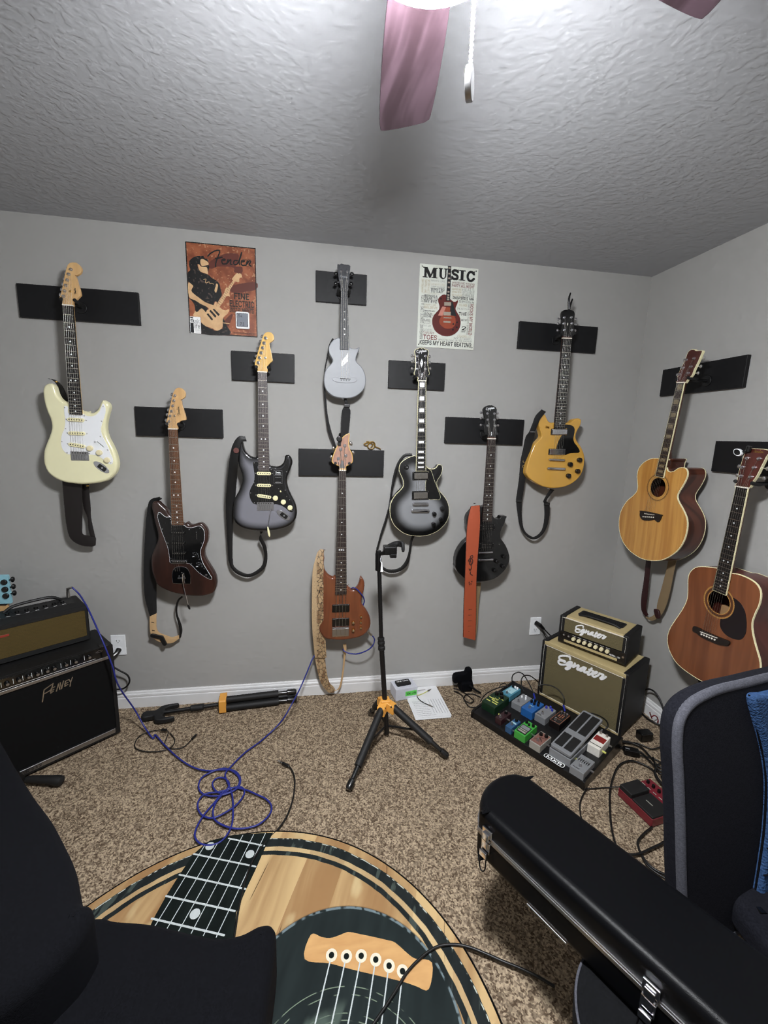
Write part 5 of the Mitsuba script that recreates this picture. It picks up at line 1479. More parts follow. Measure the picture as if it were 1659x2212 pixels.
add(kc + '__lever', mapped(tube(np.c_[smooth_open(cp[[2, 1, 0]], 5), np.full(11, WN + 0.006)], np.linspace(0.007, 0.0035, 11), 10), 'B'), 'black_plastic')
add(kc + '__jaw', mapped(tube(np.c_[smooth_open(cp[[2, 4, 3]], 5), np.full(11, WN + 0.002)], np.linspace(0.006, 0.004, 11), 10), 'B'), 'black_plastic')


# --- acoustics on the right wall: hollow bodies with a real sound hole
def acoustic(base, label, tr, wf, wb, top_mat, side_mat, fb_mat, hole, hole_r, bridge_label, b_board, inlay, head_mat):
    g = Guitar(base, label, 'acoustic guitar', tr, 'R', wf, wf + 0.010, 0.648)
    o = ccw(smooth_closed(R(tr + '_body'), 5))
    P = Polygon(o)
    H_ = Polygon(circle(hole, hole_r, 40))
    g.add('top', shape_mesh(P.difference(H_), wf - 0.0035, wf), top_mat, False)
    # sides and back as an open tray
    inn = np.array(P.buffer(-0.003).exterior.coords)[:-1]
    side = shape_mesh(Polygon(o).difference(Polygon(inn)), wb, wf - 0.0034)
    g.add('sides', side, side_mat, 40)
    g.add('back', slab(o, wb - 0.004, wb + 0.0005, 0.002, 0, 2), side_mat)
    for w0, w1, nm in ((wf - 0.0065, wf + 0.0004, 'binding'), (wb - 0.001, wb + 0.003, 'binding')):
        g.add(nm, shape_mesh(P.buffer(0.0006).difference(P.buffer(-0.0024)), w0, w1), 'binding', False)
    return g, P


def ring(c, r0, r1, n=48):
    return Polygon(circle(c, r1, n)).difference(Polygon(circle(c, r0, n)))


M('rosette_dark', '#5a3a18', rough=0.5)
M('rosette_gold', '#c0963e', rough=0.4)
WA = 0.150
hq = R('ac1_hole')
hc = np.array([hq[:2].mean(0)[0], hq[2:].mean(0)[1]])
g, P = acoustic('acoustic_guitar', 'spruce-topped cutaway acoustic guitar with dark sides, hanging on the right wall', 'ac1', WA, 0.050, 'spruce_top', 'rosewood_side', 'rosewood', hc, 0.049, '', B9, 'dots', 'mahogany_neck')
g.add('rosette', shape_mesh(unary_union([ring(hc, 0.0645, 0.0675), ring(hc, 0.0700, 0.0708)]), WA - 0.0002, WA + 0.0003), 'rosette_dark', False)
g.add('rosette', shape_mesh(unary_union([ring(hc, 0.049, 0.0525), ring(hc, 0.0605, 0.0635)]), WA - 0.0002, WA + 0.0003), 'rosette_gold', False)
g.neck('rosewood', 'mahogany_neck', 20, depth=0.02, heel=0.04, inlay='blocks', inlay_mat='dot_dark', binding='binding', to=0.40)
g.headstock('mahogany_side', 0.014, w=WA + 0.004)
g.add('headstock__binding', slab(Polygon(smooth_closed(R('ac1_head'), 4)).buffer(0.0015).exterior.coords[:-1], WA - 0.010, WA + 0.0030), 'binding', False)
ps = R('ac1_posts')
g.tuners(ps, btns=np.array([p + (g.p * (-0.030 if i < 3 else 0.034)) for i, p in enumerate(ps)]), bl=0.015, bw=0.012)
slab_on(g, 'bridge', 'ac1_bridge', WA - 0.0003, 0.009, 'bridge_wood', 3, 0.002)
hw = R('ac1_hw')
for i in range(6):
    g.disc('bridge__pin', hw[0] + (hw[1] - hw[0]) * i / 5, 0.0036, WA + 0.008, 0.004, 'bone', 0.0015, 12)
g.add('bridge__saddle', slab(capsule((hw[2] + hw[3]) / 2, np.linalg.norm(hw[3] - hw[2]), 0.003, math.atan2(*(hw[3] - hw[2])[::-1])), WA + 0.008, WA + 0.0125), 'bone', False)
g.strings((hw[2] + hw[3]) / 2, WA + 0.0135, ps[[2, 1, 0, 3, 4, 5]], spread=0.027)
yoke(B9, g.at(-0.016), g.hw - 0.004, 'R', 0.034)

hq = R('ac2_hole')
hc = np.array([hq[:2].mean(0)[0], hq[2:].mean(0)[1]])
g, P = acoustic('acoustic_guitar', 'reddish mahogany acoustic guitar with a dark teardrop pickguard, nearest on the right wall', 'ac2', WA, 0.052, 'mahogany_top', 'mahogany_side', 'rosewood', hc, 0.050, '', B10, 'dots', 'mahogany_neck')
g.add('rosette', shape_mesh(unary_union([ring(hc, 0.050, 0.0525), ring(hc, 0.066, 0.0685), ring(hc, 0.0700, 0.0712)]), WA - 0.0002, WA + 0.0003), 'rosette_gold', False)
g.add('rosette', shape_mesh(unary_union([ring(hc, 0.0562, 0.0625)]), WA - 0.0002, WA + 0.0002), 'rosette_dark', False)
M('guard_wine', '#1e0d14', rough=0.25, coat=0.3)
M('label_wood', '#b08a5c', rough=0.7)
gp = Polygon(smooth_closed(R('ac2_guard'), 4)).buffer(0).difference(Polygon(circle(hc, 0.0712, 48)))
g.add('pickguard', shape_mesh(gp, WA - 0.0002, WA + 0.0010), 'guard_wine', False)
g.neck('dark_rosewood', 'mahogany_neck', 20, depth=0.02, heel=0.04, inlay='dots', binding='binding', to=0.40)
g.headstock('mahogany_side', 0.014, w=WA + 0.004)
g.add('headstock__binding', slab(Polygon(smooth_closed(R('ac2_head'), 4)).buffer(0.0015).exterior.coords[:-1], WA - 0.010, WA + 0.0030), 'binding', False)
ps = R('ac2_posts')
g.tuners(ps, btns=np.array([p + (g.p * (-0.030 if i < 3 else 0.036)) for i, p in enumerate(ps)]), r=0.005, ferr=0.007, bl=0.016, bw=0.013)
slab_on(g, 'bridge', 'ac2_bridge', WA - 0.0003, 0.009, 'bridge_wood', 3, 0.002)
hw = R('ac2_hw')
for i in range(6):
    g.disc('bridge__pin', hw[0] + (hw[1] - hw[0]) * i / 5, 0.0042, WA + 0.008, 0.004, 'bone', 0.0015, 12)
g.add('bridge__saddle', slab(capsule((hw[2] + hw[3]) / 2, np.linalg.norm(hw[3] - hw[2]), 0.003, math.atan2(*(hw[3] - hw[2])[::-1])), WA + 0.008, WA + 0.0125), 'bone', False)
g.strings((hw[2] + hw[3]) / 2, WA + 0.0135, ps[[2, 1, 0, 3, 4, 5]], spread=0.027, r=0.0005)
g.add('brace', bx(hc[0] - 0.05, hc[0] + 0.06, hc[1] - 0.085, hc[1] - 0.035, 0.054, 0.075, 0.002), 'label_wood')
cl = R('ac2_clip')
logo(g, 'headstock__logo', SCRIPT_SLANT, cl[4] - g.p * 0.020, cl[4] + g.p * 0.022, g.hw, 0.0016, 'gold')
yoke(B10, g.at(-0.018), g.hw - 0.004, 'R', 0.036)
ct = thing('clip_on_tuner', 'black clip-on tuner with a white rim on the top of the mahogany acoustic head', 'tuner')
add(ct + '__clip', mapped(tube([[*cl[2], WA + 0.014], [*cl[1], WA + 0.014]], 0.009, 10), 'R'), 'black_plastic')
e = slab(circle((0, 0), 0.019, 28) * [1.0, 0.72], -0.006, 0.006, 0.002, 0.002)
e2 = slab(circle((0, 0), 0.0145, 24) * [1.0, 0.72], 0.0055, 0.0068)
for m_, mt, nm in ((e, 'white_plastic', 'rim'), (e2, 'black_gloss', 'dial')):
    m_ = m_.copy()
    v = m_.vertices @ np.array([[math.cos(-.5), math.sin(-.5), 0], [-math.sin(-.5), math.cos(-.5), 0], [0, 0, 1]])
    m_.vertices = v + [*cl[0], WA + 0.018]
    add(ct + '__' + nm, mapped(m_, 'R'), mt)
add(ct + '__arm', mapped(tube([[*cl[0], WA + 0.013], [*cl[1], WA + 0.013]], 0.005, 8), 'R'), 'black_plastic')

# ---------------------------------------------------------------- guitar straps
GS = 'guitar straps'


def strap(label):
    return thing('guitar_strap', label, 'guitar strap', GS)


k = strap('dark brown leather strap folded in a loop below the cream guitar')
add(k + '__band', ribbon(R('white_strap1')), 'leather_brown')
add(k + '__return_band', ribbon(R('white_strap2')), 'leather_brown')
add(k + '__end_tab', ribbon(R('white_strap3')), 'leather_black')
k = strap('wide black strap with tan leather ends hanging from the walnut guitar')
add(k + '__band', ribbon(R('jazz_strap1'), 0.003), 'webbing_black')
add(k + '__end_tab', ribbon(R('jazz_strap2'), 0.003), 'leather_tan', label='tan leather end with slots')
add(k + '__lace', ribbon(R('jazz_strap3'), 0.002), 'leather_black')
s2 = R('jazz_strap2')
for i in (1, 2):
    c = (s2[i][:2] + s2[i][2:4]) / 2
    add(k + '__end_tab__slot', mapped(slab(capsule(c, 0.014, 0.0024, -0.3), 0.0535, 0.0548), 'B'), 'ink_black', False)
a_, b_ = s2[3], s2[4]
kn = LineString([(a_[0] - 0.006, a_[1] + 0.022), ((a_[2] + b_[0]) / 2 + 0.004, (a_[3] + b_[1]) / 2 + 0.004), (b_[2] - 0.006, b_[1] - 0.002)]).buffer(0.011, quad_segs=4)
add(k + '__knot', mapped(slab(np.array(kn.exterior.coords)[:-1], 0.0535, 0.060, 0, 0.003), 'B'), 'leather_black')
k = strap('black padded leather strap with a round reddish patch, on the silver-grey guitar')
add(k + '__band', ribbon(R('silver_strap1'), 0.006), 'leather_black')
add(k + '__loop', ribbon(R('silver_strap2'), 0.003), 'leather_black')
q = R('silver_strap1')[2]
c = np.array([(q[0] + q[2]) / 2 + 0.004, (q[1] + q[3]) / 2 - 0.005])
add(k + '__patch', mapped(slab(circle(c, 0.0135, 24) * 1.0, 0.140, 0.1425, 0, 0.001), 'B'), 'leather_patch')
k = strap('narrow black webbing strap hanging from the grey ukulele')
add(k + '__band', ribbon(R('uke_strap1'), 0.002), 'webbing_black')
add(k + '__loop', ribbon(R('uke_strap2'), 0.003), 'webbing_black')
q = R('uke_strap2')[1]
add(k + '__buckle', mapped(bx(q[0] - 0.003, q[2] + 0.003, q[1] - 0.012, q[1] + 0.004, 0.064, 0.074, 0.002), 'B'), 'black_gloss')
k = strap('tan snakeskin-patterned strap over the brown bass')
add(k + '__band', ribbon(R('bass_strap1'), 0.004), 'snakeskin')
add(k + '__lower_band', ribbon(R('bass_strap2'), 0.004), 'snakeskin')
add(k + '__lace', ribbon(R('bass_strap3'), 0.002), 'leather_tan')
k = strap('thin black strap hanging from the silverburst guitar')
add(k + '__band', ribbon(R('custom_strap1'), 0.003), 'leather_black')
add(k + '__loop', ribbon(R('custom_strap2'), 0.003), 'leather_black')
k = strap('orange leather strap with stamped music notes, over the black guitar')
q = R('black_strap1')
add(k + '__band', ribbon(q, 0.003), 'leather_orange')
qe = q.copy()
qe[:, 0] -= 0.0022; qe[:, 2] += 0.0022; qe[:, 4] -= 0.0012
add(k + '__edge', ribbon(qe, 0.0022), 'leather_orange_dark')
add(k + '__back_band', ribbon(R('black_strap2'), 0.002), 'suede_tan')


def on_strap(rows, i, fx, fy=0.0):
    r = rows[i]
    a, b = r[:2], r[2:4]
    return a + (b - a) * fx + np.array([0, fy])


def wz(rows, i):
    return rows[i][4] + 0.0036


CLEF = [[(0.3, 0.95), (0.55, 1.0), (0.62, 0.88), (0.5, 0.84)], [(0.05, 0.62), (0.2, 0.78), (0.55, 0.76), (0.66, 0.55), (0.5, 0.38), (0.25, 0.42), (0.2, 0.58), (0.35, 0.66), (0.45, 0.56)], [(0.3, 0.95), (0.36, 0.66), (0.52, 0.3), (0.5, 0.1), (0.34, 0.0), (0.22, 0.1)]]
cz = on_strap(q, 3, 0.5, -0.02)
add(k + '__stamp', mapped(shape_mesh(strokes([[(cz[0] - 0.020 + 0.042 * x, cz[1] - 0.082 + 0.085 * y) for x, y in smooth_open(l, 5)] for l in CLEF], 0.0042), q[3][4] + 0.0022, q[3][4] + 0.0042), 'B'), 'leather_orange_dark', False)
c4 = on_strap(q, 4, 0.5, 0.028)
add(k + '__stamp', mapped(shape_mesh(unary_union([Point(c4[0] + 0.010, c4[1]).buffer(0.006), LineString([(c4[0] - 0.004, c4[1] - 0.018), (c4[0] - 0.006, c4[1] - 0.028), (c4[0] + 0.002, c4[1] - 0.036), (c4[0] + 0.008, c4[1] - 0.038)]).buffer(0.0022)]), q[4][4] + 0.001, q[4][4] + 0.0042), 'B'), 'leather_orange_dark', False)
add(k + '__stamp', mapped(shape_mesh(unary_union([Point(c4[0] + dx, c4[1] + dy).buffer(0.0028) for dx, dy in ((-0.008, -0.079), (0.008, -0.075), (-0.006, -0.091), (0.004, -0.089))]), q[4][4] + 0.001, q[4][4] + 0.0042), 'B'), 'leather_orange_dark', False)
for i in range(6):
    f = i / 5
    c = on_strap(q, 6, 0.5, 0) * (1 - f) + on_strap(q, 7, 0.5, 0.012) * f
    add(k + '__slit', mapped(slab(capsule(c, 0.022, 0.0018, 0.0), np.interp(f, [0, 1], [q[6][4], q[7][4]]) + 0.0015, np.interp(f, [0, 1], [q[6][4], q[7][4]]) + 0.0040), 'B'), 'leather_orange_dark', False)
k = strap('black webbing strap with metal buckles hanging from the yellow guitar')
q = R('yellow_strap1')
add(k + '__band', ribbon(q, 0.003), 'webbing_black')
add(k + '__loop', ribbon(R('yellow_strap2'), 0.003), 'webbing_black')
for i, dy in ((6, 0.025), (6, -0.004), (3, 0.0)):
    c = on_strap(q, i, 0.45, dy)
    add(k + '__buckle', mapped(shape_mesh(ring(c, 0.005, 0.0085, 20) if i == 6 else sbox(c[0] - 0.013, c[1] - 0.002, c[0] + 0.013, c[1] + 0.001), wz(q, i), wz(q, i) + 0.004), 'B'), 'chrome', False)
q2 = R('yellow_strap2')
for i in (0, 7):
    c = (q2[i][:2] + q2[i][2:4]) / 2
    add(k + '__slider', mapped(bx(c[0] - 0.018, c[0] + 0.018, c[1] - 0.009, c[1] + 0.009, q2[i][4] - 0.003, q2[i][4] + 0.006, 0.003), 'B'), 'black_gloss')
k = strap('maroon and tan leather strap looped below the spruce acoustic guitar')
add(k + '__band', ribbon(R('ac1_strap1'), 0.003, 'R'), 'leather_maroon')
add(k + '__return_band', ribbon(R('ac1_strap2'), 0.003, 'R'), 'suede_tan')
q = R('ac1_strap2')
c = (q[2][:2] + q[2][2:4]) / 2
add(k + '__knot', mapped(slab(smooth_closed(np.array([[-0.022, 0.02], [0.006, 0.026], [0.018, 0.006], [0.02, -0.016], [0.0, -0.02], [-0.014, -0.004]]) + c, 4), 0.042, 0.054, 0.004, 0.004), 'R'), 'leather_maroon')
k = strap('dark brown strap end hanging below the mahogany acoustic guitar')
add(k + '__band', ribbon(R('ac2_strap'), 0.004, 'R'), 'leather_brown')
ac2c = (R('ac2_strap')[2][:2] + R('ac2_strap')[2][2:4]) / 2
# ---------------------------------------------------------------- printed metal signs on the back wall
def Q(name):
    n, s_ = RAW[name]
    return np.array([float(x) for x in s_.split()]).reshape(-1, 2) / 1000.0


class Sign:
    """flat metal sign; print is given in its own 0..1 square (y down) and laid on as thin ink"""

    def __init__(s, base, label, x0, x1, z0, z1, mat, wt=0.004, group=None):
        s.k = thing(base, label, 'sign', group)
        s.x0, s.x1, s.z0, s.z1, s.w = x0, x1, z0, z1, wt
        add(s.k + '__plate', mapped(slab(rrect(x0, x1, z0, z1, 0.004), 0.001, wt, 0, 0.0006), 'B'), mat)

    def m(s, q):
        q = np.asarray(q, float)
        return np.c_[s.x0 + q[:, 0] * (s.x1 - s.x0), s.z1 - q[:, 1] * (s.z1 - s.z0)]

    def ink(s, part, polys, mat, lev, smooth=4):
        out = []
        for q in polys:
            p = s.m(Q(q) if isinstance(q, str) else q)
            if smooth:
                p = smooth_closed(p, smooth)
            out.append(Polygon(p).buffer(0))
        g = unary_union(out)
        return add(s.k + '__' + part, mapped(shape_mesh(g, s.w, s.w + 0.0002 * lev), 'B'), mat, False)

    def line(s, part, names, mat, lev, width):
        g = strokes([[tuple(a) for a in smooth_open(s.m(Q(n)), 5)] for n in names], width)
        return add(s.k + '__' + part, mapped(shape_mesh(g, s.w, s.w + 0.0002 * lev), 'B'), mat, False)

    def text(s, part, txt, q, mat, lev, bold=False, rot=0):
        p = s.m(Q(q) if isinstance(q, str) else q)
        x0, x1, y0, y1 = p[:, 0].min(), p[:, 0].max(), p[:, 1].min(), p[:, 1].max()
        m = fit_text(txt, x0, y0, x1, y1, 0.0002 * lev, bold, rot)
        m.apply_translation([0, 0, s.w])
        return add(s.k + '__' + part, mapped(m, 'B'), mat, False)

    def text_rect(s, part, txt, x0, y0, x1, y1, mat, lev, bold=False, rot=0):
        return s.text(part, txt, np.array([[x0, y0], [x1, y0], [x1, y1], [x0, y1]]), mat, lev, bold, rot)


def rust_fn(p, n, uv):
    a = fbm(p.x * 26, p.z * 26, 2.0, octaves=4)
    sp = smoothstep(0.80, 0.86, noise(p.x * 150, p.z * 150, 4.0))
    c = mix(lin('#8a4a28'), lin('#a9653c'), smoothstep(0.3, 0.7, a))
    return mix(c, lin('#c79a72'), sp * 0.6)


M('sign_rust', fn=rust_fn, rough=0.45)
M('ink_rust_dark', '#6e3422', rough=0.5)
M('ink_skin', fn=lambda p, n, uv: mix(lin('#c9a070'), lin('#dcb989'), fbm(p.x * 60, p.z * 60, 1.0)), rough=0.5)
M('ink_dark', fn=lambda p, n, uv: mix(lin('#0e0c0c'), lin('#5a4a42'), smoothstep(0.78, 0.9, noise(p.x * 140, p.z * 140, 2.0))), rough=0.5)
M('sign_cream', fn=lambda p, n, uv: mix(lin('#c9cbc0'), lin('#d6dad2'), fbm(p.x * 20, p.z * 20, 1.0)), rough=0.4)
M('ink_grey', '#8d8f88', rough=0.6)
M('ink_tan', '#b3a88a', rough=0.6)
M('ink_red', '#7a2c2a', rough=0.6)
M('ink_navy', '#10141c', rough=0.6)
M('cherry', '#6a221c', rough=0.4)
M('cherry_core', '#a04a24', rough=0.4)
M('cherry_gleam', '#c88878', rough=0.4)
M('ink_silver', '#a79c8e', rough=0.4)
M('lcd', '#8a8f98', rough=0.3)

s = Sign('metal_sign', 'rust-brown vintage metal sign showing a curly-haired guitarist with a cream guitar', -2.4737, -2.1555, 1.9795, 2.3855, 'sign_rust')
for q in ('f_sh1', 'f_sh2', 'f_sh3'):
    s.ink('print_shadow', [q], 'ink_rust_dark', 1, 3)
s.ink('print_skin', ['f_face', 'f_neckskin', 'f_leg'], 'ink_skin', 2)
s.ink('print_dark', ['f_black', 'f_black2', 'f_black3'], 'ink_dark', 3, 3)
s.ink('print_light', ['f_arm', 'f_gbody', 'f_gneck', 'f_ghead', 'f_hand', 'f_white1', 'f_line'], 'ink_skin', 4, 3)
g_ = strokes([[tuple(a) for a in s.m([(0.44, 0.49), (0.61, 0.32)])]], 0.002)
gn = Q('f_gneck')
fr_ = []
for f in np.linspace(0.08, 0.92, 13):
    a_, b_ = gn[0] * (1 - f) + gn[2] * f, gn[5] * (1 - f) + gn[3] * f
    fr_.append([tuple(x) for x in s.m([a_, b_])])
add(s.k + '__print_frets', mapped(shape_mesh(strokes(fr_, 0.0014), s.w, s.w + 0.001), 'B'), 'ink_dark', False)
pgc = Q('f_pg').mean(0)
s.ink('print_pickups', [pgc + np.array(q) for q in ([[-0.05, -0.04], [-0.03, -0.055], [0.05, 0.01], [0.03, 0.03]], [[0.0, -0.06], [0.02, -0.07], [0.10, -0.01], [0.08, 0.01]], [[-0.09, 0.0], [-0.07, -0.015], [0.0, 0.05], [-0.02, 0.065]])], 'ink_dark', 5, 0)
s.line('print_script', ['f_F', 'f_F2', 'f_e', 'f_n', 'f_d', 'f_e2', 'f_r'], 'ink_black', 5, 0.0052)
s.line('print_shirt_script', ['f_sF'], 'ink_skin', 6, 0.0022)
s.text('lettering', 'FINE', 'f_t1', 'ink_dark', 5, True)
s.text('lettering', 'ELECTRIC', 'f_t2', 'ink_dark', 5, True)
s.text('lettering', 'INSTRUMENTS', 'f_t3', 'ink_dark', 5, True)
s.text_rect('lettering', 'electrical equipment and musical', 0.64, 0.955, 0.97, 0.975, 'ink_dark', 5)
s.text_rect('lettering', 'since 1946', 0.81, 0.125, 0.93, 0.145, 'ink_dark', 5)
bd = Polygon(s.m([(0, 0), (1, 0), (1, 1), (0, 1)])).difference(Polygon(s.m([(0.012, 0.010), (0.988, 0.010), (0.988, 0.990), (0.012, 0.990)])))
add(s.k + '__worn_rim', mapped(shape_mesh(bd, s.w, s.w + 0.0003), 'B'), 'ink_dark', False)
# sticker and little weather display on it
p = s.m(Q('f_sticker'))
sk = thing('sticker', 'small white sticker reading music life on the corner of the rust-brown sign', 'sticker')
x0, x1, y0, y1 = p[:, 0].min() + 0.001, p[:, 0].max(), p[:, 1].min(), p[:, 1].max()
add(sk + '__sheet', mapped(bx(x0, x1, y0, y1, 0.0046, 0.0056), 'B'), 'label_white', False)
W_, H_ = x1 - x0, y1 - y0
for txt, a, b, c, d, mt in (('usic', .34, .62, .92, .86, 'ink_navy'), ('life', .40, .30, .92, .60, 'ink_navy'), ('MAGAZINE', .42, .17, .92, .24, 'ink_grey'), ('for everyone', .42, .06, .92, .12, 'ink_grey')):
    add(sk + '__lettering', mapped(move(fit_text(txt, x0 + a * W_, y0 + b * H_, x0 + c * W_, y0 + d * H_, 0.0002), [0, 0, 0.0056]), 'B'), mt, False)
add(sk + '__lettering', mapped(move(fit_text('m', x0 + .06 * W_, y0 + .66 * H_, x0 + .33 * W_, y0 + .86 * H_, 0.0002, True), [0, 0, 0.0056]), 'B'), 'ink_navy', False)
add(sk + '__block', mapped(cat(bx(x0 + .03 * W_, x0 + .33 * W_, y0 + .03 * H_, y0 + .62 * H_, 0.0056, 0.0058), bx(x0 + .03 * W_, x0 + .30 * W_, y0 + .90 * H_, y0 + .97 * H_, 0.0056, 0.0058)), 'B'), 'ink_navy', False)
p = s.m(Q('f_thermo'))
th = thing('thermometer', 'small white digital thermometer with a grey screen stuck on the rust-brown sign', 'thermometer')
x0, x1, y0, y1 = p[:, 0].min() + 0.001, p[:, 0].max() - 0.001, p[:, 1].min(), p[:, 1].max()
add(th + '__case', mapped(slab(rrect(x0, x1, y0, y1, 0.008, 6), 0.0046, 0.0165, 0.001, 0.004), 'B'), 'white_plastic')
add(th + '__screen', mapped(slab(rrect(x0 + 0.007, x1 - 0.007, y0 + 0.010, y1 - 0.009, 0.002), 0.0163, 0.0167), 'B'), 'lcd', False)
add(th + '__screen_rim', mapped(shape_mesh(Polygon(rrect(x0 + 0.006, x1 - 0.006, y0 + 0.009, y1 - 0.008, 0.003)).difference(Polygon(rrect(x0 + 0.0075, x1 - 0.0075, y0 + 0.0105, y1 - 0.0095, 0.002))), 0.0163, 0.0172), 'B'), 'black_plastic', False)
add(th + '__digits', mapped(cat(move(fit_text('54', x0 + 0.013, y1 - 0.027, x0 + 0.032, y1 - 0.014, 0.0002), [0, 0, 0.0167]), move(fit_text('71', x0 + 0.020, y0 + 0.015, x0 + 0.042, y0 + 0.030, 0.0002), [0, 0, 0.0167])), 'B'), 'ink_navy', False)

# --- white MUSIC sign with a cherry guitar
s = Sign('metal_sign', 'cream metal sign headed MUSIC with a cherry red guitar among words', -1.3415, -1.0255, 1.985, 2.390, 'sign_cream')


def serif(ch, x0, x1):
    """bold slab-serif capitals in a 0..1 high box"""
    w = x1 - x0
    R_ = lambda a, b, c, d: sbox(x0 + a * w, b, x0 + c * w, d)
    if ch == 'M':
        g = unary_union([R_(.10, 0, .26, 1), R_(.70, 0, .92, 1), Polygon([(x0 + .08 * w, 1), (x0 + .30 * w, 1), (x0 + .56 * w, .30), (x0 + .50 * w, 0), (x0 + .44 * w, 0)]), Polygon([(x0 + .46 * w, 0), (x0 + .54 * w, 0), (x0 + .86 * w, 1), (x0 + .70 * w, 1)]), R_(0, 0, .34, .09), R_(.60, 0, 1, .09), R_(0, .91, .26, 1), R_(.74, .91, 1, 1)])
    elif ch == 'U':
        g = unary_union([R_(.10, .3, .36, 1), R_(.70, .3, .84, 1), R_(0, .91, .46, 1), R_(.58, .91, 1, 1)])
        o = affinity.scale(Point(0, 0).buffer(1, quad_segs=16), 0.37 * w, 0.36)
        i = affinity.scale(Point(0, 0).buffer(1, quad_segs=16), 0.17 * w, 0.26)
        o, i = affinity.translate(o, x0 + .47 * w, .36), affinity.translate(i, x0 + .53 * w, .36)
        g = g.union(o.difference(i).intersection(sbox(x0 - 1, -1, x1 + 1, .36)))
    elif ch == 'S':
        g = LineString([(x0 + x * w, y) for x, y in smooth_open([(.80, .78), (.62, .88), (.38, .88), (.22, .74), (.34, .58), (.66, .46), (.80, .30), (.68, .13), (.40, .11), (.20, .24)], 6)]).buffer(0.115)
        g = g.union(R_(.76, .66, .88, .98)).union(R_(.08, .02, .20, .36))
    elif ch == 'I':
        g = unary_union([R_(.28, 0, .72, 1), R_(0, 0, 1, .09), R_(0, .91, 1, 1)])
    else:
        g = LineString([(x0 + x * w, y) for x, y in smooth_open([(.84, .72), (.66, .88), (.42, .88), (.24, .66), (.22, .40), (.36, .16), (.60, .11), (.86, .30)], 6)]).buffer(0.11)
        g = g.union(R_(.80, .62, .92, .98))
    return g.intersection(sbox(x0 - .01, 0, x1 + .01, 1.0))


for ch in 'MUSIC':
    p = s.m(Q('m_q_' + ch))
    x0, x1, y0, y1 = p[:, 0].min(), p[:, 0].max(), p[:, 1].min(), p[:, 1].max()
    u = (y1 - y0)
    g_ = affinity.translate(affinity.scale(serif(ch, 0, (x1 - x0) / u), u, u, origin=(0, 0)), x0, y0)
    add(s.k + '__title_letter', mapped(shape_mesh(g_, s.w, s.w + 0.0003), 'B'), 'ink_black', False)
for txt, q, mt, b, rot in (
    ('MAKES ME WANNA', 'tm', 'ink_red', False, 0), ('PARTY ALL NIGHT', 'tp', 'ink_red', True, 0), ('HEALS', 'he', 'ink_grey', False, 0), ('WOUNDS', 'wo', 'ink_grey', False, 0), ('IS FEARLESS', 'fe', 'ink_grey', True, 0),
    ('INSPIRES ME', 'ins', 'ink_black', True, 0), ('IS PASSION', 'ip', 'ink_black', False, 0), ('WANTED', 'wa', 'ink_black', True, 0), ('TO SAY', 'ts', 'ink_black', True, 0), ('BRINGS A', 'bt', 'ink_black', True, 0),
    ('TEAR TO', 'br2', 'ink_black', True, 0), ('MY EYE', 'bm', 'ink_black', True, 0), ('MAKES MY', 'mm', 'ink_black', True, 0), ('SOUL', 'so', 'ink_black', True, 0), ('ACHE', 'ac', 'ink_black', True, 0), ('ME', 'me', 'ink_grey', True, 0),
    ('GOOD', 'go', 'ink_grey', False, 0), ('TAPS MY', 'ta', 'ink_red', False, 0), ('TOES', 'to', 'ink_red', True, 0), ('KEEPS MY HEART BEATING', 'kp', 'ink_black', True, 0), ('MAKES ME SING IN THE SHOWER', 'mk', 'ink_grey', False, 0),
    ('CRANKS UP', 'cr', 'ink_tan', False, 0), ('MY STEREO', 'st', 'ink_grey', False, 0), ('THE', 'th', 'ink_black', True, 0), ('PLAYS', 'pl', 'ink_grey', False, 0), ('2', 'two', 'ink_black', True, 0), ('MAKES LIFE', 'ml', 'ink_grey', False, 0),
    ('MAKES ME DANCE LIKE A FOOL', 'dance', 'ink_black', False, 90), ('ROCKS MY WORLD', 'rocks', 'ink_red', True, -90), ('GETS THIS PARTY STARTED', 'gt', 'ink_grey', True, -90),
    ('MAKES ME', 'b1', 'ink_tan', True, 90), ('LIVE MUSIC FEELS', 'b2', 'ink_tan', False, 0), ('MAKES ME', 'b3', 'ink_tan', True, 0), ('WANNA SING', 'b4', 'ink_tan', True, 0), ('OUT LOUD', 'b5', 'ink_tan', True, 0), ('MAKES ME', 'b6', 'ink_tan', False, 0),
    ('BELIEVE', 'b7', 'ink_tan', True, 0), ('WHAT', 'b8', 'ink_grey', False, 0), ('TO BE', 'b9', 'ink_grey', False, 0), ('TAKES ME AWAY FROM IT ALL', 'b10', 'ink_tan', False, 0), ('ME TO', 'b11', 'ink_black', True, 0), ('HARMONY', 'b12', 'ink_black', True, 0),
    ('MY TRAVEL', 'b13', 'ink_tan', True, 90), ('LIFTS ME UP', 'b14', 'ink_tan', True, 90), ('THAT I ALWAYS', 'b15', 'ink_black', False, 0), ('ALL OVER', 'b16', 'ink_tan', True, 0)):
    s.text('lettering', txt, 'm_q_' + q, mt, 1, b, rot)
s.ink('print_guitar_body', ['m_body'], 'cherry', 2)
s.ink('print_guitar_core', ['m_core'], 'cherry_core', 3)
s.ink('print_guitar_gleam', ['m_gl'], 'cherry_gleam', 4, 0)
s.ink('print_guitar_neck', ['m_neck'], 'ink_navy', 4, 0)
s.ink('print_guitar_guard', ['m_pg'], 'ink_navy', 4, 0)
s.ink('print_guitar_metal', ['m_pu1', 'm_pu2', 'm_br', 'm_tp'], 'ink_silver', 5, 0)
nk = Q('m_neck')
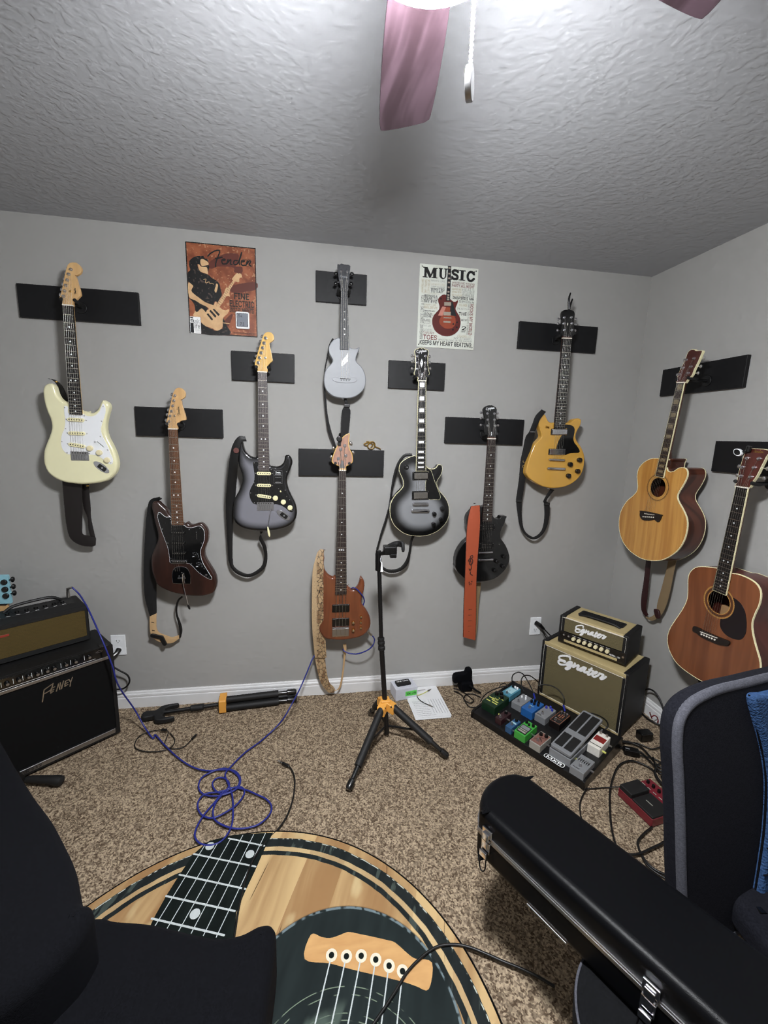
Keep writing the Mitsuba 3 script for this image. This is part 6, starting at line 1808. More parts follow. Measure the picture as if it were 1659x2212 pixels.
s.ink('print_guitar_inlays', [[(nk[:2].mean(0) * (1 - f) + nk[2:].mean(0) * f + np.array([dx, dy])) for dx, dy in ((-.018, -.009), (.018, -.009), (.018, .009), (-.018, .009))] for f in (0.06, 0.22, 0.35, 0.47, 0.61, 0.74, 0.83, 0.9, 0.96)], 'ink_silver', 5, 0)
kq = s.m(Q('m_knobs'))
add(s.k + '__print_guitar_knobs', mapped(shape_mesh(unary_union([Point(c).buffer(0.0042) for c in kq]), s.w, s.w + 0.001), 'B'), 'ink_black', False)
for fx, fy in ((0.04, 0.03), (0.96, 0.03), (0.03, 0.97), (0.97, 0.97)):
    c = s.m([(fx, fy)])[0]
    add(s.k + '__nail', mapped(slab(circle(c, 0.003, 12), s.w - 0.0005, s.w + 0.002, 0, 0.001), 'B'), 'fan_metal')

# --- gold clef hook on the bass board
kk = thing('clef_ornament', 'small gold treble clef ornament lying on the top edge of the bass hanger board', 'ornament')
c0 = np.array([-1.612, 1.438])
cl_ = [[(0.02, 0.040), (0.0, 0.030), (0.012, 0.022), (0.024, 0.030), (0.026, 0.042), (0.012, 0.044)],
       [(0.020, 0.030), (0.030, 0.040), (0.048, 0.043), (0.060, 0.030), (0.054, 0.012), (0.040, 0.004), (0.026, 0.008), (0.020, 0.020), (0.026, 0.033), (0.038, 0.036), (0.047, 0.028), (0.044, 0.018), (0.036, 0.018)],
       [(0.052, 0.036), (0.062, 0.018), (0.078, 0.012), (0.092, 0.004)]]
add(kk + '__figure', mapped(cat(*[tube(np.c_[smooth_open(np.array(l) + c0, 5), np.full(len(smooth_open(l, 5)), 0.011)], 0.0028, 8) for l in cl_]), 'B'), 'gold')

# --- wall outlets
for i, (x, z, lab) in enumerate(((-2.914, 0.368, 'white wall outlet behind the black combo amplifier on the left'), (-0.503, 0.363, 'white wall outlet beside the cream amplifier stack'))):
    k = thing('wall_outlet', lab, 'outlet', 'wall outlets')
    add(k + '__plate', mapped(bx(x - 0.036, x + 0.036, z - 0.058, z + 0.058, 0.0, 0.006, 0.002), 'B'), 'white_plastic')
    for dz in (0.024, -0.024):
        add(k + '__socket', mapped(slab(rrect(x - 0.017, x + 0.017, z + dz - 0.014, z + dz + 0.014, 0.008), 0.0058, 0.0072, 0, 0.0005), 'B'), 'white_plastic')
        add(k + '__slot', mapped(cat(bx(x - 0.008, x - 0.006, z + dz - 0.002, z + dz + 0.007, 0.0072, 0.0075), bx(x + 0.005, x + 0.007, z + dz - 0.002, z + dz + 0.006, 0.0072, 0.0075), move(lathe([(0.0025, 0), (0.0025, 0.0003)], 10), [x, z + dz - 0.008, 0.0072])), 'B'), 'ink_black', False)
pk = thing('power_plug', 'black power plug in the outlet behind the left amplifiers, with its cord', 'plug')
add(pk + '__body', tube([[-2.912, -0.008, 0.345], [-2.916, -0.03, 0.335], [-2.935, -0.055, 0.318]], [0.014, 0.012, 0.007], 10), 'black_plastic')
add(pk + '__cord', tube(smooth_open([[-2.935, -0.055, 0.318], [-2.94, -0.07, 0.30], [-2.90, -0.06, 0.255], [-2.862, -0.05, 0.215], [-2.855, -0.055, 0.175], [-2.885, -0.06, 0.145], [-2.94, -0.07, 0.15]], 6), 0.0042, 8), 'black_cable')
pk = thing('power_plug', 'black power plug in the outlet by the cream amplifier stack, with its cord', 'plug')
add(pk + '__body', tube([[-0.505, -0.008, 0.388], [-0.49, -0.035, 0.382], [-0.468, -0.05, 0.362]], [0.014, 0.013, 0.007], 10), 'black_plastic')
add(pk + '__cord', tube(smooth_open([[-0.468, -0.05, 0.362], [-0.43, -0.07, 0.325], [-0.38, -0.09, 0.30], [-0.30, -0.11, 0.28]], 6), 0.004, 8), 'black_cable')
add(pk + '__cord', tube(smooth_open([[-0.478, -0.045, 0.352], [-0.455, -0.055, 0.31], [-0.42, -0.07, 0.27], [-0.36, -0.09, 0.25]], 6), 0.003, 8), 'black_cable')


# ---------------------------------------------------------------- amplifiers
class Box:
    """things built in a local frame: x along the front (to the right seen from in front), y = outwards from the front, z up"""

    def __init__(s, base, label, cat_, o, ex, group=None):
        s.k = thing(base, label, cat_, group)
        ex = np.array([*ex, 0.0]) / np.linalg.norm(ex)
        s.f = frame([*o], ex, [ex[1], -ex[0], 0])

    def add(s, part, mesh, mat, smooth=35, **kw):
        return add(s.k + '__' + part, mapped(mesh, s.f), mat, smooth, **kw)

    def front(s, mesh):
        """a mesh drawn in (x, z, outwards) -> local"""
        v = np.asarray(mesh.vertices)
        m = trimesh.Trimesh(np.c_[v[:, 0], v[:, 2], v[:, 1]], mesh.faces[:, ::-1], process=False)
        return m


# left: black combo
ex = -np.array([-0.75, -0.66]) / np.linalg.norm([0.75, 0.66])
W_, H_, D_ = 0.525, 0.489, 0.235
o = np.array([-2.839, -0.228]) - ex * W_
a = Box('guitar_amplifier', 'large black combo amplifier with silver strips on the left, under the smaller brown-grilled amp', 'amplifier', [*o, 0.0], ex)
a.add('cabinet', cat(bx(0, W_, -D_, -0.012, 0.012, H_, 0.006)), 'tolex')
a.add('front_frame', a.front(shape_mesh(Polygon(rrect(0, W_, 0.012, H_, 0.008)).difference(sbox(0.016, 0.046, W_ - 0.016, 0.418)), -0.0125, 0.0)), 'tolex')
a.add('grille', bx(0.015, W_ - 0.015, -0.0125, -0.006, 0.044, 0.420), 'grille_black', False)
a.add('top_strip', bx(0.012, W_ - 0.022, -0.002, 0.003, 0.420, 0.434, 0.001), 'brushed')
a.add('bottom_strip', bx(0.012, W_ - 0.022, -0.002, 0.003, 0.022, 0.044, 0.001), 'brushed')
a.add('bottom_lettering', a.front(move(fit_text('CLASSIC 112', 0.08, 0.026, 0.21, 0.040, 0.0004, True), [0, 0, 0.003])), 'ink_black', False)
a.add('control_panel', bx(0.012, W_ - 0.012, -0.002, 0.0015, 0.437, 0.486), 'guard_black', False)
for d in (0.100, 0.153, 0.189, 0.232, 0.257, 0.291, 0.321, 0.352, 0.390, 0.43):
    kz = a.add('knob', a.front(move(lathe([(0.0095, 0), (0.0085, 0.012), (0.006, 0.013)], 16), [W_ - d, 0.462, 0.0015])), 'black_plastic')
    a.add(kz.split('__', 1)[1] + '__cap', a.front(move(lathe([(0.0058, 0), (0.0058, 0.0012)], 14), [W_ - d, 0.462, 0.0135])), 'brushed')
    a.add('panel_mark', a.front(bx(W_ - d - 0.019, W_ - d - 0.0175, 0.452, 0.474, 0.0015, 0.0019)), 'label_white', False)
a.add('panel_line', a.front(bx(0.02, W_ - 0.075, 0.4405, 0.442, 0.0015, 0.0019)), 'label_white', False)
BOLT = [[(0.0, -0.10), (0.10, 0.30), (0.42, 0.42), (0.34, 0.22), (0.10, 0.16)], [(0.40, 0.14), (0.30, 0.10), (0.34, 0.26), (0.46, 0.28)], [(0.30, 0.18), (0.42, 0.20)], [(0.50, 0.10), (0.60, 0.34), (0.62, 0.12)], [(0.66, 0.36), (0.68, 0.12), (0.78, 0.38)], [(0.92, 0.20), (0.80, 0.16), (0.84, 0.34), (0.96, 0.36)], [(0.80, 0.25), (0.92, 0.27)], [(0.97, 0.36), (1.02, 0.24), (1.10, 0.40)], [(1.02, 0.24), (0.98, 0.10)]]
lx, lz, ls = W_ - 0.285, 0.335, 0.105
a.add('logo', a.front(move(shape_mesh(strokes([[(lx + x * ls, lz + y * ls * 1.25) for x, y in l] for l in BOLT], 0.0045), 0, 0.003), [0, 0, -0.006])), 'nickel', False)
for x in (0.035, W_ - 0.035):
    a.add('corner', bx(x - 0.02, x + 0.02, -0.03, 0.001, 0.47, 0.4905, 0.004), 'black_plastic')
    for y in (-0.04, -0.20):
        a.add('foot', move(lathe([(0.015, 0), (0.018, 0.012)], 16), [x, y, 0.0]), 'black_rubber')
a.add('panel_badge', a.front(shape_mesh(strokes([[(W_ - 0.072, 0.470), (W_ - 0.058, 0.478), (W_ - 0.044, 0.470)], [(W_ - 0.068, 0.468), (W_ - 0.048, 0.468)]], 0.0015), 0.0015, 0.002)), 'brushed', False)

ex2 = np.array([0.78, 0.63])
W2, H2, D2 = 0.375, 0.176, 0.20
ex2 = ex2 / np.linalg.norm(ex2)
o = np.array([-2.957, -0.179]) - ex2 * W2
a = Box('guitar_amplifier', 'small black practice amp with a golden-brown grille on top of the black combo', 'amplifier', [*o, 0.4905], ex2)
a.add('cabinet', bx(0, W2, -D2, -0.010, 0.006, H2, 0.008), 'tolex')
a.add('front_frame', a.front(shape_mesh(Polygon(rrect(0, W2, 0.006, H2, 0.008)).difference(Polygon(rrect(0.010, W2 - 0.012, 0.026, H2 - 0.018, 0.004))), -0.0105, 0.0)), 'tolex')
a.add('grille', bx(0.009, W2 - 0.011, -0.0105, -0.004, 0.025, H2 - 0.017), 'grille_gold', False)
a.add('top_panel', bx(0.02, W2 - 0.03, -0.155, -0.085, H2 - 0.001, H2 + 0.0015, 0.0005), 'black_satin')
for i in range(9):
    x = 0.03 + i * 0.034
    kz = a.add('knob', move(lathe([(0.008, 0), (0.0075, 0.008)], 14), [x, -0.125, H2 + 0.001]), 'black_plastic')
    a.add('panel_mark', bx(x - 0.007, x + 0.007, -0.096, -0.093, H2 + 0.0015, H2 + 0.0019), 'label_white', False)
M('badge_glow_red', '#9c3a28', rough=0.4)
a.add('badge', a.front(bx(0.015, 0.085, 0.122, 0.132, -0.004, -0.002, 0.0008)), 'badge_glow_red')  # dull red bar for the logo; its colour paints in a red LED reflection
a.add('handle', tube(smooth_open([[0.09, -0.165, H2], [0.13, -0.165, H2 + 0.022], [0.22, -0.160, H2 + 0.030], [0.27, -0.160, H2 + 0.026], [0.31, -0.165, H2]], 6), [0.007] * 25, 8), 'leather_black')
for x in (0.03, W2 - 0.03):
    for y in (-0.03, -0.17):
        a.add('foot', move(lathe([(0.010, -0.0005), (0.012, 0.006)], 14), [x, y, 0.0]), 'black_rubber')

# right: cream and tan stack. The cabinet faces the middle of the room
e_ = np.array([0.5, -0.866])
Wc, Hc, Dc = 0.476, 0.360, 0.285
o = np.array([-0.308, -0.581]) - e_ * Wc


def stack(base, label, o, ex, W, Hh, D, front, grp=None):
    a = Box(base, label, 'amplifier', o, ex, grp)
    cw = 0.030
    # two black side cheeks and a cream shell between them
    a.add('side_panel', bx(0, cw, -D, -0.002, 0.010, Hh, 0.007), 'tolex')
    a.add('side_panel', bx(W - cw, W, -D, -0.002, 0.010, Hh, 0.007), 'tolex')
    a.add('shell', bx(cw - 0.001, W - cw + 0.001, -D + 0.004, -0.012, 0.014, Hh - 0.002, 0.005), 'cream_tolex')
    a.add('front_edge', cat(bx(0, 0.012, -0.014, 0.0, 0.010, Hh - 0.004, 0.002), bx(W - 0.012, W, -0.014, 0.0, 0.010, Hh - 0.004, 0.002)), 'tolex')
    for x in (0.05, W - 0.05):
        for y in (-0.04, -D + 0.04):
            a.add('foot', move(lathe([(0.013, -0.0005), (0.015, 0.012)], 14), [x, y, 0.0]), 'black_rubber')
    return a


a = stack('guitar_amplifier', 'tan-grilled speaker cabinet with white script and cream top in the corner, carrying the matching head', [*o, 0.0], e_, Wc, Hc, Dc, None)
a.add('grille', bx(0.013, Wc - 0.013, -0.014, -0.005, 0.022, Hc - 0.030), 'grille_tan', False)
a.add('piping', a.front(shape_mesh(Polygon(rrect(0.011, Wc - 0.011, 0.019, Hc - 0.026, 0.004)).difference(Polygon(rrect(0.0145, Wc - 0.0145, 0.0225, Hc - 0.0295, 0.003))), -0.012, -0.002)), 'bone', False)
a.add('bottom_edge', bx(0.012, Wc - 0.012, -0.014, -0.001, 0.008, 0.020, 0.002), 'cream_tolex')
a.add('top_edge', bx(0.012, Wc - 0.012, -0.016, -0.001, Hc - 0.026, Hc - 0.003, 0.004), 'cream_tolex')
EGL = [smooth_open(R('eg%d' % i), 5) for i in range(8)]
a.add('script_logo', a.front(shape_mesh(strokes([[tuple(q) for q in l] for l in EGL], 0.0105), -0.006, -0.001)), 'label_white', False)
eh = np.array([0.55, -0.835])
eh = eh / np.linalg.norm(eh)
Wh, Hh, Dh = 0.363, 0.172, 0.215
o2 = np.array([-0.278, -0.515]) - eh * Wh
h_ = stack('amplifier_head', 'small tan and cream amplifier head with white script and seven cream knobs on the cabinet', [*o2, 0.3605], eh, Wh, Hh, Dh, None)
h_.add('grille', bx(0.012, Wh - 0.012, -0.014, -0.004, 0.080, Hh - 0.012), 'grille_tan', False)
h_.add('piping', cat(bx(0.0105, 0.0135, -0.012, -0.002, 0.078, Hh - 0.014), bx(Wh - 0.0135, Wh - 0.0105, -0.012, -0.002, 0.078, Hh - 0.014), bx(0.012, Wh - 0.012, -0.012, -0.002, Hh - 0.014, Hh - 0.011)), 'bone', False)
h_.add('control_panel', bx(0.006, Wh - 0.006, -0.014, 0.001, 0.012, 0.078, 0.002), 'guard_black')
h_.add('lower_strip', bx(0.036, Wh - 0.042, 0.0005, 0.004, 0.020, 0.034, 0.004), 'cream_tolex')
for i in range(7):
    x = 0.090 + i * 0.0300
    kz = h_.add('knob', h_.front(move(lathe([(0.0105, 0), (0.0095, 0.013), (0.007, 0.014)], 18), [x, 0.056, 0.001])), 'aged_cream')
    h_.add('panel_mark', h_.front(bx(x - 0.010, x + 0.010, 0.0712, 0.0728, 0.001, 0.0014)), 'label_white', False)
for x, r in ((0.034, 0.006), (0.061, 0.006)):
    h_.add('toggle', h_.front(cat(move(lathe([(r, 0), (r, 0.004)], 14), [x, 0.060, 0.001]), tube([[x, 0.060, 0.004], [x + 0.001, 0.064, 0.014]], 0.0025, 8))), 'chrome')
h_.add('input_jack', h_.front(move(lathe([(0.006, 0), (0.006, 0.003)], 16), [Wh - 0.016, 0.054, 0.001])), 'nickel')
h_.add('model_lettering', h_.front(move(fit_text('REBEL-20', Wh - 0.082, 0.038, Wh - 0.030, 0.047, 0.0004, True), [0, 0, 0.001])), 'label_white', False)
sc = 0.158 / 0.222
c_ = np.vstack(EGL)
lo_, hi_ = c_.min(0), c_.max(0)
h_.add('script_logo', h_.front(shape_mesh(strokes([[tuple((q - lo_) / (hi_ - lo_) * np.array([0.160, 0.058]) + np.array([0.092, 0.090])) for q in l] for l in EGL], 0.0068), -0.005, -0.0005)), 'label_white', False)
vent = rrect(0.062, Wh - 0.062, -0.165, -0.085, 0.010)
h_.add('top_vent', slab(vent, Hh - 0.004, Hh + 0.0012, 0, 0.0008), 'black_satin')
for i in range(9):
    h_.add('top_vent__slat', bx(0.070, Wh - 0.070, -0.160 + i * 0.0082, -0.157 + i * 0.0082, Hh + 0.001, Hh + 0.0028), 'black_plastic', False)
h_.add('handle', tube(smooth_open([[0.075, -0.075, Hh], [0.12, -0.073, Hh + 0.010], [0.20, -0.073, Hh + 0.012], [0.26, -0.073, Hh + 0.010], [0.295, -0.075, Hh]], 6), 0.006, 8), 'leather_black')

# ---------------------------------------------------------------- pedalboard with pedals
PO, P1_ = np.array([-1.024, -0.318]), np.array([0.5105, -0.8599])
pb = Box('pedalboard', 'flat black pedalboard on the carpet carrying a dozen effect pedals', 'pedalboard', [*PO, 0.0], P1_)
# local y points away from the wall; e2 (towards the wall) = -y
PW, PD = 0.627, 0.405
side = np.array([[0.0, 0.004], [0.012, 0.0], [PD - 0.01, 0.0], [PD, 0.008], [PD, 0.062], [PD - 0.01, 0.066], [0.02, 0.040], [0.004, 0.034]])
sl = slab(side, 0.012, PW - 0.012)
v = np.asarray(sl.vertices)
pb.add('deck', trimesh.Trimesh(np.c_[v[:, 2], -v[:, 0], v[:, 1]], sl.faces, process=False), 'black_satin')
for x0 in (0.0, PW - 0.0125):
    sd = Polygon(side).buffer(0.003)
    sl = slab(np.array(sd.exterior.coords)[:-1], x0, x0 + 0.0125, 0.002, 0.002, 2)
    v = np.asarray(sl.vertices)
    pb.add('end_cap', trimesh.Trimesh(np.c_[v[:, 2], -v[:, 0], v[:, 1]], sl.faces, process=False), 'black_plastic')
zt = lambda b: 0.040 + max(b - 0.02, 0) * 0.0684
bz = zt(0.013) + 0.0004
MX = Polygon(rrect(0.428, 0.526, 0.000, 0.029, 0.009)).difference(Polygon(rrect(0.431, 0.523, 0.003, 0.026, 0.007)))
v_ = shape_mesh(MX, 0.0, 0.0006)
t_ = fit_text('MXR', 0.440, 0.007, 0.514, 0.022, 0.0006, True)
pl_ = shape_mesh(Polygon(rrect(0.427, 0.527, -0.001, 0.030, 0.009)), -0.0006, 0.0)


def on_board(m, z):
    v = np.asarray(m.vertices)
    return trimesh.Trimesh(np.c_[v[:, 0], -v[:, 1], v[:, 2] + z], m.faces[:, ::-1], process=False)


pb.add('badge', on_board(pl_, bz + 0.001), 'ink_black', False)
pb.add('badge__outline', on_board(v_, bz + 0.001), 'label_white', False)
pb.add('badge__lettering', on_board(t_, bz + 0.001), 'label_white', False)
GP = 'effect pedals on the pedalboard'


class Pedal(Box):
    def __init__(s, label, a0, a1, b0, b1, h, mat, r=0.004, slope=0.0, rot=0.0, base='effect_pedal', group=GP):
        z = zt(b0) - 0.002
        s.a0, s.a1, s.b0, s.b1, s.h = a0, a1, b0, b1, h
        o = np.array([*PO, 0.0])
        e2 = -np.array([P1_[1], -P1_[0]])
        s.k = thing(base, label, 'pedal', group)
        ex = np.array([*P1_, 0.0])
        ey = np.array([*e2, 0.0])
        s.f = frame(o + ex * a0 + ey * b0 + np.array([0, 0, z]), ex, ey)
        s.W, s.D = a1 - a0, b1 - b0
        p = rrect(0, s.W, 0, s.D, r)
        m = slab(p, 0, h, 0, 0.0025, 3)
        if slope:
            v = m.vertices
            v[:, 2] += np.where(v[:, 2] > h * 0.6, (v[:, 1] / s.D) * slope, 0)
        s.slope = slope
        s.add('housing', m, mat)

    def zz(s, y):
        return s.h + s.slope * y / s.D

    def knob(s, x, y, r=0.0065, h=0.012, mat='black_plastic', cap=None):
        k = s.add('knob', move(lathe([(r, -0.001), (r * 0.9, h), (r * 0.7, h + 0.001)], 14), [x * s.W, y * s.D, s.zz(y * s.D)]), mat)
        if cap:
            s.add(k.split('__', 1)[1] + '__cap', move(lathe([(r * 0.55, 0), (r * 0.55, 0.0012)], 12), [x * s.W, y * s.D, s.zz(y * s.D) + h + 0.001]), cap)

    def switch(s, x, y):
        s.add('footswitch', move(lathe([(0.0075, -0.001), (0.0075, 0.003), (0.0048, 0.004), (0.0048, 0.012), (0.004, 0.0135)], 14), [x * s.W, y * s.D, s.zz(y * s.D)]), 'chrome')

    def jack(s, left=True, y=0.6, mat='chrome'):
        x0, x1 = (-0.016, 0.001) if left else (s.W - 0.001, s.W + 0.016)
        m = tube([[x0, y * s.D, s.h * 0.45], [x1, y * s.D, s.h * 0.45]], 0.005, 10)
        s.add('jack', m, mat)

    def plate(s, part, x0, x1, y0, y1, mat, t=0.0006, r=0.002):
        p = rrect(x0 * s.W, x1 * s.W, y0 * s.D, y1 * s.D, r)
        m = slab(p, 0, t)
        v = m.vertices
        v[:, 2] += s.h + s.slope * v[:, 1] / s.D + 0.0001
        return s.add(part, m, mat, False)

    def text(s, txt, x0, x1, y0, y1, mat):
        m = fit_text(txt, x0 * s.W, y0 * s.D, x1 * s.W, y1 * s.D, 0.0004, True)
        v = m.vertices
        v[:, 2] += s.h + s.slope * v[:, 1] / s.D + 0.0003
        s.add('lettering', m, mat, False)


for nm, c in dict(p_dkgreen='#123a22', p_teal='#4f93a8', p_grey='#85878a', p_blue='#1268a8', p_blue2='#2f5f86', p_brown='#1d1412', p_maroon='#3c1f26', p_green='#2fa02c', p_silver='#9d9a92', p_rose='#8a6258', p_white='#d9d5cc', p_red='#8e1f1c', p_copper='#a86a4e', p_yellow='#c9c95a', p_cyan='#a8cfd8', p_bluecap='#3544b0').items():
    M(nm, c, rough=0.3, coat=0.4)
p = Pedal('dark green pedal with yellow lettering, at the left end of the pedalboard', 0.022, 0.108, 0.060, 0.195, 0.046, 'p_dkgreen', slope=0.008)
for x0, x1, y in ((0.1, 0.42, 0.2), (0.5, 0.9, 0.22), (0.08, 0.5, 0.42), (0.35, 0.85, 0.34)):
    p.plate('stripe', x0, x1, y, y + 0.055, 'p_yellow')
p.text('LINE', 0.3, 0.7, 0.46, 0.56, 'p_yellow')
for x, y in ((0.28, 0.78), (0.72, 0.72), (0.5, 0.9)):
    p.knob(x, y, 0.011, 0.016)
p.plate('ring', 0.56, 0.92, 0.64, 0.68, 'p_yellow')
p = Pedal('small teal pedal with a pale face at the back left of the pedalboard', 0.040, 0.098, 0.215, 0.330, 0.036, 'p_teal')
p.plate('face', 0.15, 0.85, 0.25, 0.75, 'p_cyan')
p.text('A', 0.25, 0.5, 0.35, 0.6, 'ink_navy')
p.switch(0.5, 0.14)
for x in (0.25, 0.5, 0.75):
    p.knob(x, 0.86, 0.0065, 0.010, 'white_plastic' if x > 0.4 else 'black_plastic')
p = Pedal('grey pedal with three small white knobs, left of the bright blue pedal', 0.128, 0.188, 0.185, 0.300, 0.040, 'p_grey')
p.switch(0.45, 0.24)
for x, y in ((0.3, 0.66), (0.7, 0.66), (0.5, 0.85)):
    p.knob(x, y, 0.005, 0.010, 'white_plastic')
p.jack(True); p.jack(False)
p = Pedal('bright blue pedal with black knobs in the middle of the back row', 0.195, 0.261, 0.175, 0.298, 0.046, 'p_blue')
p.switch(0.5, 0.24)
for x, y in ((0.2, 0.66), (0.5, 0.62), (0.8, 0.66), (0.35, 0.84), (0.66, 0.84)):
    p.knob(x, y, 0.0068, 0.014, 'black_plastic')
p.text('DELAY', 0.3, 0.7, 0.40, 0.47, 'p_cyan')
p.jack(True); p.jack(False)
p = Pedal('grey pedal with three blue knobs, right of the bright blue pedal', 0.267, 0.327, 0.190, 0.308, 0.040, 'p_grey')
p.switch(0.45, 0.26)
for x, y in ((0.25, 0.78), (0.5, 0.92), (0.78, 0.80)):
    p.knob(x, y, 0.006, 0.012, 'p_bluecap')
p.text('drive', 0.15, 0.5, 0.08, 0.15, 'ink_navy')
p = Pedal('black pedal with copper outlines, left of the grey volume treadle', 0.340, 0.398, 0.205, 0.325, 0.040, 'p_brown')
fr = Polygon(rrect(0.003, p.W - 0.003, 0.004, p.D - 0.004, 0.002)).difference(Polygon(rrect(0.005, p.W - 0.005, 0.006, p.D - 0.006, 0.001)))
p.add('outline', move(shape_mesh(unary_union([fr, sbox(0.012, 0.040, 0.046, 0.043), sbox(0.015, 0.06, 0.02, 0.085), sbox(0.026, 0.055, 0.030, 0.095), sbox(0.036, 0.06, 0.040, 0.09)]), 0, 0.0005), [0, 0, p.h]), 'p_copper', False)
p.switch(0.4, 0.2)
for x in (0.25, 0.5, 0.75):
    p.knob(x, 0.88, 0.005, 0.010, 'brushed')
p = Pedal('tiny maroon pedal in the front row, left of the small slate-blue pedal', 0.140, 0.178, 0.020, 0.115, 0.034, 'p_maroon')
p.switch(0.5, 0.2); p.knob(0.5, 0.75, 0.009, 0.012, 'black_plastic', 'brushed'); p.jack(False); p.jack(True, mat='p_yellow')
p = Pedal('tiny slate-blue pedal in the front row, left of the green pedal', 0.212, 0.248, 0.006, 0.096, 0.034, 'p_blue2')
p.switch(0.5, 0.35); p.plate('face', 0.1, 0.9, 0.5, 0.62, 'p_cyan'); p.knob(0.5, 0.82, 0.008, 0.012); p.jack(False, 0.2); p.jack(False, 0.7)
p = Pedal('bright green pedal with a silver-striped footplate, in the front row', 0.264, 0.326, 0.006, 0.120, 0.038, 'p_green', slope=0.006)
p.plate('footplate', 0.10, 0.90, 0.08, 0.62, 'ink_black', 0.002)
for y0, y1, mt in ((0.12, 0.22, 'p_silver'), (0.26, 0.32, 'p_silver'), (0.36, 0.58, 'p_grey')):
    p.plate('footplate__stripe', 0.15, 0.85, y0, y1, mt, 0.0026)
p.knob(0.2, 0.82, 0.0075, 0.013); p.knob(0.8, 0.82, 0.0075, 0.013); p.knob(0.5, 0.74, 0.006, 0.011); p.jack(False)
p = Pedal('silver pedal with a brownish-pink face, between the green pedal and the treadle', 0.350, 0.408, 0.004, 0.112, 0.036, 'p_silver')
p.plate('face', 0.06, 0.94, 0.06, 0.94, 'p_rose')
p.switch(0.5, 0.28)
for x, y in ((0.3, 0.72), (0.72, 0.78)):
    p.knob(x, y, 0.009, 0.013)
p.add('scrawl', move(shape_mesh(strokes([[(0.012 + 0.030 * math.cos(t) * (0.3 + t / 9), 0.05 + 0.022 * math.sin(2.3 * t))] if False else [(0.010, 0.030), (0.030, 0.055), (0.045, 0.035), (0.020, 0.060), (0.050, 0.070)]], 0.0022), 0, 0.0004), [0, 0, p.h + 0.0007]), 'ink_black', False)
p.jack(False)
p = Pedal('large grey volume treadle pedal with four black rubber pads', 0.440, 0.544, 0.030, 0.370, 0.040, 'p_grey', r=0.003, base='volume_pedal', group=None)
tr = slab(rrect(0.002, p.W - 0.002, 0.0, p.D - 0.006, 0.010), 0, 0.014, 0.002, 0.003)
pads = [(0.010, 0.048, 0.022, 0.120), (0.056, 0.094, 0.022, 0.120), (0.010, 0.048, 0.158, 0.318), (0.056, 0.094, 0.158, 0.318)]
tilt = math.radians(6.5)


def tilted(m):
    v = np.asarray(m.vertices)
    return trimesh.Trimesh(np.c_[v[:, 0], v[:, 1] * math.cos(tilt) - v[:, 2] * math.sin(tilt) + 0.002, 0.046 + v[:, 1] * math.sin(tilt) + v[:, 2] * math.cos(tilt)], m.faces, process=False)


p.add('treadle', tilted(tr), 'p_grey')
for x0, x1, y0, y1 in pads:
    p.add('treadle__pad', tilted(slab(rrect(x0, x1, y0, y1, 0.002), 0.013, 0.0158, 0, 0.0008)), 'black_rubber')
p.add('side_wall', cat(bx(0.004, p.W - 0.004, 0.03, 0.33, 0.03, 0.055)), 'black_plastic')
p = Pedal('white pedal with a dark red panel at the right end of the pedalboard', 0.548, 0.606, 0.185, 0.305, 0.044, 'p_white', slope=0.010)
p.plate('panel', 0.08, 0.92, 0.40, 0.72, 'p_red', 0.001)
p.plate('treadle_gap', 0.02, 0.98, 0.14, 0.17, 'ink_black')
p.add('thumbscrew', move(lathe([(0.006, 0), (0.006, 0.006)], 14), [p.W / 2, 0.012, 0.02]), 'black_plastic')
for x in (0.25, 0.75):
    p.knob(x, 0.9, 0.006, 0.012, 'nickel')
p.jack(True, 0.85); p.jack(False, 0.85); p.jack(False, 0.3, 'p_yellow')
p = Pedal('plain grey equaliser pedal with slider slots, front right corner of the pedalboard', 0.553, 0.617, 0.004, 0.118, 0.036, 'p_grey')
for i in range(6):
    x = 0.14 + i * 0.135
    p.plate('slot', x, x + 0.035, 0.52, 0.76, 'ink_black', 0.0005, 0.0006)
    p.add('slider', bx(x * p.W - 0.001, x * p.W + 0.003, (0.58 + 0.02 * (i % 3)) * p.D, (0.62 + 0.02 * (i % 3)) * p.D, p.h, p.h + 0.004), 'black_plastic', False)
p.switch(0.5, 0.3)
p.text('ten band', 0.15, 0.6, 0.08, 0.13, 'ink_navy'); p.jack(False); p.jack(True, 0.75, 'p_yellow')

# ---------------------------------------------------------------- multi-effects pedal on the carpet
a = Box('effect_pedal', 'wine-red multi-effect pedal with black foot pads lying on the carpet by the blue chair', 'pedal', [-0.569, -0.896, 0.0], (0.165, -0.165 * 0.0 - 0.0)) if False else None
o = np.array([-0.569, -0.897])
ex = np.array([0.0, -1.0]) * 0.987 + np.array([0.15, 0.0])
ex = ex / np.linalg.norm(ex)
ey = np.array([-ex[1], ex[0]])
kq = thing('effect_pedal', 'wine-red multi-effect pedal with black foot pads lying on the carpet by the blue chair', 'pedal')
fm = frame([*o, 0.0], [*ex, 0], [*ey, 0])
M('pedal_wine', '#7a2030', rough=0.3, coat=0.4)


def ad(part, mesh, mat, smooth=35):
    return add(kq + '__' + part, mapped(mesh, fm), mat, smooth)


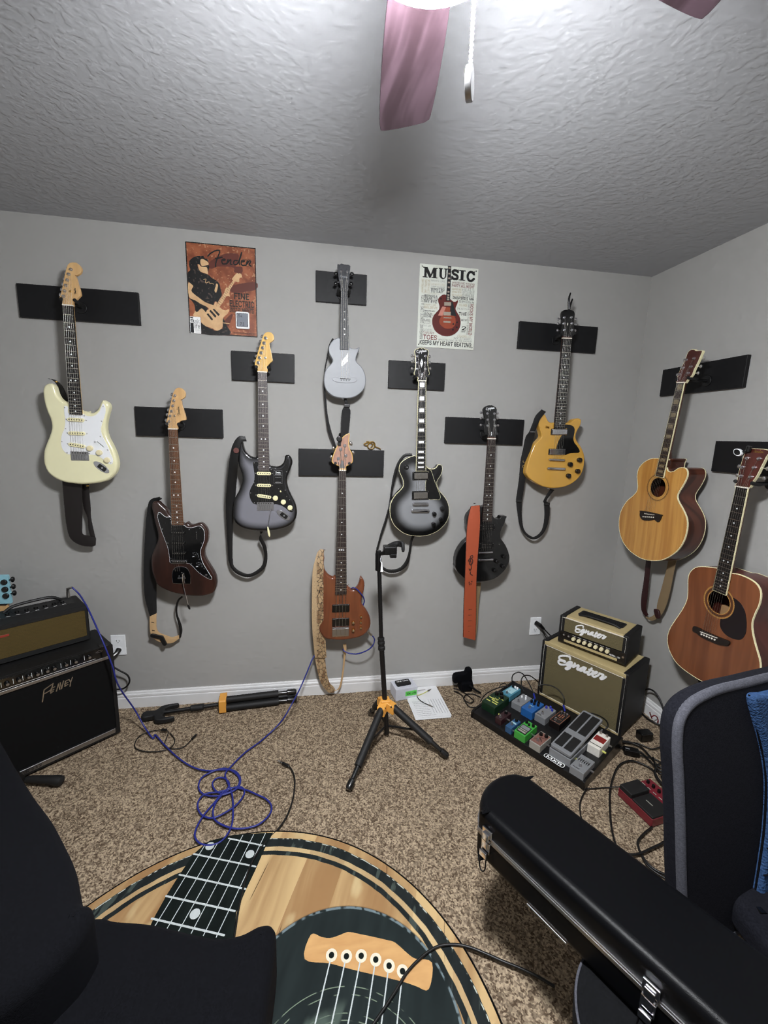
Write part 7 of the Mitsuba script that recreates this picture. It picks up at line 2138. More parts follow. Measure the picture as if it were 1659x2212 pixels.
ad('housing', slab(rrect(0, 0.165, 0, 0.182, 0.004), 0, 0.036, 0.002, 0.003), 'pedal_wine')
ad('foot_pad', slab(rrect(0.002, 0.062, 0.002, 0.105, 0.004), 0.030, 0.056, 0, 0.004), 'black_rubber')
ad('foot_pad', slab(rrect(0.066, 0.163, 0.002, 0.105, 0.004), 0.030, 0.044, 0, 0.003), 'black_rubber')
for i in range(6):
    x = 0.016 + i * 0.0266
    kz = ad('knob', move(lathe([(0.007, 0), (0.0062, 0.012)], 14), [x, 0.150, 0.036]), 'black_plastic')
    ad('mark', bx(x - 0.008, x + 0.008, 0.124, 0.128, 0.036, 0.0366), 'p_silver', False)
ad('top_lettering', bx(0.09, 0.12, 0.05, 0.054, 0.044, 0.0445), 'p_silver', False)

# ---------------------------------------------------------------- standing tripod guitar stand
st = thing('guitar_stand', 'black tripod guitar stand with a yellow hub standing on the carpet', 'guitar stand')
A_, B_, C_ = np.array([-1.511, -0.415, 0.02]), np.array([-1.551, -0.402, 0.50]), np.array([-1.575, -0.400, 0.975])
add(st + '__lower_pole', tube([A_, B_], 0.0125, 14), 'black_satin')
add(st + '__upper_pole', tube([B_, C_ - [0, 0, 0.03]], 0.0100, 14), 'black_satin')
d = (B_ - A_) / np.linalg.norm(B_ - A_)
col = [(-0.030, 0.0145), (-0.027, 0.0175), (-0.012, 0.0175), (-0.010, 0.015), (0.0, 0.015), (0.002, 0.0175), (0.014, 0.0175), (0.016, 0.015), (0.024, 0.015), (0.026, 0.017), (0.034, 0.0165), (0.036, 0.0125)]
add(st + '__collar', tube([B_ + d * (t + 0.005) for t, r in col], [r for t, r in col], 16), 'black_rubber')
hub = A_ + (B_ - A_) * 0.36
prof_ = Polygon([(-0.034, -0.022), (0.034, -0.022), (0.046, 0.004), (0.030, 0.020), (-0.030, 0.020), (-0.046, 0.004)])
hubm = trimesh.util.concatenate([bx(-0.024, 0.024, -0.024, 0.024, -0.020, 0.020, 0.006)])
feet = [np.array([-1.733, -0.732, 0.0]), np.array([-1.247, -0.603, 0.0]), np.array([-1.573, -0.238, 0.0])]
parts = [move(hubm, hub)]
for f in feet:
    q = f - hub
    h2 = q[:2] / np.linalg.norm(q[:2])
    w_ = bx(0.0, 0.056, -0.021, 0.021, -0.026, 0.020, 0.005)
    v = w_.vertices.copy()
    v[:, 2] -= np.clip(v[:, 0], 0, 1) * 0.35
    w_.vertices = np.c_[hub[0] + v[:, 0] * h2[0] - v[:, 1] * h2[1], hub[1] + v[:, 0] * h2[1] + v[:, 1] * h2[0], hub[2] + v[:, 2]]
    parts.append(w_)
add(st + '__hub', cat(*parts), 'yellow_part')
for f in feet:
    q = f - hub
    h2 = np.array([*(q[:2] / np.linalg.norm(q[:2])), 0])
    top = hub + h2 * 0.045 + np.array([0, 0, -0.012])
    end = f + np.array([0, 0, 0.013])
    L_ = np.linalg.norm(end - top)
    dv = (end - top) / L_
    lk = add(st + '__leg', tube([top, top + dv * (L_ - 0.10)], 0.0175, 14), 'black_rubber')
    add(lk + '__tip', tube([top + dv * (L_ - 0.11), top + dv * (L_ - 0.045), top + dv * (L_ - 0.04), top + dv * (L_ - 0.01), top + dv * (L_ - 0.0)], [0.0115, 0.0105, 0.015, 0.0165, 0.011], 14), 'black_gloss')
    add(lk + '__rivet', tube([hub + h2 * 0.044 + np.array([-h2[1], h2[0], 0]) * 0.022, hub + h2 * 0.044 - np.array([-h2[1], h2[0], 0]) * 0.022], 0.004, 10), 'fan_metal')
    add(st + '__brace', tube([A_ + (B_ - A_) * 0.09, top + dv * L_ * 0.48], 0.0052, 8), 'black_satin')
add(st + '__head_block', tube([[-1.577, -0.4, 0.885], [-1.578, -0.4, 0.965], [-1.578, -0.4, 0.982]], [0.0135, 0.0145, 0.012], 12), 'black_plastic')
add(st + '__release_tab', bx(-1.588, -1.584, -0.405, -0.395, 0.955, 0.998, 0.001), 'black_plastic')
add(st + '__neck_arm', tube([[-1.572, -0.402, 0.966], [-1.553, -0.43, 0.978], [-1.536, -0.45, 0.990]], [0.010, 0.009, 0.011], 12), 'black_plastic')
yk = bx(-0.030, 0.030, -0.028, 0.020, -0.020, 0.020, 0.006)
add(st + '__yoke_housing', move(yk, [-1.533, -0.445, 0.998]), 'black_plastic')
add(st + '__yoke_housing__lever', bx(-1.535, -1.505, -0.478, -0.45, 0.966, 0.984, 0.004), 'black_plastic')
add(st + '__yoke_fork', tube(smooth_open([[-1.535, -0.43, 1.005], [-1.505, -0.41, 1.012], [-1.485, -0.405, 1.015], [-1.475, -0.42, 1.016]], 5), [0.0145] * 16, 12), 'black_rubber')
add(st + '__yoke_fork', tube([[-1.476, -0.425, 1.030], [-1.470, -0.435, 1.024], [-1.468, -0.44, 0.995], [-1.468, -0.44, 0.985]], [0.006, 0.009, 0.008, 0.005], 12), 'black_rubber')
add(st + '__tag', cat(tube([[-1.566, -0.416, 0.962], [-1.572, -0.418, 0.94], [-1.566, -0.418, 0.925]], 0.0009, 6), mapped(slab(np.array([[-1.566, 0.93], [-1.562, 0.93], [-1.556, 0.882], [-1.569, 0.882]]), 0.418, 0.4186), 'B')), 'label_white', False)

# folded one on the floor
sf = thing('guitar_stand', 'folded black guitar stand with a yellow bracket lying along the baseboard', 'guitar stand')
q0, q1 = np.array([-2.775, -0.128]), np.array([-1.975, -0.052])
dx = (q1 - q0) / np.linalg.norm(q1 - q0)
ff = frame([*q0, 0.0], [*dx, 0], [-dx[1], dx[0], 0])


def af(part, mesh, mat, smooth=35):
    return add(sf + '__' + part, mapped(mesh, ff), mat, smooth)


af('shaft', tube([[0.10, 0, 0.026], [0.40, 0, 0.034]], 0.010, 12), 'black_satin')
af('collar', tube([[0.235, 0, 0.030], [0.24, 0, 0.030], [0.30, 0, 0.031], [0.305, 0, 0.031]], [0.012, 0.017, 0.017, 0.012], 14), 'black_rubber')
br_ = slab(rrect(-0.042, 0.042, 0.001, 0.078, 0.010), 0.385, 0.422, 0.003, 0.003)
v = np.asarray(br_.vertices)
af('bracket', trimesh.Trimesh(np.c_[v[:, 2], v[:, 0], v[:, 1]], br_.faces, process=False), 'yellow_part')
for y, z in ((-0.024, 0.062), (0.024, 0.062), (-0.024, 0.016), (0.024, 0.016)):
    af('bracket__rivet', tube([[0.384, y, z], [0.3815, y, z]], 0.004, 10), 'fan_metal')
for y, z in ((-0.020, 0.0195), (0.020, 0.0195), (0.0, 0.055)):
    lk = af('leg', tube([[0.42, y, z], [0.70, y, z]], 0.0185, 14), 'black_rubber')
    add(lk + '__tip', mapped(tube([[0.70, y, z], [0.745, y, z], [0.75, y, z], [0.79, y, z], [0.80, y, z]], [0.011, 0.011, 0.016, 0.016, 0.010], 14), ff), 'black_gloss')
af('tube', tube([[0.42, 0.0, 0.03], [0.805, 0.0, 0.032]], 0.009, 10), 'black_satin')
yq = np.array([[0.0, -0.020], [0.02, -0.030], [0.06, -0.028], [0.075, -0.060], [0.12, -0.068], [0.165, -0.060], [0.160, -0.048], [0.125, -0.046], [0.105, -0.028], [0.112, 0.0], [0.105, 0.026], [0.125, 0.045], [0.160, 0.050], [0.165, 0.062], [0.115, 0.064], [0.08, 0.052], [0.06, 0.024], [0.02, 0.026], [0.0, 0.016]])
af('yoke', slab(smooth_closed(yq, 4), 0.006, 0.034, 0.006, 0.008), 'black_rubber')

# ---------------------------------------------------------------- small things by the baseboard
bk = thing('cardboard_box', 'small white patterned cardboard box with a green label by the baseboard', 'box')
A0, A1 = np.array([-1.411, -0.133]), np.array([-1.278, -0.111])
ex = (A1 - A0) / np.linalg.norm(A1 - A0)
fm = frame([*A0, 0.0], [*ex, 0], [-ex[1], ex[0], 0])


def doodle(p, n, uv):
    a = fbm(p.x * 130 + 9, p.y * 130, p.z * 130, octaves=3)
    return mix(lin('#c8cad2'), lin('#8e90a0'), smoothstep(0.012, 0.0, dr.abs(a - 0.5)) * 0.8)


M('box_print', fn=doodle, rough=0.6)
add(bk + '__carton', mapped(bx(0, 0.135, 0, 0.095, 0.0, 0.070, 0.001), fm), 'box_print', False)
lb = cat(bx(0.060, 0.130, -0.0004, 0.0, 0.020, 0.050), )
add(bk + '__label', mapped(lb, fm), 'green_label', False)
tx = fit_text('RAT TAIL', 0.066, 0.0, 0.126, 0.014, 0.0003, True, 180)
v = tx.vertices
add(bk + '__label__lettering', mapped(trimesh.Trimesh(np.c_[v[:, 0], -0.0004 - v[:, 2], 0.028 + v[:, 1]], tx.faces, process=False), fm), 'ink_black', False)
rk = thing('pocket_radio', 'small black rounded case with white lettering on top of the patterned box', 'case')
add(rk + '__case', mapped(slab(rrect(0.018, 0.108, 0.028, 0.080, 0.010, 6), 0.0702, 0.080, 0.002, 0.003), fm), 'black_plastic')
add(rk + '__lettering', mapped(cat(move(fit_text('WAVE', 0.026, 0.058, 0.056, 0.068, 0.0003, True), [0, 0, 0.080]), move(fit_text('TUNER', 0.062, 0.058, 0.100, 0.068, 0.0003, True), [0, 0, 0.080])), fm), 'label_white', False)
for i, (dz, sh, lab) in enumerate(((0.0042, (0.0, 0.0), 'upper white printed sheet of the pair on the carpet by the box'), (0.0022, (-0.006, -0.012), 'lower white sheet showing under the printed one by the box'))):
    pk = thing('paper_sheet', lab, 'paper', 'paper sheets by the box')
    c4 = np.array([[-1.136, -0.016], [-1.127, -0.301], [-1.328, -0.300], [-1.340, -0.020]]) + np.array(sh)
    add(pk + '__sheet', slab(c4, dz, dz + 0.0009), 'paper', False)
    if i == 0:
        ex_ = (c4[1] - c4[0])
        fmp = lambda u, v_: c4[2] + (c4[1] - c4[2]) * u + (c4[3] - c4[2]) * v_
        ln = []
        for v_ in np.linspace(0.06, 0.5, 9):
            ln.append([tuple(fmp(0.08, v_)), tuple(fmp(0.48 + 0.1 * (int(v_ * 50) % 3 == 0), v_))])
        for u in np.linspace(0.56, 0.94, 6):
            ln.append([tuple(fmp(u, 0.10)), tuple(fmp(u, 0.55))])
        add(pk + '__print', shape_mesh(strokes(ln, 0.0022), dz + 0.0008, dz + 0.0012), 'paper_line', False)
for i, (path, lab) in enumerate(((((-1.283, -0.118, 0.020), (-1.26, -0.105, 0.012), (-1.225, -0.085, 0.010), (-1.205, -0.072, 0.010)), 'crocodile clip lead bending to the back on the paper sheets'), (((-1.283, -0.124, 0.018), (-1.275, -0.15, 0.012), (-1.255, -0.18, 0.010), (-1.235, -0.20, 0.010)), 'crocodile clip lead bending to the front on the paper sheets'))):
    k = thing('clip_lead', lab, 'clip lead', 'crocodile clip leads')
    P_ = np.array(path)
    add(k + '__wire', tube(smooth_open(P_, 5), 0.0020, 6), 'black_cable' if i else 'p_yellow')
    dd = (P_[-1] - P_[-2]) / np.linalg.norm(P_[-1] - P_[-2])
    add(k + '__clip', tube([P_[-1], P_[-1] + dd * 0.012, P_[-1] + dd * 0.034], [0.0042, 0.0052, 0.0016], 8), 'nickel')
k = thing('clip_lead', 'loose wire end curling to the back over the paper sheets', 'clip lead', 'crocodile clip leads')
add(k + '__wire', tube(smooth_open([[-1.285, -0.10, 0.03], [-1.262, -0.075, 0.02], [-1.24, -0.06, 0.012], [-1.215, -0.055, 0.010]], 5), 0.0015, 6), 'nickel')
pch = thing('cloth_pouch', 'black cloth pouch leaning on the baseboard left of the pedalboard', 'pouch')
pc = np.array([[-1.040, 0.048], [-1.036, 0.098], [-0.972, 0.108], [-0.962, 0.132], [-0.930, 0.130], [-0.926, 0.07], [-0.915, 0.004], [-1.000, 0.002], [-1.004, 0.046]])
add(pch + '__cloth', mapped(slab(smooth_closed(pc, 3), 0.035, 0.075, 0.006, 0.010), 'B'), 'fabric_black')
add(pch + '__flap', mapped(bx(-1.0, -0.93, 0.003, 0.06, 0.07, 0.10, 0.010), 'B'), 'fabric_black')
add(pch + '__strap_end', tube([[-0.955, -0.105, 0.05], [-0.915, -0.12, 0.022], [-0.89, -0.13, 0.012]], [0.007, 0.006, 0.005], 8), 'felt_grey')
# ---------------------------------------------------------------- round rug printed like a worn guitar
RC, RR = np.array([-2.107, -1.598]), 0.722
SH, SHR = np.array([-1.813, -1.500]), 0.3184


def rug_fn(p, n, uv):
    x, y = p.x - RC[0], p.y - RC[1]
    r = dr.sqrt(x * x + y * y)
    # wood runs along the printed neck
    u = x * 0.37 + y * 0.93
    v = x * 0.93 - y * 0.37
    g = fbm(v * 26 + 1.2 * noise(u * 5, v * 3), u * 2.2, 0.0, octaves=4)
    pl_ = cell_rand(dr.floor(v * 7.5 + 0.3 * noise(u * 2, 0.0)), 3.0, 1.0)
    wood = mix(lin('#a07d52'), lin('#c6ab7a'), smoothstep(0.25, 0.75, 0.55 * g + 0.45 * pl_))
    wood = mix(wood, lin('#d8c99a'), smoothstep(0.66, 0.8, fbm(v * 12, u * 7, 5.0)) * 0.4)
    crack = smoothstep(0.020, 0.0, dr.abs(noise(v * 22, u * 3.5, 8.0) - 0.5)) * smoothstep(0.62, 0.7, noise(v * 9 + 3, u * 6, 2.0))
    wood = mix(wood, lin('#4a2e1a'), crack * 0.9)
    dark = mix(lin('#23292a'), lin('#343a3a'), fbm(v * 40, u * 6, 2.0))
    worn = smoothstep(0.66, 0.74, fbm(v * 60, u * 10, 7.0)) * 0.35
    dark = mix(dark, lin('#6d7a72'), worn)
    hx, hy = p.x - SH[0], p.y - SH[1]
    h = dr.sqrt(hx * hx + hy * hy)
    hole = smoothstep(SHR + 0.003, SHR - 0.003, h)
    hc = mix(lin('#242b2c'), lin('#343e3e'), fbm(v * 30, u * 5, 1.0))
    h2x, h2y = p.x + 1.824, p.y + 1.640
    h2 = dr.sqrt(h2x * h2x + h2y * h2y)
    for rr_ in (0.255, 0.238, 0.200, 0.186):
        hc = mix(hc, lin('#7d8a78'), smoothstep(0.0016, 0.0006, dr.abs(h2 - rr_)) * smoothstep(0.35, 0.55, noise(p.x * 60, p.y * 60, 3.0)))
    hc = mix(hc, lin('#5c6a62'), smoothstep(0.62, 0.75, fbm(v * 14, u * 5, 3.0)) * smoothstep(0.235, 0.20, h2) * 0.8)
    hc = mix(hc, lin('#76858a'), smoothstep(0.005, 0.002, dr.abs(h - SHR + 0.005)) * smoothstep(0.25, 0.55, noise(p.x * 90, p.y * 90, 1.0)))
    c = mix(wood, hc, hole)
    # scuffed rings round the rim
    j = (noise(p.x * 40, p.y * 40, 6.0) - 0.5) * 0.003
    c = dr.select(r > 0.625 + j, dark, c)
    c = dr.select((r > 0.641 + j) & (r < 0.657 + j), mix(wood, lin('#c9b68c'), 0.35), c)
    c = dr.select(dr.abs(r - 0.6875 - j) < 0.0016, mix(c, lin('#b9bdb4'), smoothstep(0.4, 0.6, noise(p.x * 120, p.y * 120, 2.0))), c)
    c = dr.select(r > 0.690 + j, wood, c)
    c = dr.select(r > 0.715, C3(lin('#0b0b0b')), c)
    return c


M('rug_print', fn=rug_fn, rough=0.9, spec=0.1, bump=lambda p, n, uv: noise(p.x * 500, p.y * 500, 1.0), bump_scale=0.0006, eps=8e-4)
M('rug_black', fn=lambda p, n, uv: mix(lin('#141b1a'), lin('#232c2a'), fbm(p.x * 40, p.y * 15, 1.0)), rough=0.9, spec=0.1)
M('rug_white', '#b9c0bf', rough=0.9, spec=0.1)
M('rug_tan', fn=lambda p, n, uv: mix(lin('#bd9058'), lin('#cfa76c'), fbm(p.x * 20, p.y * 70, 1.0)), rough=0.9, spec=0.1)
M('rug_pin', '#d6cdb8', rough=0.9, spec=0.1)
rg = thing('rug', 'round rug printed like the front of a worn acoustic guitar, with neck, bridge and pins', 'rug')
disc_ = lathe([(RR, 0.0), (RR, 0.007), (RR - 0.002, 0.0098), (RR - 0.004, 0.010), (RR * 0.75, 0.010), (RR * 0.5, 0.010), (RR * 0.25, 0.010), (0.002, 0.010)], 120)
add(rg + '__pile', move(disc_, [*RC, 0.0005]), 'rug_print', 20)
ZR = 0.0105
lim = Point(*RC).buffer(0.7215, quad_segs=40)
Qr = lambda nme: R(nme)


def lay(part, g, mat, lev):
    g = g.intersection(lim)
    return add(rg + '__' + part, shape_mesh(g, ZR - 0.0003, ZR + 0.00025 * lev), mat, False)


fbp = Polygon(R('r_fb')).buffer(0)
fk = lay('neck_print', fbp, 'rug_black', 1)
for i in range(5):
    q = R('r_fr%d' % i)
    lay('neck_print__fret', LineString(q).buffer(0.0030), 'rug_white', 2)
for i in range(6):
    q = R('r_st%d' % i)
    lay('neck_print__string', LineString(q).buffer(0.0014), 'rug_white', 3)
for q in R('r_dots'):
    lay('neck_print__dot', Point(q).buffer(0.0155), 'rug_white', 2)
lay('bridge_print', Polygon(smooth_closed(R('r_bridge'), 4)).buffer(0), 'rug_tan', 1)
for q in R('r_pins'):
    lay('bridge_print__pin', Point(q).buffer(0.0165), 'rug_pin', 2)
    lay('bridge_print__pin_hole', Point(q).buffer(0.0078), 'rug_black', 3)
for i in range(6):
    q = R('r_ps%d' % i)
    q2_ = np.array([q[0], q[1] + (q[1] - q[0]) * 0.6])
    lay('bridge_print__string', LineString(q2_).buffer(0.0019), 'rug_white', 2)

# ---------------------------------------------------------------- cables
def cable(k, names, r, mat, part='cord', sub=7):
    for n_ in ([names] if isinstance(names, str) else names):
        add(k + '__' + part, tube(smooth_open(R(n_) if isinstance(n_, str) else n_, sub), r, 8), mat, True)


def jack(k, a, b, mat='black_plastic', part='plug', s_=1.0):
    a, b = np.asarray(a, float), np.asarray(b, float)
    d = (b - a) / np.linalg.norm(b - a)
    pk = add(k + '__' + part, tube([a, a + d * 0.006 * s_, a + d * 0.036 * s_, a + d * 0.040 * s_], [0.0035 * s_, 0.0068 * s_, 0.0068 * s_, 0.0052 * s_], 12), mat)
    add(pk + '__tip', tube([a + d * 0.040 * s_, a + d * 0.060 * s_, a + d * 0.068 * s_], [0.0032 * s_, 0.0032 * s_, 0.001], 10), 'chrome')


bc = thing('instrument_cable', 'long royal blue instrument cable coiled on the carpet and running up to the bass', 'cable')
full = np.vstack([R('blue1')[2:], R('blue2'), R('blue3')])
cable(bc, [full], 0.0036, 'blue_cable')
cable(bc, 'blue4', 0.0034, 'blue_cable'); cable(bc, 'blue5', 0.0034, 'blue_cable')
b1 = R('blue1')
add(bc + '__plug', tube([b1[0], b1[0] + [0, 0, 0.012], b1[1], b1[2]], [0.008, 0.008, 0.006, 0.0045], 12), 'nickel')
b4 = R('blue4')
jack(bc, b4[-2], b4[-2] + (b4[-1] - b4[-2]), 'nickel')
k = thing('instrument_cable', 'black cable with a jack plug lying over the top edge of the rug', 'cable')
cable(k, 'blk1', 0.0034, 'black_cable')
c = R('blk1')
jack(k, c[1], c[0] + (c[0] - c[1]) * 0.2)
k = thing('instrument_cable', 'black cable looping over the printed bridge of the rug', 'cable')
cable(k, 'blk2', 0.0042, 'black_cable')
k = thing('usb_cable', 'short black looped cable on the carpet under the folded stand', 'cable')
cable(k, ['blk3', 'blk4'], 0.0022, 'black_cable')
c = R('blk3')
add(k + '__plug', tube([c[-1], c[-1] + (c[-1] - c[-2]) * 0.6], [0.006, 0.005], 8), 'black_plastic')
add(k + '__plug', tube([c[0] - [0.012, 0, 0], c[0] + [0.014, -0.004, 0]], [0.006, 0.006], 8), 'black_plastic')
GC = 'black cables around the pedalboard'
for nm, r, lab in (('pb1', 0.0026, 'black cable looping on the carpet behind the paper sheets'), ('pb2', 0.0026, 'black cable with a small plug curling to the left end of the pedalboard'), ('pb3', 0.0030, 'black cable arching over the dark green pedal'),
                   ('pb4', 0.0022, 'thin black cable arch behind the teal pedal'), ('pb5', 0.0030, 'black patch cable arching high to the bright blue pedal'), ('pb6', 0.0030, 'black patch cable arching in front of the cabinet edge'),
                   ('pb7', 0.0032, 'black cable arch in front of the tan cabinet grille, above the copper-lined pedal'), ('pb8', 0.0034, 'black cable loop beside the top of the volume treadle')):
    k = thing('patch_cable', lab, 'cable', GC)
    cable(k, nm, r, 'black_cable')
    c = R(nm)
    if nm in ('pb5', 'pb6', 'pb7'):
        add(k + '__plug', tube([c[-1], c[-1] + [0.006, -0.01, -0.03]], [0.0052, 0.0045], 10), 'p_bluecap' if nm != 'pb6' else 'nickel')
    if nm == 'pb2':
        add(k + '__plug', tube([c[0], c[0] + [-0.02, 0.012, 0.0]], [0.005, 0.003], 8), 'black_plastic')
GF = 'black cables on the carpet in front of the blue chair'
for nm, r, lab in (('rc1', 0.0040, 'black cable making the large open loop left of the red multi-effect pedal'), ('rc2', 0.0042, 'black cable passing in front of and around the red multi-effect pedal'), ('rc3', 0.0042, 'black cable curling from the front of the red pedal under the blue chair'),
                   ('rc4', 0.0022, 'thin black cable from the pedalboard to the red multi-effect pedal'), ('rc5', 0.0030, 'black cable hanging off the right end of the pedalboard to the guitar case'), ('rc6', 0.0036, 'black cable running along the guitar case to the blue chair')):
    k = thing('floor_cable', lab, 'cable', GF)
    cable(k, nm, r, 'black_cable')
GT = 'tangled black cables between the pedalboard and the blue chair'
for nm, lb_t in (('tg1', 'thick black cable topmost across the tangle by the blue chair'), ('tg2', 'thin black cable along the upper side of the tangle by the blue chair'), ('tg3', 'thick black cable hanging lowest out of the tangle above the red pedal'), ('tg4', 'thin black cable knotted in the middle of the tangle'), ('tg5', 'thick black cable lying parallel under the topmost one in the tangle'), ('tg6', 'small closed loop of black cable at the chair end of the tangle'), ('tg7', 'black cable leaving the white pedal for the tangle')):
    k = thing('tangled_cable', lb_t, 'cable', GT)
    cable(k, nm, 0.0042 if nm in ('tg1', 'tg3', 'tg5') else 0.0032, 'black_cable')
k = thing('mains_cable', 'thick black cord bowing from the back of the cream cabinet down to the baseboard', 'cable')
cable(k, ['ac1c', 'ac2c'], 0.0044, 'black_cable')
k = thing('mains_cable', 'black cord lying along the foot of the right baseboard', 'cable')
cable(k, 'ac3c', 0.0050, 'black_cable')
k = thing('red_wire', 'loose dark red wire curled against the right baseboard', 'wire')
cable(k, ['red1', 'red2', 'red3'], 0.0028, 'red_cable')
pa = thing('power_adapter', 'black power adapter on the carpet beside the edge of the blue chair', 'adapter')
add(pa + '__brick', move(bx(-0.035, 0.035, -0.022, 0.022, 0.0, 0.045, 0.006), [-0.185, -0.60, 0.001]), 'black_plastic')
pa = thing('power_adapter', 'small black adapter block on the cables right of the pedalboard', 'adapter')
m_ = bx(-0.034, 0.034, -0.018, 0.018, 0.0, 0.026, 0.004)
m_.apply_transform(trimesh.transformations.rotation_matrix(math.radians(-28), [0, 0, 1]))
add(pa + '__brick', move(m_, [-0.335, -0.690, 0.006]), 'black_plastic')
add(pa + '__sticker', move(m_.copy().apply_scale([0.3, 0.3, 1.01]), [-0.352, -0.684, 0.006]), 'p_grey')

# ---------------------------------------------------------------- long hard guitar case resting on a stool, neck end towards the wall
CO, CD = np.array([-1.4163, -1.3277]), np.array([0.4659, -0.8848])
CN = np.array([0.8848, 0.4659])
cf = frame([*CO, 0.0], [*CD, 0], [*CN, 0])
gc = thing('guitar_case', 'long black hard guitar case with a silver rim and latches, jutting out over the carpet', 'guitar case')


def ac(part, mesh, mat, smooth=35):
    return add(gc + '__' + part, mapped(mesh, cf), mat, smooth)


plan = np.array([[0.045, -0.014], [0.018, -0.006], [-0.008, 0.020], [-0.026, 0.060], [-0.031, 0.100], [-0.026, 0.140], [-0.008, 0.178], [0.020, 0.198], [0.05, 0.203], [0.30, 0.203], [0.58, 0.203], [0.66, 0.212], [0.74, 0.250], [0.84, 0.275], [0.95, 0.262], [1.04, 0.268], [1.13, 0.25], [1.18, 0.20], [1.19, 0.10], [1.18, 0.0], [1.13, -0.055], [1.04, -0.075], [0.95, -0.068], [0.84, -0.082], [0.74, -0.060], [0.66, -0.023], [0.58, -0.014], [0.30, -0.014]])
po = smooth_closed(plan, 6)
ac('lower_shell', slab(po, 0.345, 0.424, 0.022, 0.0, 5), 'case_vinyl')
ac('lid', slab(po, 0.437, 0.500, 0.0, 0.022, 6), 'case_vinyl')
Pp = Polygon(po)
for w0, w1, off in ((0.4225, 0.4270, 0.0026), (0.4275, 0.4330, 0.0034), (0.4335, 0.4385, 0.0026)):
    ac('rim_strip', shape_mesh(Pp.buffer(off).difference(Pp.buffer(-0.004)), w0, w1), 'brushed', 30)
ac('seam', shape_mesh(Pp.buffer(-0.0005).difference(Pp.buffer(-0.006)), 0.4235, 0.4375), 'black_plastic', False)
for s0 in (0.052, 0.462, 0.90):
    t0 = -0.0165 if s0 < 0.6 else -0.08
    lk = ac('latch', cat(bx(s0 - 0.016, s0 + 0.016, t0 - 0.004, t0 + 0.002, 0.437, 0.462, 0.0015), bx(s0 - 0.014, s0 + 0.014, t0 - 0.006, t0 + 0.002, 0.392, 0.424, 0.0015)), 'chrome')
    add(lk + '__hasp', mapped(cat(bx(s0 - 0.010, s0 + 0.010, t0 - 0.010, t0 - 0.004, 0.405, 0.452, 0.002), tube([[s0 - 0.012, t0 - 0.006, 0.430], [s0 + 0.012, t0 - 0.006, 0.430]], 0.0045, 10), bx(s0 - 0.012, s0 + 0.012, t0 - 0.016, t0 - 0.008, 0.380, 0.398, 0.002)), cf), 'chrome')
    lp = np.array([[s0 - 0.009, t0 - 0.010, 0.384], [s0 - 0.010, t0 - 0.012, 0.350], [s0 - 0.004, t0 - 0.013, 0.336], [s0 + 0.004, t0 - 0.013, 0.336], [s0 + 0.010, t0 - 0.012, 0.350], [s0 + 0.009, t0 - 0.010, 0.384]])
    add(lk + '__loop', mapped(tube(smooth_open(lp, 5), 0.0018, 8), cf), 'fan_metal')
ac('side_runner', bx(0.185, 0.292, -0.0165, -0.013, 0.352, 0.357, 0.001), 'brushed')  # bright strip imitating a highlight on the lower lip, not a metal fitting
so = thing('stool', 'round dark grey padded stool carrying the black guitar case', 'stool')
SC_ = np.array([-1.155, -1.775])
add(so + '__seat', move(lathe([(0.10, 0.268), (0.185, 0.270), (0.195, 0.280), (0.197, 0.318), (0.190, 0.336), (0.175, 0.343), (0.05, 0.344)], 56), [*SC_, 0]), 'felt_grey', 40)
an = np.linspace(0, 2 * math.pi, 73)
add(so + '__piping', tube(np.c_[SC_[0] + 0.1935 * np.cos(an), SC_[1] + 0.1935 * np.sin(an), np.full(73, 0.333)], 0.0028, 8), 'fabric_grey_trim', True)
add(so + '__post', tube([[*SC_, 0.04], [*SC_, 0.27]], 0.02, 16), 'fan_metal')
for a_ in (10, 130, 250):
    d = np.array([math.cos(math.radians(a_)), math.sin(math.radians(a_))])
    add(so + '__leg', tube([[*(SC_ + d * 0.015), 0.12], [*(SC_ + d * 0.17), 0.013]], 0.011, 10), 'fan_metal')

# ---------------------------------------------------------------- blue chair on the right
TLc = np.array([-0.9690, -1.4912, 0.85])
CX, CZ, CNn = np.array([0.97535157, 0.21887396, 0.02799109]), np.array([-0.05549225, 0.12052998, 0.99115747]), np.array([0.21356479, -0.96828029, 0.12970492])


def chair_map(v):
    return TLc + v[:, :1] * CX + v[:, 1:2] * CZ + v[:, 2:3] * CNn


cr = thing('office_chair', 'office chair with charcoal back edge and quilted blue middle, right of the case', 'chair')
ol = np.array([[0.012, -0.56], [0.004, -0.44], [0.0, -0.314], [-0.006, -0.187], [-0.013, -0.087], [-0.003, -0.017], [0.044, 0.022], [0.145, 0.034], [0.274, 0.026], [0.40, 0.018], [0.52, 0.006], [0.57, -0.03], [0.59, -0.09], [0.60, -0.19], [0.595, -0.314], [0.585, -0.48], [0.56, -0.66], [0.48, -0.74], [0.30, -0.72], [0.10, -0.67], [0.03, -0.63]])
add(cr + '__back_shell', mapped(slab(smooth_closed(ol, 5), -0.060, -0.002, 0.02, 0.006, 4), chair_map), 'fabric_charcoal')
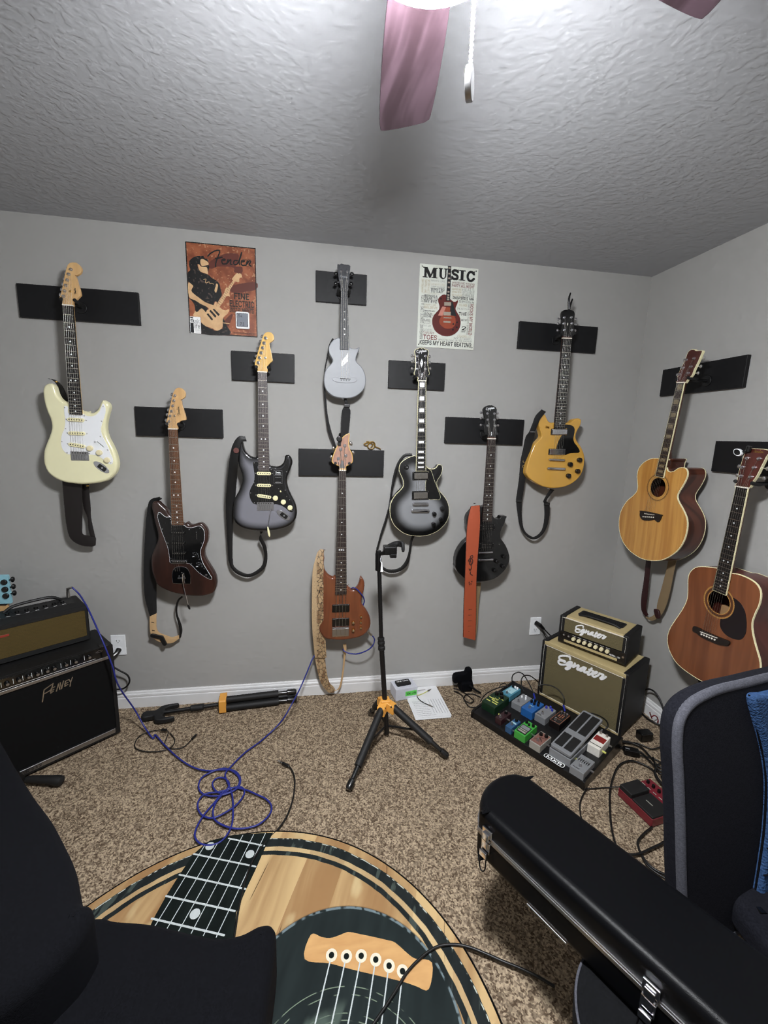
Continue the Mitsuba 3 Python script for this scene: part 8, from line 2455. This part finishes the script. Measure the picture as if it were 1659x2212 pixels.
# grey welt along the rim, built as a roll that follows the outline
oc = smooth_closed(ol, 5)
pin = Polygon(oc).buffer(-0.006)
rim = np.array(Polygon(oc).buffer(-0.010).exterior.coords)
add(cr + '__welt', mapped(tube(np.c_[resample(rim, 0.012), np.full(len(resample(rim, 0.012)), -0.012)], 0.0125, 10), chair_map), 'fabric_grey_trim', True)
bl_ = np.array([[0.262, -0.010], [0.317, -0.014], [0.40, -0.022], [0.48, -0.03], [0.53, -0.06], [0.545, -0.19], [0.54, -0.35], [0.52, -0.55], [0.50, -0.70], [0.40, -0.73], [0.285, -0.70], [0.300, -0.610], [0.322, -0.52], [0.342, -0.42], [0.348, -0.300], [0.336, -0.220], [0.314, -0.150], [0.285, -0.08]])
bo = smooth_closed(bl_, 5)
add(cr + '__blue_panel', mapped(slab(bo, -0.004, 0.020, 0, 0.012, 4), chair_map), 'fabric_blue')
for y in (-0.46, -0.535, -0.61):
    q = np.array([[0.325 - (-y - 0.46) * 0.18, y, 0.0205], [0.42, y - 0.03, 0.0205], [0.52, y - 0.035, 0.0205]])
    add(cr + '__blue_panel__quilt_seam', mapped(tube(smooth_open(q, 5), 0.0022, 6), chair_map), 'fabric_charcoal', True)
edge_ = np.array([[0.264, -0.008], [0.290, -0.08], [0.316, -0.154], [0.338, -0.22], [0.348, -0.30], [0.342, -0.42], [0.322, -0.52], [0.300, -0.61], [0.285, -0.655]])
add(cr + '__seam', mapped(tube(np.c_[smooth_open(edge_, 5), np.full(len(smooth_open(edge_, 5)), 0.004)], 0.003, 8), chair_map), 'fabric_black', True)
seatc = np.array([-0.62, -1.70])
add(cr + '__seat', move(slab(smooth_closed(np.array([[-0.24, -0.22], [0.0, -0.26], [0.24, -0.22], [0.27, 0.0], [0.25, 0.22], [0.0, 0.25], [-0.20, 0.22], [-0.22, 0.0]]), 5), 0.0, 0.075, 0.02, 0.03), [*(seatc + [0.10, -0.02]), 0.20]), 'fabric_charcoal')
add(cr + '__spine', tube([[-0.68, -1.56, 0.26], [-0.66, -1.43, 0.24], [-0.655, -1.40, 0.40]], 0.02, 10), 'black_plastic')
add(cr + '__post', tube([[*seatc, 0.06], [*seatc, 0.21]], 0.025, 14), 'fan_metal')
for i in range(5):
    d = np.array([math.cos(math.radians(40 + 72 * i)), math.sin(math.radians(40 + 72 * i))])
    lk = add(cr + '__leg', tube([[*seatc, 0.085], [*(seatc + d * 0.27), 0.062]], [0.024, 0.016], 10), 'black_plastic')
    add(lk + '__caster', move(trimesh.creation.icosphere(2, 0.026), [*(seatc + d * 0.27), 0.0275]), 'black_rubber', True)

# ---------------------------------------------------------------- black chair on the left
cb = thing('lounge_chair', 'black fabric lounge chair filling the lower left corner', 'chair')


def puff(outline, z0, z1, r, sub=5, seed=0.0, amp=0.006):
    """a stuffed cushion: top triangulated and gently uneven"""
    o = ccw(smooth_closed(outline, sub))
    m = slab(o, z0, z1, r, r, 6, top=False)
    nr = ring_normals(o)
    inner = o - nr * r
    P = Polygon(inner).buffer(0)
    x0, y0, x1, y1 = P.bounds
    gx, gy = np.meshgrid(np.arange(x0, x1, 0.03), np.arange(y0, y1, 0.03))
    from shapely import contains_xy, points, distance
    g = np.c_[gx.ravel(), gy.ravel()]
    g = g[contains_xy(P.buffer(-0.015), g[:, 0], g[:, 1])]
    V = np.vstack([inner, g])
    tri = Delaunay(V).simplices
    tri = tri[contains_xy(P, *V[tri].mean(1).T)]
    a = V[tri]
    fl = np.cross(a[:, 1] - a[:, 0], a[:, 2] - a[:, 0]) < 0
    tri[fl] = tri[fl][:, ::-1]
    d = np.maximum(distance(P.exterior, points(V)), 0)
    z = z1 + amp * 2.5 * (1 - np.exp(-d / 0.06)) + (d > 1e-6) * amp * (meshkit.fbm(np.c_[V * 7, np.full(len(V), seed)], 3, 2) - 0.5) * 3
    t = trimesh.Trimesh(np.c_[V, z], tri, process=False)
    c = trimesh.util.concatenate([m, t])
    c.merge_vertices(digits_vertex=5)
    return c


seat = np.array([[-2.373, -1.448], [-2.308, -1.462], [-2.226, -1.480], [-2.132, -1.512], [-2.082, -1.526], [-2.034, -1.527], [-1.995, -1.515], [-1.966, -1.522], [-1.958, -1.560], [-1.966, -1.70], [-1.975, -1.95], [-2.10, -2.05], [-2.50, -2.05], [-2.75, -1.95], [-2.76, -1.60], [-2.60, -1.45]])
add(cb + '__seat_cushion', puff(seat, 0.305, 0.455, 0.030, seed=1.0), 'fabric_black', 50)
back = np.array([[-3.02, -0.80], [-2.805, -1.013], [-2.701, -1.122], [-2.585, -1.240], [-2.502, -1.319], [-2.433, -1.394], [-2.385, -1.450], [-2.347, -1.507], [-2.330, -1.531], [-2.310, -1.540], [-2.300, -1.567], [-2.318, -1.625], [-2.40, -1.70], [-2.60, -1.72], [-2.85, -1.55], [-3.05, -1.25], [-3.15, -0.95]])
add(cb + '__back_cushion', puff(back, 0.33, 0.600, 0.035, seed=4.0), 'fabric_black', 50)
for x, y in ((-2.08, -1.62), (-2.10, -1.95), (-2.65, -1.90), (-2.75, -1.25)):
    add(cb + '__leg', tube([[x, y, 0.001], [x, y, 0.35]], 0.018, 10), 'black_satin')
fs = thing('stand_foot', 'rounded black foot of a stand on the carpet in front of the large black amplifier', 'stand')
add(fs + '__foot', tube([[-3.09, -0.512, 0.024], [-3.06, -0.517, 0.026], [-2.985, -0.530, 0.026], [-2.965, -0.533, 0.024], [-2.945, -0.536, 0.022], [-2.938, -0.537, 0.020]], [0.014, 0.0155, 0.018, 0.0215, 0.020, 0.010], 14), 'black_rubber')
add(fs + '__post', tube([[-3.10, -0.512, 0.02], [-3.13, -0.55, 0.12], [-3.13, -0.60, 0.30]], 0.012, 10), 'black_satin')

# ---------------------------------------------------------------- light blue head in the far left corner
M('sky_blue', '#8fc4d2', rough=0.35, coat=0.5)
lg_ = thing('leaning_guitar', 'light blue guitar head with black tuners at the left edge, standing behind the amplifiers', 'guitar')
hp = rrect(-3.420, -3.327, 0.662, 0.806, 0.004)
add(lg_ + '__headstock', mapped(slab(hp, 0.094, 0.108, 0.001, 0.001, 2), 'B'), 'sky_blue')
for i, z in enumerate((0.772, 0.736, 0.703)):
    for x, bxx in ((-3.343, -3.312), (-3.398, -3.432)):
        tk = add(lg_ + '__tuner', mapped(cat(slab(circle((x, z), 0.0135, 20), 0.107, 0.116, 0, 0.003)), 'B'), 'black_gloss')
        add(tk + '__button', mapped(tube([[x, z + 0.004, 0.100], [bxx, z + 0.010, 0.100], [bxx + 0.001, z + 0.010, 0.100]], [0.003, 0.004, 0.003], 8), 'B'), 'black_plastic')
        e = trimesh.creation.icosphere(2, 1.0)
        e.vertices = e.vertices * [0.008, 0.0135, 0.011] + [bxx, z + 0.010, 0.100]
        add(tk + '__button', mapped(e, 'B'), 'black_plastic', True)
add(lg_ + '__neck', mapped(bx(-3.398, -3.350, 0.30, 0.665, 0.084, 0.104, 0.004), 'B'), 'maple')
add(lg_ + '__nut', mapped(bx(-3.400, -3.348, 0.655, 0.662, 0.100, 0.110, 0.001), 'B'), 'black_plastic')
lb_ = np.array([[-3.43, 0.36], [-3.40, 0.30], [-3.35, 0.30], [-3.30, 0.36], [-3.29, 0.25], [-3.27, 0.15], [-3.28, 0.05], [-3.33, 0.012], [-3.39, 0.012], [-3.445, 0.05], [-3.45, 0.15], [-3.44, 0.25]])
add(lg_ + '__body', mapped(slab(smooth_closed(lb_, 5), 0.058, 0.098, 0.006, 0.006), 'B'), 'sky_blue')
